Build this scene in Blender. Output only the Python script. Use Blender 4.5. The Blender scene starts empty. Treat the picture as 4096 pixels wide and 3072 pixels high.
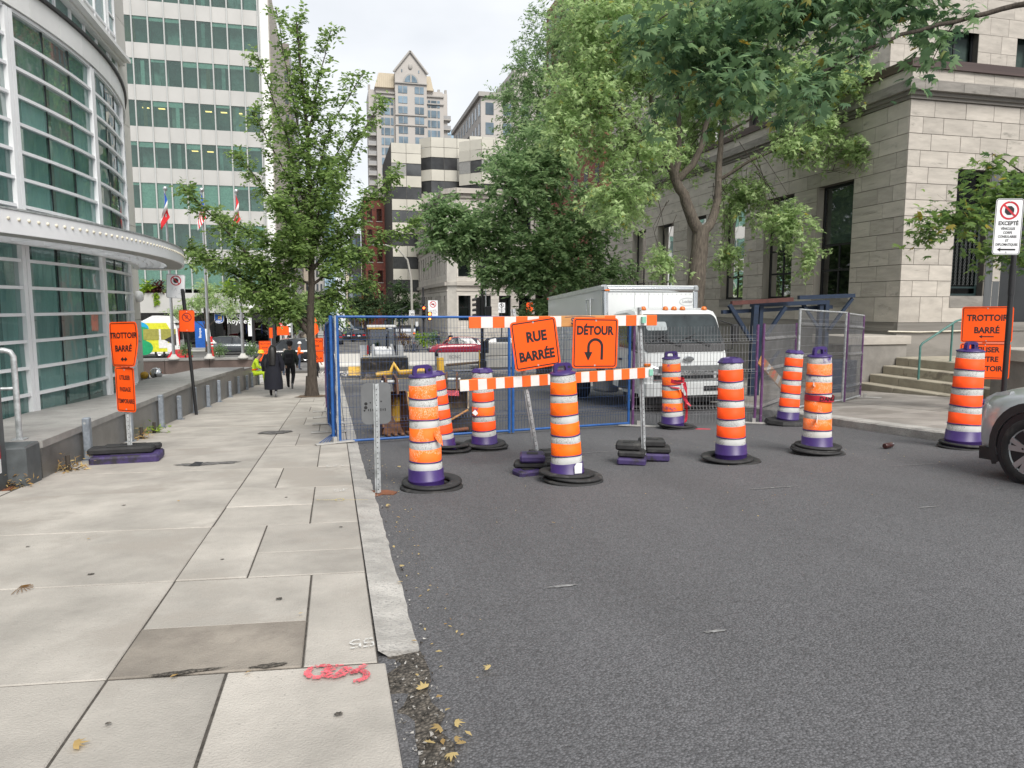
import bpy, math, random
import numpy as np
from mathutils import Vector, Matrix, Euler
R = math.radians; PI = math.pi
random.seed(7); rng = np.random.default_rng(7)
SC = bpy.context.scene; COL = SC.collection

# ---------------------------------------------------------------- camera, world, sun
cam = bpy.data.objects.new('camera', bpy.data.cameras.new('camera')); COL.objects.link(cam)
cam.data.sensor_width = 36; cam.data.lens = 25.05; cam.data.clip_start = .05; cam.data.clip_end = 3000
cam.location = (0, 0, 1.5); cam.rotation_euler = (R(90-6.29), 0, R(-14.06)); SC.camera = cam
SUN_EL, SUN_AZ = 47, 170          # azimuth clockwise from +Y (the street axis): behind the camera
wd = bpy.data.worlds.new('World'); SC.world = wd; wd.use_nodes = True
nt = wd.node_tree; nt.nodes.clear()
wout = nt.nodes.new('ShaderNodeOutputWorld'); wbg = nt.nodes.new('ShaderNodeBackground')
sky = nt.nodes.new('ShaderNodeTexSky'); sky.sky_type = 'NISHITA'; sky.sun_disc = False
sky.sun_elevation = R(SUN_EL); sky.sun_rotation = R(SUN_AZ)
tc = nt.nodes.new('ShaderNodeTexCoord'); mp = nt.nodes.new('ShaderNodeMapping'); mp.inputs['Scale'].default_value = (1.2, 1.2, 3.0)
nz = nt.nodes.new('ShaderNodeTexNoise'); nz.inputs['Scale'].default_value = 1.7; nz.inputs['Detail'].default_value = 5; nz.inputs['Roughness'].default_value = .5
rp = nt.nodes.new('ShaderNodeValToRGB'); rp.color_ramp.elements[0].position = .36; rp.color_ramp.elements[1].position = .66
rp.color_ramp.elements[0].color = (.305, .316, .332, 1); rp.color_ramp.elements[1].color = (.405, .41, .414, 1)
vm = nt.nodes.new('ShaderNodeVectorMath'); vm.operation = 'SCALE'; vm.inputs['Scale'].default_value = 9.4
mx = nt.nodes.new('ShaderNodeMixRGB'); mx.inputs[0].default_value = .95
L = nt.links.new
L(tc.outputs['Generated'], mp.inputs['Vector']); L(mp.outputs[0], nz.inputs['Vector']); L(nz.outputs[0], rp.inputs[0]); L(rp.outputs[0], vm.inputs[0])
L(sky.outputs[0], mx.inputs[1]); L(vm.outputs[0], mx.inputs[2]); L(mx.outputs[0], wbg.inputs[0]); wbg.inputs[1].default_value = .1; L(wbg.outputs[0], wout.inputs[0])
sl = bpy.data.lights.new('sun', 'SUN'); sl.energy = 1.5; sl.angle = R(32); sl.color = (1, .96, .9)
so = bpy.data.objects.new('sun', sl); COL.objects.link(so); so.location = (0, -20, 40)
sd = Vector((math.sin(R(SUN_AZ))*math.cos(R(SUN_EL)), math.cos(R(SUN_AZ))*math.cos(R(SUN_EL)), math.sin(R(SUN_EL))))
so.rotation_euler = sd.to_track_quat('Z', 'Y').to_euler()
SC.view_settings.view_transform = 'Standard'; SC.view_settings.look = 'None'; SC.view_settings.exposure = 1.52; SC.view_settings.gamma = 1
SC.view_settings.use_curve_mapping = False
SC.render.engine = 'CYCLES'; SC.cycles.max_bounces = 8; SC.cycles.transparent_max_bounces = 24; SC.cycles.diffuse_bounces = 5; SC.cycles.glossy_bounces = 3
SC.cycles.use_denoising = True

SL = .062
def gz(y):                        # the street falls away from the camera down to the crossing
    if y < 46: return -SL*y
    if y < 88: return -SL*46
    return -SL*46 - .035*(y-88)

# ---------------------------------------------------------------- mesh builder
class MB:
    def __init__(s): s.v = []; s.f = []; s.m = []; s.sm = []
    def add(s, vs, fs, mi=0, smooth=False):
        o = len(s.v); s.v += [tuple(v) for v in vs]
        for f in fs: s.f.append(tuple(i+o for i in f)); s.m.append(mi); s.sm.append(smooth)
        return s
    def box(s, c, d, rz=0, mi=0, b=0, T=None):
        hx, hy, hz = d[0]/2, d[1]/2, d[2]/2
        if b <= 0:
            vs = [(x, y, z) for x in (-hx, hx) for y in (-hy, hy) for z in (-hz, hz)]
            fs = [(0, 1, 3, 2), (4, 6, 7, 5), (0, 4, 5, 1), (2, 3, 7, 6), (0, 2, 6, 4), (1, 5, 7, 3)]
        else:
            b = min(b, hx*.9, hy*.9, hz*.9); vs = []; idx = {}
            for sx in (-1, 1):
                for sy in (-1, 1):
                    for sz in (-1, 1):
                        for a in range(3):
                            p = [sx*(hx-b), sy*(hy-b), sz*(hz-b)]; p[a] = (sx*hx, sy*hy, sz*hz)[a]
                            idx[(sx, sy, sz, a)] = len(vs); vs.append(tuple(p))
            fs = []
            for a in range(3):
                u, w = (a+1) % 3, (a+2) % 3
                for sa in (-1, 1):
                    q = []
                    for su, sw in ((-1, -1), (1, -1), (1, 1), (-1, 1)):
                        k = [0, 0, 0]; k[a] = sa; k[u] = su; k[w] = sw; q.append(idx[(*k, a)])
                    fs.append(tuple(q) if sa > 0 else tuple(reversed(q)))
            for a in range(3):
                u, w = (a+1) % 3, (a+2) % 3
                for su in (-1, 1):
                    for sw in (-1, 1):
                        q = []
                        for sa, ax in ((-1, u), (1, u), (1, w), (-1, w)):
                            k = [0, 0, 0]; k[a] = sa; k[u] = su; k[w] = sw; q.append(idx[(*k, ax)])
                        fs.append(tuple(q) if su*sw < 0 else tuple(reversed(q)))
            for sx in (-1, 1):
                for sy in (-1, 1):
                    for sz in (-1, 1):
                        q = tuple(idx[(sx, sy, sz, a)] for a in range(3)); fs.append(q if sx*sy*sz > 0 else q[::-1])
        cr, sr = math.cos(rz), math.sin(rz)
        if T is None: vs = [(c[0]+x*cr-y*sr, c[1]+x*sr+y*cr, c[2]+z) for x, y, z in vs]
        else: vs = [tuple(T @ Vector((c[0]+x*cr-y*sr, c[1]+x*sr+y*cr, c[2]+z))) for x, y, z in vs]
        return s.add(vs, fs, mi)
    def tube(s, pts, r, n=8, mi=0, cap=True, smooth=True):
        pts = [Vector(p) for p in pts]; k = len(pts)
        rs = r if isinstance(r, (list, tuple)) else [r]*k
        vs = []; prev = None
        for i, p in enumerate(pts):
            t = (pts[min(i+1, k-1)] - pts[max(i-1, 0)])
            t = t.normalized() if t.length > 1e-9 else Vector((0, 0, 1))
            if prev is None:
                a = Vector((1, 0, 0)) if abs(t.x) < .8 else Vector((0, 1, 0)); u = t.cross(a).normalized()
            else:
                u = prev - t*prev.dot(t); u = u.normalized() if u.length > 1e-6 else t.orthogonal().normalized()
            prev = u; w = t.cross(u)
            for j in range(n):
                a = 2*PI*j/n + PI/n; vs.append(p + (u*math.cos(a) + w*math.sin(a))*rs[i])
        fs = [(i*n+j, i*n+(j+1) % n, (i+1)*n+(j+1) % n, (i+1)*n+j) for i in range(k-1) for j in range(n)]
        s.add(vs, fs, mi, smooth)
        if cap: s.add(vs[:n], [tuple(reversed(range(n)))], mi); s.add(vs[-n:], [tuple(range(n))], mi)
        return s
    def lathe(s, prof, n=32, mi=0, c=(0, 0, 0), smooth=True, axis='z', caps=True, ph=0):
        vs = []
        for r, z in prof:
            for j in range(n):
                a = 2*PI*j/n + ph; x, y = r*math.cos(a), r*math.sin(a)
                p = (x, y, z) if axis == 'z' else ((z, x, y) if axis == 'x' else (x, z, y))
                vs.append((c[0]+p[0], c[1]+p[1], c[2]+p[2]))
        fs = [(i*n+j, i*n+(j+1) % n, (i+1)*n+(j+1) % n, (i+1)*n+j) for i in range(len(prof)-1) for j in range(n)]
        if axis == 'y': fs = [f[::-1] for f in fs]
        s.add(vs, fs, mi, smooth)
        if caps:
            if prof[0][0] > 1e-4: s.add(vs[:n], [tuple(reversed(range(n)))], mi)
            if prof[-1][0] > 1e-4: s.add(vs[-n:], [tuple(range(n))], mi)
        return s
    def prism(s, poly, h0, h1, fn, mi=0, smooth=False):       # poly (a,b) swept from h0 to h1; fn(a,b,h) -> xyz
        n = len(poly)
        vs = [fn(a, b, h0) for a, b in poly] + [fn(a, b, h1) for a, b in poly]
        s.add(vs, [(i, (i+1) % n, n+(i+1) % n, n+i) for i in range(n)], mi, smooth)
        return s.add(vs, [tuple(reversed(range(n))), tuple(range(n, 2*n))], mi)
    def quad(s, a, b, c, d, mi=0): return s.add([a, b, c, d], [(0, 1, 2, 3)], mi)
    def loft(s, rings, mi=0, smooth=True, caps=True):
        n = len(rings[0]); vs = [p for r in rings for p in r]
        s.add(vs, [(i*n+j, i*n+(j+1) % n, (i+1)*n+(j+1) % n, (i+1)*n+j) for i in range(len(rings)-1) for j in range(n)], mi, smooth)
        if caps: s.add(rings[0], [tuple(reversed(range(n)))], mi); s.add(rings[-1], [tuple(range(n))], mi)
        return s
    def mesh(s, name, mats):
        me = bpy.data.meshes.new(name); me.from_pydata(s.v, [], s.f); 
        for m in (mats if isinstance(mats, (list, tuple)) else [mats]): me.materials.append(m)
        me.polygons.foreach_set('material_index', s.m); me.polygons.foreach_set('use_smooth', s.sm); me.update()
        return me
    def obj(s, name, mats, parent=None, loc=(0, 0, 0), rot=(0, 0, 0)):
        return link(name, s.mesh(name, mats), parent, loc, rot)
def link(name, me, parent=None, loc=(0, 0, 0), rot=(0, 0, 0), scale=None):
    o = bpy.data.objects.new(name, me); COL.objects.link(o); o.location = loc; o.rotation_euler = rot
    if scale: o.scale = scale
    if parent: o.parent = parent
    return o
def tag(o, label, cat, group=None):
    o['label'] = label; o['category'] = cat
    if group: o['group'] = group
    return o
def thing(name, label, cat, loc=(0, 0, 0), rz=0, group=None, rot=None):
    o = bpy.data.objects.new(name, None); COL.objects.link(o); o.location = loc; o.rotation_euler = rot or (0, 0, rz); o.empty_display_size = .2
    return tag(o, label, cat, group)
def struct(o, kind='structure'): o['kind'] = kind; return o
def copy_tree(o, parent=None):
    c = o.copy(); COL.objects.link(c); c.parent = parent
    for ch in list(o.children): copy_tree(ch, c)
    return c
def rrect(w, h, r, n=5, cx=0, cy=0):
    return [(cx+sx*(w/2-r)+r*math.cos(a0+PI/2*k/n), cy+sy*(h/2-r)+r*math.sin(a0+PI/2*k/n)) for sx, sy, a0 in ((1, 1, 0), (-1, 1, PI/2), (-1, -1, PI), (1, -1, 1.5*PI)) for k in range(n+1)]
def ring(mb, outer, inner, h0, h1, fn, mi=0):                  # flat frame between two loops of equal length
    n = len(outer); vs = [fn(a, b, h1) for a, b in outer]+[fn(a, b, h1) for a, b in inner]+[fn(a, b, h0) for a, b in outer]+[fn(a, b, h0) for a, b in inner]
    fs = []
    for i in range(n):
        j = (i+1) % n
        fs += [(i, j, n+j, n+i), (2*n+i, i+0, j, 2*n+j)[::-1], (n+i, n+j, 3*n+j, 3*n+i)]
    return mb.add(vs, fs, mi)
XZ = lambda a, b, h: (a, -h, b)                                # plate facing -Y
def text(s, size, mat, parent, loc, rot=(PI/2, 0, 0), bold=.0, xs=1.0, depth=.001, align='CENTER', name='lettering', lsp=1.0, res=3):
    cu = bpy.data.curves.new('t', 'FONT'); cu.body = s; cu.size = size; cu.align_x = align; cu.align_y = 'CENTER'; cu.extrude = depth; cu.offset = bold*size
    cu.space_line = lsp; cu.resolution_u = res
    o = bpy.data.objects.new('t', cu); COL.objects.link(o); me = bpy.data.meshes.new_from_object(o); bpy.data.objects.remove(o); bpy.data.curves.remove(cu)
    me.materials.clear(); me.materials.append(mat); me.name = name
    return link(name, me, parent, loc, rot, (xs, 1, 1))

# ---------------------------------------------------------------- materials
MATS = {}
def M(name, col, rough=.6, metal=0, var=.12, scale=6, bump=0, bscale=60, rnd=0, spec=.5, col2=None, stretch=None, coat=0, detail=6, grime=None, gscale=1.2, gthr=.6):
    m = bpy.data.materials.new(name); m.use_nodes = True; nt = m.node_tree; N = nt.nodes.new; L = nt.links.new
    p = nt.nodes['Principled BSDF']; p.inputs['Roughness'].default_value = rough; p.inputs['Metallic'].default_value = metal
    p.inputs['Specular IOR Level'].default_value = spec; p.inputs['Coat Weight'].default_value = coat
    tc = N('ShaderNodeTexCoord'); mp = N('ShaderNodeMapping'); L(tc.outputs['Object'], mp.inputs[0])
    if stretch: mp.inputs['Scale'].default_value = stretch
    oi = N('ShaderNodeObjectInfo'); vm = N('ShaderNodeVectorMath'); vm.operation = 'ADD'; sc = N('ShaderNodeVectorMath'); sc.operation = 'SCALE'; sc.inputs['Scale'].default_value = 37
    cb = N('ShaderNodeCombineXYZ')
    for i in range(3): L(oi.outputs['Random'], cb.inputs[i])
    L(cb.outputs[0], sc.inputs[0]); L(mp.outputs[0], vm.inputs[0]); L(sc.outputs[0], vm.inputs[1])
    nz = N('ShaderNodeTexNoise'); nz.inputs['Scale'].default_value = scale; nz.inputs['Detail'].default_value = detail; nz.inputs['Roughness'].default_value = .62; L(vm.outputs[0], nz.inputs['Vector'])
    c2 = col2 or tuple(max(0, c*(1-2*var)) for c in col); c1 = col if col2 else tuple(c*(1+var) for c in col)
    rp = N('ShaderNodeValToRGB'); rp.color_ramp.elements[0].position = .3; rp.color_ramp.elements[1].position = .7
    rp.color_ramp.elements[0].color = (*c2, 1); rp.color_ramp.elements[1].color = (*c1, 1); L(nz.outputs[0], rp.inputs[0]); cur = rp.outputs[0]
    if rnd:
        hs = N('ShaderNodeHueSaturation'); mr = N('ShaderNodeMapRange'); mr.inputs[3].default_value = 1-rnd; mr.inputs[4].default_value = 1+rnd
        L(oi.outputs['Random'], mr.inputs[0]); L(mr.outputs[0], hs.inputs['Value']); L(cur, hs.inputs['Color']); cur = hs.outputs[0]
    if grime:
        n2 = N('ShaderNodeTexNoise'); n2.inputs['Scale'].default_value = gscale; n2.inputs['Detail'].default_value = 8; n2.inputs['Roughness'].default_value = .68; L(vm.outputs[0], n2.inputs['Vector'])
        r2 = N('ShaderNodeValToRGB'); r2.color_ramp.elements[0].position = gthr; r2.color_ramp.elements[1].position = min(1, gthr+.1); L(n2.outputs[0], r2.inputs[0])
        mm = N('ShaderNodeMixRGB'); L(r2.outputs[0], mm.inputs[0]); L(cur, mm.inputs[1]); mm.inputs[2].default_value = (*grime, 1); cur = mm.outputs[0]
    L(cur, p.inputs['Base Color'])
    if bump:
        nb = N('ShaderNodeTexNoise'); nb.inputs['Scale'].default_value = bscale; nb.inputs['Detail'].default_value = 4; L(vm.outputs[0], nb.inputs['Vector'])
        bp = N('ShaderNodeBump'); bp.inputs['Strength'].default_value = bump; bp.inputs['Distance'].default_value = .02; L(nb.outputs[0], bp.inputs['Height']); L(bp.outputs[0], p.inputs['Normal'])
    MATS[name] = m; return m
def glass(name, tint, refl=.12, rough=.02, wav=0.0, ior=1.55):            # see-through tinted pane with a fresnel reflection
    m = bpy.data.materials.new(name); m.use_nodes = True; nt = m.node_tree; nt.nodes.clear(); N = nt.nodes.new; L = nt.links.new
    o = N('ShaderNodeOutputMaterial'); tr = N('ShaderNodeBsdfTransparent'); tr.inputs[0].default_value = (*tint, 1); gl = N('ShaderNodeBsdfGlossy'); gl.inputs['Roughness'].default_value = rough
    fr = N('ShaderNodeFresnel'); fr.inputs[0].default_value = ior; ad = N('ShaderNodeMath'); ad.operation = 'ADD'; ad.use_clamp = True; ad.inputs[1].default_value = refl; L(fr.outputs[0], ad.inputs[0])
    mx = N('ShaderNodeMixShader'); L(ad.outputs[0], mx.inputs[0]); L(tr.outputs[0], mx.inputs[1]); L(gl.outputs[0], mx.inputs[2]); L(mx.outputs[0], o.inputs[0])
    if wav:
        tc = N('ShaderNodeTexCoord'); nz = N('ShaderNodeTexNoise'); nz.inputs['Scale'].default_value = .9; nz.inputs['Detail'].default_value = 1; L(tc.outputs['Object'], nz.inputs['Vector'])
        bp = N('ShaderNodeBump'); bp.inputs['Strength'].default_value = wav; bp.inputs['Distance'].default_value = .1; L(nz.outputs[0], bp.inputs['Height']); L(bp.outputs[0], gl.inputs['Normal']); 
    return m
def leafmat(name, dark, light, yellow=None, trans=.45, ypos=.93):
    m = bpy.data.materials.new(name); m.use_nodes = True; nt = m.node_tree; nt.nodes.clear(); N = nt.nodes.new; L = nt.links.new
    o = N('ShaderNodeOutputMaterial'); at = N('ShaderNodeAttribute'); at.attribute_name = 'tint'
    rp = N('ShaderNodeValToRGB'); rp.color_ramp.elements[0].color = (*dark, 1); rp.color_ramp.elements[1].color = (*light, 1); rp.color_ramp.elements[1].position = .88
    if yellow: e = rp.color_ramp.elements.new(ypos); e.color = (*light, 1); e = rp.color_ramp.elements.new(ypos+.04); e.color = (*yellow, 1)
    L(at.outputs['Fac'], rp.inputs[0])
    p = N('ShaderNodeBsdfPrincipled'); p.inputs['Roughness'].default_value = .6; p.inputs['Specular IOR Level'].default_value = .22; L(rp.outputs[0], p.inputs['Base Color'])
    t = N('ShaderNodeBsdfTranslucent'); hs = N('ShaderNodeHueSaturation'); hs.inputs['Saturation'].default_value = 1.0; hs.inputs['Value'].default_value = 1.7; L(rp.outputs[0], hs.inputs['Color']); L(hs.outputs[0], t.inputs[0])
    mx = N('ShaderNodeMixShader'); mx.inputs[0].default_value = trans; L(p.outputs[0], mx.inputs[1]); L(t.outputs[0], mx.inputs[2]); L(mx.outputs[0], o.inputs[0])
    return m
def emit(name, col, st):
    m = bpy.data.materials.new(name); m.use_nodes = True; p = m.node_tree.nodes['Principled BSDF']
    p.inputs['Base Color'].default_value = (*col, 1); p.inputs['Emission Color'].default_value = (*col, 1); p.inputs['Emission Strength'].default_value = st; return m

asphalt = M('asphalt', (.104, .104, .110), .82, var=.10, scale=.8, stretch=(1, .25, 1), grime=(.124, .124, .13), gscale=.35, gthr=.55)
def speckle(m, vscale, dark, light, bump, dist):
    nt = m.node_tree; N = nt.nodes.new; L = nt.links.new; p = nt.nodes['Principled BSDF']; old = p.inputs['Base Color'].links[0].from_socket
    tc = N('ShaderNodeTexCoord'); vo = N('ShaderNodeTexVoronoi'); vo.inputs['Scale'].default_value = vscale; vo.inputs['Randomness'].default_value = 1; L(tc.outputs['Object'], vo.inputs['Vector'])
    rp = N('ShaderNodeValToRGB'); rp.color_ramp.elements[0].position = .1; rp.color_ramp.elements[1].position = .75; rp.color_ramp.elements[0].color = (light, light, light, 1); rp.color_ramp.elements[1].color = (dark, dark, dark, 1)
    L(vo.outputs['Distance'], rp.inputs[0])
    bw = N('ShaderNodeRGBToBW'); L(vo.outputs['Color'], bw.inputs[0]); mr = N('ShaderNodeMapRange'); mr.inputs[3].default_value = .6; mr.inputs[4].default_value = 1.5; L(bw.outputs[0], mr.inputs[0])
    a = N('ShaderNodeMixRGB'); a.blend_type = 'MULTIPLY'; a.inputs[0].default_value = 1; L(old, a.inputs[1]); L(rp.outputs[0], a.inputs[2])
    b = N('ShaderNodeMixRGB'); b.blend_type = 'MULTIPLY'; b.inputs[0].default_value = 1; L(a.outputs[0], b.inputs[1]); L(mr.outputs[0], b.inputs[2]); L(b.outputs[0], p.inputs['Base Color'])
    bp = N('ShaderNodeBump'); bp.inputs['Strength'].default_value = bump; bp.inputs['Distance'].default_value = dist; bp.invert = True; L(vo.outputs['Distance'], bp.inputs['Height']); L(bp.outputs[0], p.inputs['Normal'])
speckle(asphalt, 95, .68, 1.24, .6, .008)
old_asphalt = M('old_asphalt', (.13, .128, .124), .85, var=.3, scale=.35, bump=.2, bscale=40, grime=(.21, .2, .19), gscale=.5, gthr=.55)
concrete = M('sidewalk_concrete', (.40, .374, .338), .85, var=.16, scale=1.3, bump=.35, bscale=90, rnd=.07, grime=(.33, .303, .27), gscale=.75, gthr=.52)
def fleck(m, sc, thr, col):
    nt = m.node_tree; N = nt.nodes.new; L = nt.links.new; p = nt.nodes['Principled BSDF']; old = p.inputs['Base Color'].links[0].from_socket
    tc = N('ShaderNodeTexCoord'); nz = N('ShaderNodeTexNoise'); nz.inputs['Scale'].default_value = sc; nz.inputs['Detail'].default_value = 2; L(tc.outputs['Object'], nz.inputs['Vector'])
    rp = N('ShaderNodeValToRGB'); rp.color_ramp.elements[0].position = thr; rp.color_ramp.elements[1].position = thr+.06; L(nz.outputs[0], rp.inputs[0])
    a = N('ShaderNodeMixRGB'); L(rp.outputs[0], a.inputs[0]); L(old, a.inputs[1]); a.inputs[2].default_value = (*col, 1); L(a.outputs[0], p.inputs['Base Color'])
fleck(concrete, 70, .66, (.30, .28, .255))
right_conc = M('right_concrete', (.30, .275, .25), .88, var=.2, scale=.9, bump=.3, bscale=80, rnd=.05, grime=(.2, .18, .16), gscale=.7, gthr=.52)
kerbm = M('kerb_concrete', (.41, .395, .37), .9, var=.2, scale=3, bump=.6, bscale=50, grime=(.28, .26, .24), gscale=1.5, gthr=.58)
fleck(kerbm, 60, .58, (.27, .26, .25))
dirt = M('gutter_dirt', (.10, .088, .074), .95, var=.3, scale=9, bump=1, bscale=70); speckle(dirt, 60, .4, 1.5, .8, .015)
jointm = M('joint_dirt', (.075, .066, .056), .95, var=.3, scale=20, bump=.6)
plaza = M('plaza_concrete', (.43, .42, .40), .85, var=.15, scale=.6, bump=.1)
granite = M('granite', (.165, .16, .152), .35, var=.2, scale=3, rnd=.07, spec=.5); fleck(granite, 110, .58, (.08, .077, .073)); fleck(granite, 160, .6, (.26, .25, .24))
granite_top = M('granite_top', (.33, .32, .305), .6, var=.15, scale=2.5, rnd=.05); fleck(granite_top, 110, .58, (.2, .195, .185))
brown_granite = M('brown_granite', (.155, .115, .10), .4, var=.2, scale=2, rnd=.06); fleck(brown_granite, 60, .6, (.08, .06, .055))
ashlar_m = M('ashlar_stone', (.44, .405, .36), .85, var=.10, scale=1.3, bump=.25, bscale=35, rnd=.11, stretch=(1, 1, 2.5), grime=(.25, .235, .205), gscale=.9, gthr=.6); fleck(ashlar_m, 24, .68, (.43, .42, .4))
ashlar_dk = M('ashlar_base', (.24, .225, .205), .9, var=.15, scale=1.4, bump=.3, bscale=30, rnd=.06, grime=(.15, .14, .125), gscale=1.1, gthr=.55)
mortar = M('mortar', (.085, .078, .07), .95, var=.1)
step_m = M('stair_stone', (.36, .325, .255), .85, var=.15, scale=1.6, bump=.2, rnd=.05, grime=(.2, .175, .14), gscale=1.6, gthr=.56)
limestone = M('limestone', (.56, .53, .48), .85, var=.09, scale=.8, rnd=.07, grime=(.42, .39, .35), gscale=.5, gthr=.58)
trim_l = M('limestone_trim', (.47, .44, .395), .85, var=.15, scale=.8, grime=(.33, .31, .28), gscale=.5, gthr=.55)
copper = M('roof_flashing', (.065, .042, .038), .5, var=.2, scale=2)
black_fr = M('black_frame', (.012, .013, .016), .4)
dark_in = M('dark_interior', (.03, .035, .034), .9)
metal_w = M('pale_aluminium', (.78, .785, .80), .4, metal=.0, var=.05, scale=.7)
alu = M('bare_aluminium', (.55, .56, .57), .32, metal=.85, var=.08)
galv = M('galvanised_steel', (.50, .52, .53), .45, metal=.45, var=.2, scale=14, grime=(.25, .26, .27), gscale=9, gthr=.6)
galv_blue = M('galvanised_post', (.33, .37, .42), .5, metal=.5, var=.18, scale=12, rnd=.06)
panel_w = M('white_cladding', (.74, .74, .73), .5, var=.05, scale=.5, rnd=.03)
office_p = M('office_spandrel', (.45, .445, .43), .55, var=.05, scale=.4, rnd=.025)
concrete_w = M('pale_concrete', (.60, .585, .55), .8, var=.07, scale=.8, bump=.1, grime=(.42, .41, .39), gscale=.6, gthr=.6)
cream = M('cream_panel', (.55, .53, .465), .5, var=.06, scale=.3, rnd=.05)
curtain = M('curtain', (.66, .84, .80), .9, var=.1, scale=1, stretch=(1, 1, .15))
orange_s = M('orange_sign', (1.0, .105, .008), .6, spec=.25, var=.04, scale=2.5, grime=(.82, .10, .02), gscale=3, gthr=.66)
orange_b = M('orange_band', (1.0, .088, .012), .6, spec=.25, var=.06, scale=5, rnd=.04, grime=(.72, .11, .02), gscale=7, gthr=.66)
white_s = M('white_sign', (.78, .79, .8), .4, var=.04, scale=4)
black_p = M('black_print', (.012, .011, .012), .5)
red_p = M('red_print', (.55, .015, .03), .5)
purple = M('purple_plastic', (.045, .021, .135), .42, var=.12, scale=5, grime=(.10, .07, .23), gscale=4, gthr=.6)
def worn(name, base, thr, under=(.06, .028, .18), crack=(.12, .10, .09), rough=.6):
    m = M(name, base, rough, spec=.25, var=.06, scale=6, grime=under, gscale=3.2, gthr=thr)
    nt = m.node_tree; N = nt.nodes.new; L = nt.links.new; p = nt.nodes['Principled BSDF']; old = p.inputs['Base Color'].links[0].from_socket
    tc = N('ShaderNodeTexCoord'); mp = N('ShaderNodeMapping'); mp.inputs['Scale'].default_value = (9, 9, 5); vo = N('ShaderNodeTexVoronoi'); vo.feature = 'DISTANCE_TO_EDGE'; L(tc.outputs['Object'], mp.inputs[0])
    nz = N('ShaderNodeTexNoise'); nz.inputs['Scale'].default_value = 3; L(mp.outputs[0], nz.inputs['Vector']); va = N('ShaderNodeVectorMath'); L(mp.outputs[0], va.inputs[0]); L(nz.outputs['Color'], va.inputs[1]); L(va.outputs[0], vo.inputs['Vector'])
    lt = N('ShaderNodeMath'); lt.operation = 'LESS_THAN'; lt.inputs[1].default_value = .028; L(vo.outputs['Distance'], lt.inputs[0])
    n2 = N('ShaderNodeTexNoise'); n2.inputs['Scale'].default_value = 4; L(tc.outputs['Object'], n2.inputs['Vector']); g2 = N('ShaderNodeMath'); g2.operation = 'GREATER_THAN'; g2.inputs[1].default_value = .47; L(n2.outputs[0], g2.inputs[0])
    mu = N('ShaderNodeMath'); mu.operation = 'MULTIPLY'; L(lt.outputs[0], mu.inputs[0]); L(g2.outputs[0], mu.inputs[1])
    a = N('ShaderNodeMixRGB'); L(mu.outputs[0], a.inputs[0]); L(old, a.inputs[1]); a.inputs[2].default_value = (*crack, 1); L(a.outputs[0], p.inputs['Base Color']); return m
white_band = worn('white_band', (.47, .475, .465), .66); white_worn = worn('white_band_worn', (.50, .49, .47), .575)
orange_clean = worn('orange_band_crack', (1.0, .15, .004), .70, crack=(.45, .07, .02)); orange_worn = worn('orange_band_worn', (1.0, .17, .02), .60, under=(.78, .42, .25), crack=(.75, .5, .35)); orange_torn = worn('orange_band_torn', (1.0, .15, .008), .545)
rubber = M('black_rubber', (.022, .022, .023), .7, var=.25, scale=9, grime=(.06, .058, .055), gscale=4, gthr=.55)
rubber_p = M('purple_rubber', (.05, .032, .12), .6, var=.2, scale=7, grime=(.022, .02, .024), gscale=4, gthr=.52)
blue_paint = M('blue_paint', (.02, .10, .33), .45, var=.15, scale=7, grime=(.30, .34, .38), gscale=12, gthr=.66)
purple_paint = M('purple_steel_paint', (.13, .05, .15), .5, var=.2, scale=8, grime=(.3, .27, .3), gscale=8, gthr=.6)
wire_blue = M('blue_wire', (.02, .05, .135), .5); wire_grey = M('grey_wire', (.27, .27, .28), .5, metal=.5)
rust = M('rusty_steel', (.15, .07, .035), .75, var=.3, scale=5, bump=.2, grime=(.30, .17, .07), gscale=3, gthr=.56)
rust_plate = M('rusty_plate', (.20, .075, .035), .8, var=.2, scale=5)
yellow_m = M('yellow_machine', (.60, .36, .04), .5, var=.15, scale=5, grime=(.2, .13, .05), gscale=3, gthr=.62)
wood_tan = M('tan_plank', (.55, .27, .09), .7, var=.12, scale=4, stretch=(1, 6, 6))
plank_o = M('plank_orange', (.90, .13, .015), .5, var=.08, scale=5, grime=(.62, .16, .05), gscale=7, gthr=.68); plank_w = M('plank_white', (.72, .71, .69), .5, var=.06, scale=6, grime=(.45, .44, .42), gscale=8, gthr=.66)
truck_w = M('truck_white', (.66, .68, .68), .3, var=.03, scale=.8, coat=.3, grime=(.55, .56, .55), gscale=1.1, gthr=.68)
chrome = M('polished_aluminium', (.62, .63, .64), .14, metal=1, var=.04)
plastic_k = M('black_plastic', (.018, .018, .02), .5)
def brighten_glass(m, col, f):                                          # diffuse colour mixed into the panes to paint in the brightness of daylight
    nt = m.node_tree; o = [n for n in nt.nodes if n.type == 'OUTPUT_MATERIAL'][0]; src = o.inputs[0].links[0].from_socket; d = nt.nodes.new('ShaderNodeBsdfDiffuse'); d.inputs[0].default_value = (*col, 1)
    mx = nt.nodes.new('ShaderNodeMixShader'); mx.inputs[0].default_value = f; nt.links.new(src, mx.inputs[1]); nt.links.new(d.outputs[0], mx.inputs[2]); nt.links.new(mx.outputs[0], o.inputs[0])
carglass = glass('car_glass', (.20, .24, .25), .10); winglass = glass('window_glass', (.55, .60, .58), .0, wav=.05, ior=1.22)
teal_g = glass('teal_glass', (.80, .96, .94), .16, wav=.03); office_g = glass('office_glass', (.62, .86, .79), .04, wav=.06); bank_g = glass('bank_glass', (.16, .18, .2), .08)
brighten_glass(teal_g, (.20, .40, .375), .30); brighten_glass(office_g, (.24, .40, .35), .16)
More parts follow.
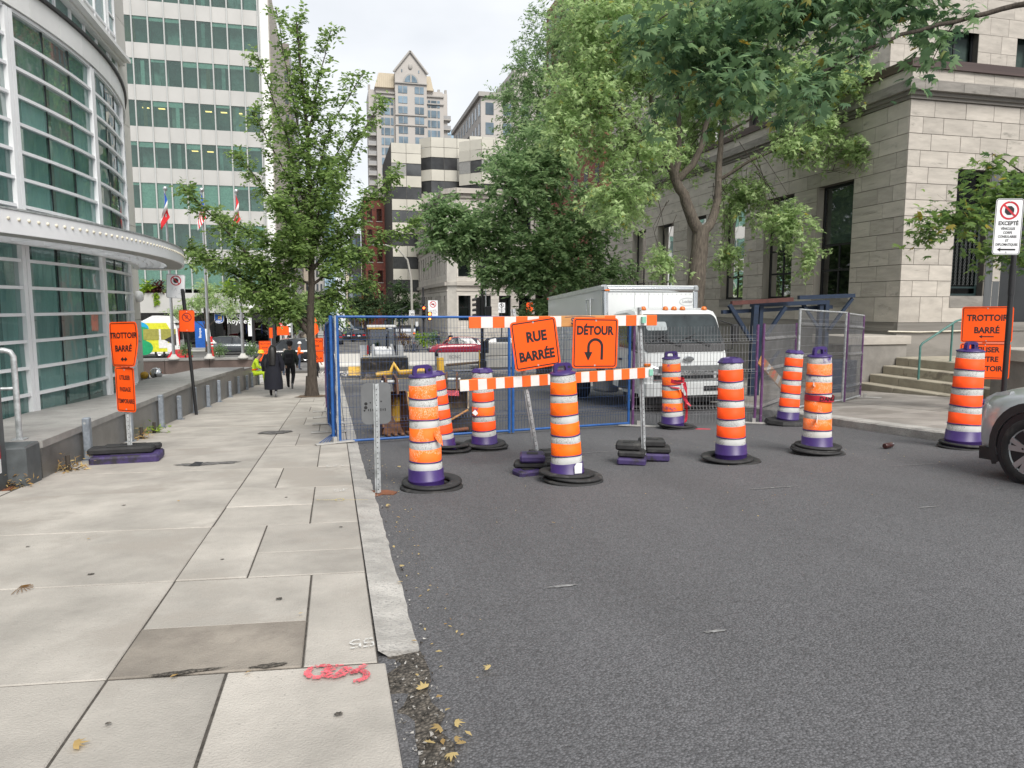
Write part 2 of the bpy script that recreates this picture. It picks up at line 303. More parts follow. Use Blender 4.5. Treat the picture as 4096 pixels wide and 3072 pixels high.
teal_v = [teal_g, glass('teal_glass_clear', (.80, .96, .94), .10, wav=.05), glass('teal_glass_bright', (.80, .96, .94), .42, wav=.06), glass('teal_glass_pale', (.80, .96, .94), .16, wav=.03)]
brighten_glass(teal_v[1], (.14, .32, .30), .16); brighten_glass(teal_v[2], (.22, .40, .38), .2); brighten_glass(teal_v[3], (.24, .44, .415), .42)
amber = M('amber_lens', (.75, .17, .01), .25, coat=.4); red_lens = M('red_lens', (.5, .01, .01), .25)
headl = M('headlamp_lens', (.62, .64, .66), .12, metal=.3)
bark = M('bark', (.075, .06, .048), .95, var=.3, scale=6, bump=1, bscale=14, stretch=(5, 5, .8)); bark_l = M('grey_bark', (.125, .105, .085), .95, var=.3, scale=5, bump=1, bscale=16, stretch=(5, 5, .8)); twig_m = M('twig', (.055, .045, .036), .9)
leaf_elm = leafmat('elm_leaf', (.09, .15, .05), (.27, .38, .125)); leaf_sil = leafmat('silver_maple_leaf', (.20, .30, .12), (.43, .54, .27), (.45, .38, .06), ypos=.97); leaf_dark = leafmat('dark_tree_leaf', (.075, .14, .06), (.27, .38, .18))
leaf_map = leafmat('maple_leaf', (.06, .12, .068), (.20, .31, .15), (.36, .24, .04), ypos=.965); leaf_map2 = leafmat('light_maple_leaf', (.05, .10, .035), (.20, .30, .085), (.26, .22, .04), ypos=.94); leaf_far = leafmat('street_tree_leaf', (.03, .06, .03), (.11, .17, .075)); leaf_aut = leafmat('turning_leaf', (.10, .06, .025), (.26, .16, .05)); leaf_lime = leafmat('lime_leaf', (.12, .22, .02), (.30, .42, .04)); leaf_red = leafmat('dark_red_leaf', (.03, .012, .014), (.10, .03, .03)); leaf_dry = leafmat('fallen_leaf', (.30, .17, .06), (.62, .48, .22))
# ---------------------------------------------------------------- ground, road, pavements
BR = [-14, 0, 46, 88, 330]
def sheet(name, x0, x1, y0, y1, dz, m, kind='structure', sub=None):
    ys = [y0]+[b for b in BR if y0 < b < y1]+[y1]; mb = MB()
    vs = [p for y in ys for p in ((x0, y, gz(y)+dz), (x1, y, gz(y)+dz))]
    mb.add(vs, [(2*i, 2*i+1, 2*i+3, 2*i+2) for i in range(len(ys)-1)]); o = mb.obj(name, m); o['kind'] = kind; return o
g = MB().add([(-900, -300, -.6), (900, -300, -.6), (900, 0, -.6), (-900, 0, -.6), (900, 46, gz(46)-.5), (-900, 46, gz(46)-.5), (900, 88, gz(88)-.5), (-900, 88, gz(88)-.5), (900, 1500, gz(1500)-.5), (-900, 1500, gz(1500)-.5)],
    [(0, 1, 2, 3), (3, 2, 4, 5), (5, 4, 6, 7), (7, 6, 8, 9)]).obj('ground', old_asphalt); struct(g)
struct(sheet('road', .1, 9.2, -14, 30, 0, asphalt))
struct(sheet('old_road', .1, 9.2, 30, 49, -.004, old_asphalt))
cs = MB().add([(-300, 49, gz(49)-.012), (300, 49, gz(49)-.012), (300, 72, gz(72)-.012), (-300, 72, gz(72)-.012)], [(0, 1, 2, 3)]).obj('cross_street', old_asphalt); struct(cs)
struct(sheet('far_road', -1, 11, 72, 330, -.012, old_asphalt))
struct(sheet('far_pavement', -30, -1, 72, 330, .06, plaza)); struct(sheet('far_pavement', 11, 40, 72, 330, .06, plaza))
struct(sheet('sidewalk_bed', -3.45, .165, -14, 49, .033, jointm))
struct(sheet('plaza_floor', -40, -3.45, 26, 49, -.02, plaza)); 
struct(sheet('sidewalk_bed', 9.17, 16.4, -14, 49, .142, jointm))
SK = -.13
def slab(par, pts, top, m, th=.09):
    mb = MB(); fn = lambda a, b, h: (a, b, gz(b)+h)
    cx = sum(p[0] for p in pts)/len(pts); cy = sum(p[1] for p in pts)/len(pts)
    out = [(a, b) for a, b in pts]; inn = [(a-(.006 if a > cx else -.006), b-(.006 if b > cy else -.006)) for a, b in pts]; n = len(pts)
    vs = [fn(a, b, top-.006) for a, b in out]+[fn(a, b, top) for a, b in inn]+[fn(a, b, top-th) for a, b in out]
    mb.add(vs, [tuple(n+i for i in range(n))]+[(i, (i+1) % n, n+(i+1) % n, n+i) for i in range(n)]+[(2*n+i, 2*n+(i+1) % n, (i+1) % n, i) for i in range(n)])
    return mb.obj('slab', m, par)
lw = struct(bpy.data.objects.new('sidewalk', None)); COL.objects.link(lw)
tj = [-2.6, -1.1, .6, 2.02, 3.39, 4.80, 6.24, 7.93, 9.30, 11.5]+[11.5+1.62*k for k in range(1, 23)]
GAP = .005
stain = M('stained_concrete', (.27, .24, .205), .85, var=.22, scale=1.6, bump=.35, bscale=90, grime=(.20, .175, .15), gscale=1.1, gthr=.5)
def row(x0, x1, ya, yb, ga=GAP, gx=GAP, m=None):
    e = lambda x, y: y+SK*(x+1.03)
    j = random.uniform(-.004, .004)
    a = [(x0+gx/2, e(x0, ya)+ga/2), (x1-gx/2, e(x1, ya)+ga/2), (x1-gx/2, e(x1, yb)-ga/2), (x0+gx/2, e(x0, yb)-ga/2)]
    slab(lw, a, .04+j, m or concrete)
inner = {2: -.515, 3: -.515, 4: -.18, 5: -.585, 6: -.235, 7: -.65, 8: -.24}
cut = {4: (0, 3.98), 5: (1, 5.38), 6: (0, 7.02)}
for i in range(len(tj)-1):
    ya, yb = tj[i], tj[i+1]
    row(-3.42, -1.03, ya, yb, .013, .009)
    xi = inner.get(i, (-.3, -.62)[i % 2]); re = .165 if i >= 4 else .2
    segs = [(-1.03, xi), (xi, re)]
    for k, (a, b) in enumerate(segs):
        if i in cut and cut[i][0] == k: row(a, b, ya, cut[i][1], .009, .009, stain if i == 4 else None); row(a, b, cut[i][1], yb, .009, .009)
        else: row(a, b, ya, yb, .013, .009)
for i in range(3):                                               # pavement to the left of the first wall block
    slab(lw, [(-7.2, tj[i+4]-.05), (-3.44, tj[i+4]-.25), (-3.44, tj[i+5]-.3), (-7.2, tj[i+5]-.08)], .038, concrete)
slab(lw, [(-7.2, -2), (-3.44, -2), (-3.44, 4.4), (-7.2, 4.6)], .036, concrete)
slab(lw, [(-7.2, 7.83), (-3.44, 7.6), (-3.44, 8.65), (-7.2, 8.75)], .04, concrete)
kl = struct(bpy.data.objects.new('kerb', None)); COL.objects.link(kl)
def kerb(y0, y1, xl, xr, top, jit, m, par, side=1, drop=.12):
    n = max(2, int((y1-y0)/.09)); mb = MB(); vs = []
    ax = 0
    for i in range(n+1):
        y = y0+(y1-y0)*i/n; ax = .45*ax+random.uniform(-jit, jit); q = xr+ax
        vs += [(xl, y, gz(y)+top), (q-side*.03, y, gz(y)+top-(.018 if side > 0 else .004)), (q, y, gz(y)+top-(.026 if side > 0 else .028)+random.uniform(-.004, .004)), (q+side*.012, y, gz(y)-drop)]
    mb.add(vs, [(4*i+k, 4*i+k+1, 4*i+k+5, 4*i+k+4) for i in range(n) for k in range(3)], 0, False); mb.add(vs[:4], [(0, 1, 2, 3)]); mb.add(vs[-4:], [(3, 2, 1, 0)])
    return mb.obj('kerb_stone', m, par)
ys = [3.36, 5.4, 8.2, 11.2, 14.4, 17.6, 21, 25, 30, 36, 47]
for a, b in zip(ys, ys[1:]): kerb(a+.004, b-.004, .171, .372 if a < 8 else .335, .038, .006, kerbm, kl)
kb = MB(); vs = []                                              # the broken kerb end with its rubble bed
for i in range(60):
    y = -3+i*.108; t = .03+.02*math.sin(i*1.7)
    vs += [(.12, y, gz(y)-.005), (.24+t*.3, y, gz(y)+.004+random.uniform(-.008, .008)), (.375+random.uniform(-.02, .03)*(y < 3.3), y, gz(y)+.012)]
kb.add(vs, [(3*i+k, 3*i+k+1, 3*i+k+4, 3*i+k+3) for i in range(59) for k in range(2)]); struct(kb.obj('gutter_dirt', dirt))
rub = MB()
for i in range(420):
    y = random.uniform(1.6, 3.35) if i < 300 else random.uniform(3.3, 12); x = random.uniform(.2, .4) if i < 300 else .39+abs(random.gauss(0, .025)); s = random.uniform(.003, .011)
    vs = [(x+s*random.uniform(-1, 1), y+s*random.uniform(-1, 1), gz(y)+.012+s*random.uniform(-.6, .8)) for _ in range(6)]; rub.add(vs, [(0, 1, 2), (2, 3, 0), (3, 4, 5), (1, 4, 2), (5, 1, 0), (3, 5, 0)], i % 2)
o = rub.obj('kerb_rubble', [dirt, kerbm]); o['kind'] = 'stuff'
# right-hand kerb and pavement
kr = struct(bpy.data.objects.new('kerb', None)); COL.objects.link(kr)
ys = [-12, -6, -2, 1, 3.5, 6, 8.4, 10.6, 12.9, 15.5, 19, 24, 31, 40]
for a, b in zip(ys, ys[1:]): kerb(a+.006, b-.006, 9.16, 8.85, .15, .008, kerbm, kr, side=-1)
rw = struct(bpy.data.objects.new('right_sidewalk', None)); COL.objects.link(rw)
ty = [-8+1.75*k for k in range(31)]
for i in range(len(ty)-1):
    for a, b in ((9.17, 11.4), (11.41, 14.0), (14.01, 16.3)):
        slab(rw, [(a+.004, ty[i]+.006), (b-.004, ty[i]+.006), (b-.004, ty[i+1]-.006), (a+.004, ty[i+1]-.006)], .15+random.uniform(-.003, .003), right_conc)
# painted utility marks on the slabs
pink = M('pink_spray', (.75, .13, .16), .8, var=.2, scale=9); whitep = M('white_spray', (.66, .66, .64), .8); yelp = M('yellow_spray', (.62, .50, .14), .8)
def fuzzy(m):
    nt = m.node_tree; N = nt.nodes.new; L = nt.links.new; p = nt.nodes['Principled BSDF']; o = nt.nodes['Material Output']; tr = N('ShaderNodeBsdfTransparent'); tc = N('ShaderNodeTexCoord'); nz = N('ShaderNodeTexNoise'); nz.inputs['Scale'].default_value = 70; nz.inputs['Detail'].default_value = 3
    rp = N('ShaderNodeValToRGB'); rp.color_ramp.elements[0].position = .42; rp.color_ramp.elements[1].position = .62; mx = N('ShaderNodeMixShader'); L(tc.outputs['Object'], nz.inputs['Vector']); L(nz.outputs[0], rp.inputs[0]); L(rp.outputs[0], mx.inputs[0]); L(p.outputs[0], mx.inputs[1]); L(tr.outputs[0], mx.inputs[2]); L(mx.outputs[0], o.inputs[0])
for q in (pink, whitep, yelp): fuzzy(q)
def spray(name, strokes, m, w, label, group=None):
    mb = MB()
    for st in strokes:
        for k in range(len(st)-1):
            (xa, ya), (xb, yb) = st[k], st[k+1]; d = Vector((xb-xa, yb-ya)).normalized(); n = Vector((-d.y, d.x))*w/2
            e = d*w*.25; z = .0492+.0005*(k % 3)
            pts = [(xa-n.x-e.x, ya-n.y-e.y), (xb-n.x+e.x, yb-n.y+e.y), (xb+n.x+e.x, yb+n.y+e.y), (xa+n.x-e.x, ya+n.y-e.y)]
            mb.add([(p[0], p[1], gz(p[1])+z) for p in pts], [(0, 1, 2, 3)])
    o = mb.obj(name, m); tag(o, label, 'painted mark', group); return o
def arcp(cx, cy, rx, ry, a0, a1, n=12): return [(cx+rx*math.cos(R(a0+(a1-a0)*i/n)), cy+ry*math.sin(R(a0+(a1-a0)*i/n))) for i in range(n+1)]
spray('spray_mark', [arcp(-.10, 3.19, .055, .06, 0, 330), arcp(-.03, 3.17, .05, .055, 60, 330), [(-.02, 3.14), (.02, 3.2), (.05, 3.13), (.1, 3.2)], arcp(.06, 3.1, .045, .05, -100, 120)], pink, .032, 'pink spray-painted scribble on the sidewalk slab by the broken kerb')
def digits(x0, y0, s, txt, m, w, label):
    D = {'5': [[(1, 2), (0, 2), (0, 1.1), (.8, 1.1), (1, .6), (.7, 0), (0, 0)]], '3': [[(0, 2), (.9, 2), (1, 1.5), (.5, 1.05), (1, .6), (.8, 0), (0, 0)]], '1': [[(.5, 2), (.5, 0)]], '2': [[(0, 1.7), (.5, 2), (1, 1.6), (0, 0), (1, 0)]]}
    sts = []
    for i, ch in enumerate(txt):
        for st in D[ch]: sts.append([(x0-(i*1.4+a)*s, y0-b*s) for a, b in st])      # painted to be read from the far side
    return spray('spray_mark', sts, m, w, label)
digits(.15, 3.50, .045, '55', whitep, .012, 'white spray-painted number 55 on the stained slab by the kerb')
digits(.11, 7.55, .06, '35', whitep, .016, 'white spray-painted number 35 on the slab beside the sign post')
digits(.10, 9.2, .06, '123', whitep, .016, 'white spray-painted number 123 on the slab near the blue fence')
spray('spray_mark', [[(-.2, 7.06), (-.02, 7.0)], arcp(.02, 7.0, .04, .05, 0, 360), [(.06, 6.98), (.28, 6.91)]], yelp, .012, 'faint yellow spray line across the sidewalk slab')
# tar patch, tree pit and litter
def blob(name, cx, cy, rx, ry, dz, m, label=None, cat=None, n=26, seed=1):
    r = random.Random(seed); pts = []
    for i in range(n):
        a = 2*PI*i/n; q = 1+r.uniform(-.28, .2); pts.append((cx+rx*q*math.cos(a), cy+ry*q*math.sin(a)))
    mb = MB(); mb.add([(cx, cy, gz(cy)+dz+.003)]+[(a, b, gz(b)+dz) for a, b in pts], [(0, 1+i, 1+(i+1) % n) for i in range(n)]); o = mb.obj(name, m)
    if label: tag(o, label, cat)
    else: struct(o)
    return o
tar = M('tar_patch', (.15, .145, .14), .9, var=.4, scale=14, bump=.6, bscale=60)
blob('asphalt_patch', -1.62, 9.9, .42, .13, .0485, tar, seed=3); blob('asphalt_patch', -1.08, 13.4, .3, .28, .0485, tar, seed=5); blob('asphalt_patch', -.70, 3.355, .17, .02, .0485, dirt, seed=8); blob('asphalt_patch', -.33, 3.32, .09, .022, .0485, dirt, seed=9)
for i, (x, y, r_) in enumerate(((-.02, 2.78, .018), (-.62, 2.3, .012), (-1.75, 3.9, .014), (-.35, 4.25, .02), (-2.3, 6.0, .015), (-.8, 5.2, .013), (-1.6, 5.1, .02), (.02, 5.9, .015), (-2.0, 7.4, .02), (-.5, 7.3, .016), (-2.7, 4.3, .02), (-.9, 2.95, .012))): blob('gum_stain', x, y, r_, r_*.8, .0482, dirt, seed=40+i)
scuff = M('pale_scuff', (.22, .22, .22), .9, var=.3, scale=30)
for i, (x, y, rx, ry) in enumerate(((1.35, 4.1, .10, .02), (2.6, 7.9, .5, .012), (4.4, 6.4, .3, .014), (5.6, 9.2, .16, .02), (3.3, 9.4, .7, .01), (6.9, 7.1, .4, .012), (1.9, 3.2, .06, .015), (5.2, 5.2, .12, .012))): blob('scuff_mark', x, y, rx, ry, .006, scuff, seed=20+i)
tarp_k = MB().add([(-1.86, 9.74, gz(9.74)+.052), (-1.72, 9.72, gz(9.72)+.05), (-1.68, 9.79, gz(9.79)+.085), (-1.8, 9.8, gz(9.8)+.08), (-1.77, 9.76, gz(9.76)+.1)], [(0, 1, 4), (1, 2, 4), (2, 3, 4), (3, 0, 4)]).obj('rag', black_fr); tag(tarp_k, 'small crumpled black rag on the tar patch in the sidewalk', 'rag')
struct(blob('tree_pit', -.72, 24.1, .55, .75, .049, M('leaf_litter', (.16, .11, .07), .95, var=.4, scale=22, bump=1, bscale=40), seed=4))
# ---------------------------------------------------------------- wall tools
CUBE = {}
def unit(m):
    if m.name not in CUBE:
        b = MB().box((0, 0, 0), (1, 1, 1)); CUBE[m.name] = b.mesh('block', m)
    return CUBE[m.name]
def piece(name, par, m, c, d): return link(name, unit(m), par, c, (0, 0, 0), d)
class Face:                                  # a vertical wall plane: origin o, u along the wall, n outward
    def __init__(s, o, u, n): s.o = Vector(o); s.u = Vector(u); s.n = Vector(n)
    def p(s, a, z, d=0): return tuple(s.o+s.u*a+s.n*d+Vector((0, 0, z)))
    def dims(s, w, t, h): return (w if abs(s.u.x) > .5 else t, w if abs(s.u.y) > .5 else t, h)
    def block(s, name, par, m, a0, a1, z0, z1, d0, d1): return piece(name, par, m, s.p((a0+a1)/2, (z0+z1)/2, (d0+d1)/2), s.dims(abs(a1-a0), abs(d1-d0), abs(z1-z0)))
    def mbox(s, mb, a0, a1, z0, z1, d0, d1, mi=0): mb.box(s.p((a0+a1)/2, (z0+z1)/2, (d0+d1)/2), s.dims(abs(a1-a0), abs(d1-d0), abs(z1-z0)), 0, mi)
def wall_holes(F, par, m, a0, a1, z0, z1, holes, depth, name='wall', d0=0):
    us = sorted({a0, a1, *[h[0] for h in holes], *[h[1] for h in holes]}); zs = sorted({z0, z1, *[h[2] for h in holes], *[h[3] for h in holes]}); mb = MB()
    for i in range(len(us)-1):
        for j in range(len(zs)-1):
            cu, cz = (us[i]+us[i+1])/2, (zs[j]+zs[j+1])/2
            if any(h[0] < cu < h[1] and h[2] < cz < h[3] for h in holes): continue
            mb.quad(F.p(us[i], zs[j], d0), F.p(us[i+1], zs[j], d0), F.p(us[i+1], zs[j+1], d0), F.p(us[i], zs[j+1], d0))
    for h in holes:
        q = [(h[0], h[2]), (h[1], h[2]), (h[1], h[3]), (h[0], h[3])]
        for k in range(4):
            a, b = q[k], q[(k+1) % 4]; mb.quad(F.p(*a, d0), F.p(*b, d0), F.p(*b, d0-depth), F.p(*a, d0-depth))
    return mb.obj(name, m, par)
COUNT = {}
def ashlar(F, par, m, a0, a1, courses, holes, lmin, lmax, proud=.03, gap=.012, limit=280, name='stone', back=0.0, seed=1, reverse=False, step=.0):
    """stones laid one by one between the openings; the nearest ones are parts, the rest one joined part"""
    rr = random.Random(seed); rest = MB(); key = par.name
    for ci, (zb, zt) in enumerate(courses):
        spans = [(a0, a1)]
        for h in holes:
            if h[2] < (zb+zt)/2 < h[3]:
                ns = []
                for a, b in spans:
                    if h[0] > a: ns.append((a, min(b, h[0])))
                    if h[1] < b: ns.append((max(a, h[1]), b))
                spans = [q for q in ns if q[1]-q[0] > .02]
        for a, b in spans:
            x = a; first = True
            while x < b-.01:
                l = rr.uniform(lmin, lmax); 
                if first and ci % 2: l *= .45
                first = False
                if b-(x+l) < lmin*.5: l = b-x
                e = min(x+l, b); pr = proud+rr.uniform(-.003, .003)
                if COUNT.get(key, 0) < limit: F.block(name, par, m, x+gap/2, e-gap/2, zb+gap/2, zt-gap/2, -back, pr); COUNT[key] = COUNT.get(key, 0)+1
                else: F.mbox(rest, x+gap/2, e-gap/2, zb+gap/2, zt-gap/2, -back, pr)
                x = e
    if rest.v: o = rest.obj('far_stones', m, par); o['kind'] = 'stuff'
def window(F, par, a0, a1, z0, z1, rec, frame_m, glass_m, bars_v=(), bars_h=(), fw=.07, back=True, blind=None, name='window', ft=.06, back_m=None):
    fb = MB()
    F.mbox(fb, a0, a0+fw, z0, z1, -rec-ft, -rec); F.mbox(fb, a1-fw, a1, z0, z1, -rec-ft, -rec); F.mbox(fb, a0+fw, a1-fw, z0, z0+fw, -rec-ft, -rec); F.mbox(fb, a0+fw, a1-fw, z1-fw, z1, -rec-ft, -rec)
    for v, za, zb in bars_v: F.mbox(fb, v-fw*.35, v+fw*.35, za, zb, -rec-ft*.9, -rec-.004)
    for h in bars_h: F.mbox(fb, a0+fw, a1-fw, h-fw*.4, h+fw*.4, -rec-ft*.95, -rec-.002)
    w = fb.obj(name, frame_m, par)
    gb = MB(); gb.quad(F.p(a0+fw*.5, z0+fw*.5, -rec-ft*.5), F.p(a1-fw*.5, z0+fw*.5, -rec-ft*.5), F.p(a1-fw*.5, z1-fw*.5, -rec-ft*.5), F.p(a0+fw*.5, z1-fw*.5, -rec-ft*.5)); gb.obj('pane', glass_m, w)
    if back:
        bb = MB(); d = -rec-.8; e = -rec-ft-.003; q = [(a0+.01, z0+.01), (a1-.01, z0+.01), (a1-.01, z1-.01), (a0+.01, z1-.01)]; bb.quad(*[F.p(u, z, d) for u, z in q])
        for i in range(4): u, v = q[i], q[(i+1) % 4]; bb.quad(F.p(*u, e), F.p(*v, e), F.p(*v, d), F.p(*u, d))
        bb.obj('room', back_m or dark_in, w)
    if blind:
        bb = MB(); d = -rec-.16; bb.quad(F.p(a0+.02, z0+blind[0]*(z1-z0), d), F.p(a1-.02, z0+blind[0]*(z1-z0), d), F.p(a1-.02, z0+blind[1]*(z1-z0), d), F.p(a0+.02, z0+blind[1]*(z1-z0), d)); bb.obj('blind', blind[2], w)
    return w
# ---------------------------------------------------------------- granite parapet wall with its steel posts
gw = thing('granite_wall', 'low dark granite wall with wide sloping top along the left sidewalk', 'wall', (-3.4, 9.3, gz(9.3)))
def W(x, y, z): return (x+3.4, y-9.3, z-gz(9.3))
def top_z(y): return -.10-.030*(y-9.6) if y < 19 else -.382-.048*(y-19)
edges = [9.42, 10.95, 13.1, 15.2, 17.0, 19.0, 21.2, 23.6, 26.2, 29.2]
for i, (a, b) in enumerate(zip(edges, edges[1:])):
    a += .008; b -= .008
    za, zb = top_z(a)-.09, top_z(b)-.09
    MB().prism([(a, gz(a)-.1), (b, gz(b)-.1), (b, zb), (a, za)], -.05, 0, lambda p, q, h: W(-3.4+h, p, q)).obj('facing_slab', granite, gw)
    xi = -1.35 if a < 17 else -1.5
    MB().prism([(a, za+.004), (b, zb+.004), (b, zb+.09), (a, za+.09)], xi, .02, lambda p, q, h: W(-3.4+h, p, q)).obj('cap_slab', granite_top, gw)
core = MB(); vs = []
for y in edges: vs += [W(-3.46, y, gz(y)-.2), W(-3.46, y, top_z(y)-.1), W(-5.0, y, top_z(y)-.1), W(-5.0, y, gz(y)-.2)]
core.add(vs, [(4*i+k, 4*i+(k+1) % 4, 4*i+4+(k+1) % 4, 4*i+4+k) for i in range(len(edges)-1) for k in range(4)]); core.obj('wall_core', mortar, gw)
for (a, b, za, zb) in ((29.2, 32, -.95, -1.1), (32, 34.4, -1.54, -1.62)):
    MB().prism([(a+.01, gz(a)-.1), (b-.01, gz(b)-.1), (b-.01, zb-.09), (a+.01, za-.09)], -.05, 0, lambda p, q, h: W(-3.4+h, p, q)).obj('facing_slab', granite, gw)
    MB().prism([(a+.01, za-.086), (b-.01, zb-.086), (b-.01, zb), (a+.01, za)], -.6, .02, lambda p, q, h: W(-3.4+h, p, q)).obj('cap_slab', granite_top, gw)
py = [10.85, 12.95, 15.2, 16.9, 18.7, 20.6, 22.5, 24.8, 27.0, 29.5, 31.3, 33.9, 34.3]
post = None
for i, y in enumerate(py[:12]):
    hh = (.60, .56, .62, .5)[i % 4]
    if i < 8: hh = min(hh+.02, top_z(y)-gz(y)+.05)
    mb = MB().box((0, 0, hh/2+.02), (.09, .115, hh), 0, 0, .012).box((0, 0, .012), (.15, .16, .02))
    mb2 = MB().lathe([(.016, 0), (.016, .012), (0, .014)], 8, axis='y')
    t = thing('steel_post', 'x', 'steel post', (-3.335, y, gz(y)+.03), 0, 'galvanised steel posts against the granite wall')
    t['label'] = f'galvanised flat-topped steel post {["nearest the camera against the granite wall", "just behind the orange sign post at the granite wall", "between the orange sign and the black pole at the wall", "right behind the foot of the black sign pole at the wall", "just past the black sign pole against the wall", "second past the black sign pole against the wall", "third past the black sign pole against the wall", "fourth past the black sign pole against the wall", "against the stepped far part of the granite wall", "at the first step of the far granite wall", "behind the first step of the far granite wall", "beside the sitting worker at the wall end", "farthest along the granite wall by the worker"][i]}'
    mb.obj('post_body', galv_blue, t); mb2.obj('bolt', galv, t, (-.01, -.06, hh-.05))
# end block, bollard, railing
e = thing('end_block', 'grey painted steel end block at the near end of the granite wall', 'end block', (-3.62, 9.12, gz(9.1))); MB().box((0, 0, .23), (.5, .42, .52), 0, 0, .02).obj('block_body', M('grey_steel_paint', (.085, .095, .10), .5, var=.15, scale=6, grime=(.16, .16, .155), gscale=3, gthr=.66), e)
bo = thing('bollard', 'thick grey steel bollard with a red and white reflective strip', 'bollard', (-3.77, 8.75, gz(8.75)))
gp = MATS['grey_steel_paint']
mb = MB().box((0, 0, .6), (.42, .36, 1.2), 0, 0, .03); mb.obj('bollard_post', gp, bo); MB().box((0, 0, .02), (.56, .5, .03)).obj('base_plate', rust_plate, bo)
for k in range(6): MB().box((.214, -.02, 1.08-k*.155), (.012, .045, .155)).obj('reflector', [red_p, white_s][k % 2], bo)
r = thing('handrail', 'bent galvanised steel tube railing standing on the granite top', 'railing', (-3.68, 9.6, top_z(9.6)+.0))
mb = MB().tube([(0, 0, 0), (0, 0, 1.0), (-.03, -.005, 1.055), (-.09, -.01, 1.075), (-1.6, -.25, 1.075)], .033, 12); mb.obj('rail_tube', galv, r); MB().box((0, 0, .008), (.14, .14, .014)).obj('foot_plate', galv, r); MB().tube([(0, 0, .62), (-1.6, -.25, .62)], .02, 8).obj('mid_rail', galv, r)
pw = thing('plaza_wall', 'long brown polished granite planter wall behind the black sign pole', 'wall', (-8, 37.6, gz(37.6)))
Fp = Face((-14, 37.4, 0), (1, 0, 0), (0, -1, 0)); ppl = lambda o: setattr(o, 'location', (o.location.x+8, o.location.y-37.6, o.location.z-gz(37.6)))
for k in range(5):
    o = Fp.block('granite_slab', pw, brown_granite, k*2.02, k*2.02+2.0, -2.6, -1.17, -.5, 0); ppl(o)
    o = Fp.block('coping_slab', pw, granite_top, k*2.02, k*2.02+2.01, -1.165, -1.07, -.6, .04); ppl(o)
pl = thing('plaza_bench', 'low dark granite ledge in front of the brown planter wall', 'ledge', (-7.6, 31, -1.7)); MB().box((0, 0, -.1), (4.6, .8, .9)).obj('ledge_body', granite, pl); MB().box((0, 0, .385), (4.7, .9, .06)).obj('ledge_top', granite_top, pl)
# ---------------------------------------------------------------- curved glass building on the left
CX, CY, RG = -19.02, 16.15, 14.6
def cyl(th, r, z): a = R(th); return (CX+r*math.cos(a), CY+r*math.sin(a), z)
hb = thing('glass_building', 'curved teal glass building with white steel frame on the left', 'building')
def arcbox(mb, t0, t1, r0, r1, z0, z1, n=None, mi=0):
    n = n or max(1, int(abs(t1-t0)/1.4)); vs = []
    for i in range(n+1):
        t = t0+(t1-t0)*i/n; vs += [cyl(t, r0, z0), cyl(t, r1, z0), cyl(t, r1, z1), cyl(t, r0, z1)]
    mb.add(vs, [(4*i+k, 4*i+4+k, 4*i+4+(k+1) % 4, 4*i+(k+1) % 4) for i in range(n) for k in range(4)], mi)
    mb.add(vs[:4], [(0, 1, 2, 3)], mi); mb.add(vs[-4:], [(3, 2, 1, 0)], mi); return mb
ZB, ZS = -.35, .426
mull = [-23.55, -12.46, -1.37, 9.72, 20.81]; A0, A1 = -24.5, 21.4
zrows = [ZB+ZS*k for k in range(16)]
for t in mull:
    w = math.degrees(.055/RG); mb = MB()
    arcbox(mb, t-w*1.7, t-w*.12, RG-.08, RG+.07, ZB, 6.04, 1); arcbox(mb, t+w*.12, t+w*1.7, RG-.08, RG+.07, ZB, 6.04, 1); mb.obj('mullion', metal_w, hb)
for k, z in enumerate(zrows):
    h = .05 if k not in (0, 7) else .075
    for a, b in zip(mull, mull[1:]): arcbox(MB(), a+.39, b-.39, RG-.05, RG+.055, z-h*.5, z+h*.5, 8).obj('transom', metal_w, hb)
for a, b in zip(mull, mull[1:]):
    for j in range(3):
        t0 = a+.35+(b-a-.7)*j/3; t1 = a+.35+(b-a-.7)*(j+1)/3
        for k in range(15):
            if k == 7: continue
            mb = MB(); n = 3; vs = []; tw = random.uniform(-.008, .008)
            for i in range(n+1): t = t0+.03+(t1-t0-.06)*i/n; vs += [cyl(t, RG+tw, zrows[k]+.02), cyl(t, RG-tw, zrows[k+1]-.02)]
            mb.add(vs, [(2*i, 2*i+2, 2*i+3, 2*i+1) for i in range(n)], 0, True); mb.obj('pane', random.choices(teal_v, (5, 4, 3, 3))[0] if not (j == 1 and k > 10) else teal_v[2], hb)  # upper middle panes take the brighter glass, standing for reflected sky
    mb = MB()
    for j in (1, 2): t = a+.35+(b-a-.7)*j/3; arcbox(mb, t-.045, t+.045, RG-.03, RG+.012, ZB, 6.04, 1)
    mb.obj('glass_joint', black_fr, hb)
mb = MB()
for zf in (ZB-.25, 2.66, 6.0): arcbox(mb, A0, A1, RG-3, RG-.12, zf, zf+.28, 24)
mb.obj('floor_slabs', dark_in, hb); mb = MB(); arcbox(mb, A0, A1, RG-2.6, RG-2.5, -1, 6.3, 24); mb.obj('inner_wall', M('inner_teal', (.13, .19, .175), .9, var=.2, scale=.8), hb)
mb = MB()
for zf, zt in ((ZB+.05, 2.6), (2.95, 6.0)):
    for a, b in zip(mull, mull[1:]):
        for (fa, fb) in ((.02, .30), (.36, .62), (.72, .97)):
            n = int((b-a)*(fb-fa)*9); vs = []
            for i in range(n+1): t = a+(b-a)*(fa+(fb-fa)*i/n); r = RG-.42+.055*math.sin(i*1.15)+.02*math.sin(i*.37+a); vs += [cyl(t, r, zf), cyl(t, r, zt)]
            mb.add(vs, [(2*i, 2*i+2, 2*i+3, 2*i+1) for i in range(n)], 0, True)
mb.obj('curtains', curtain, hb)
tt = np.linspace(A0, A1, 14)
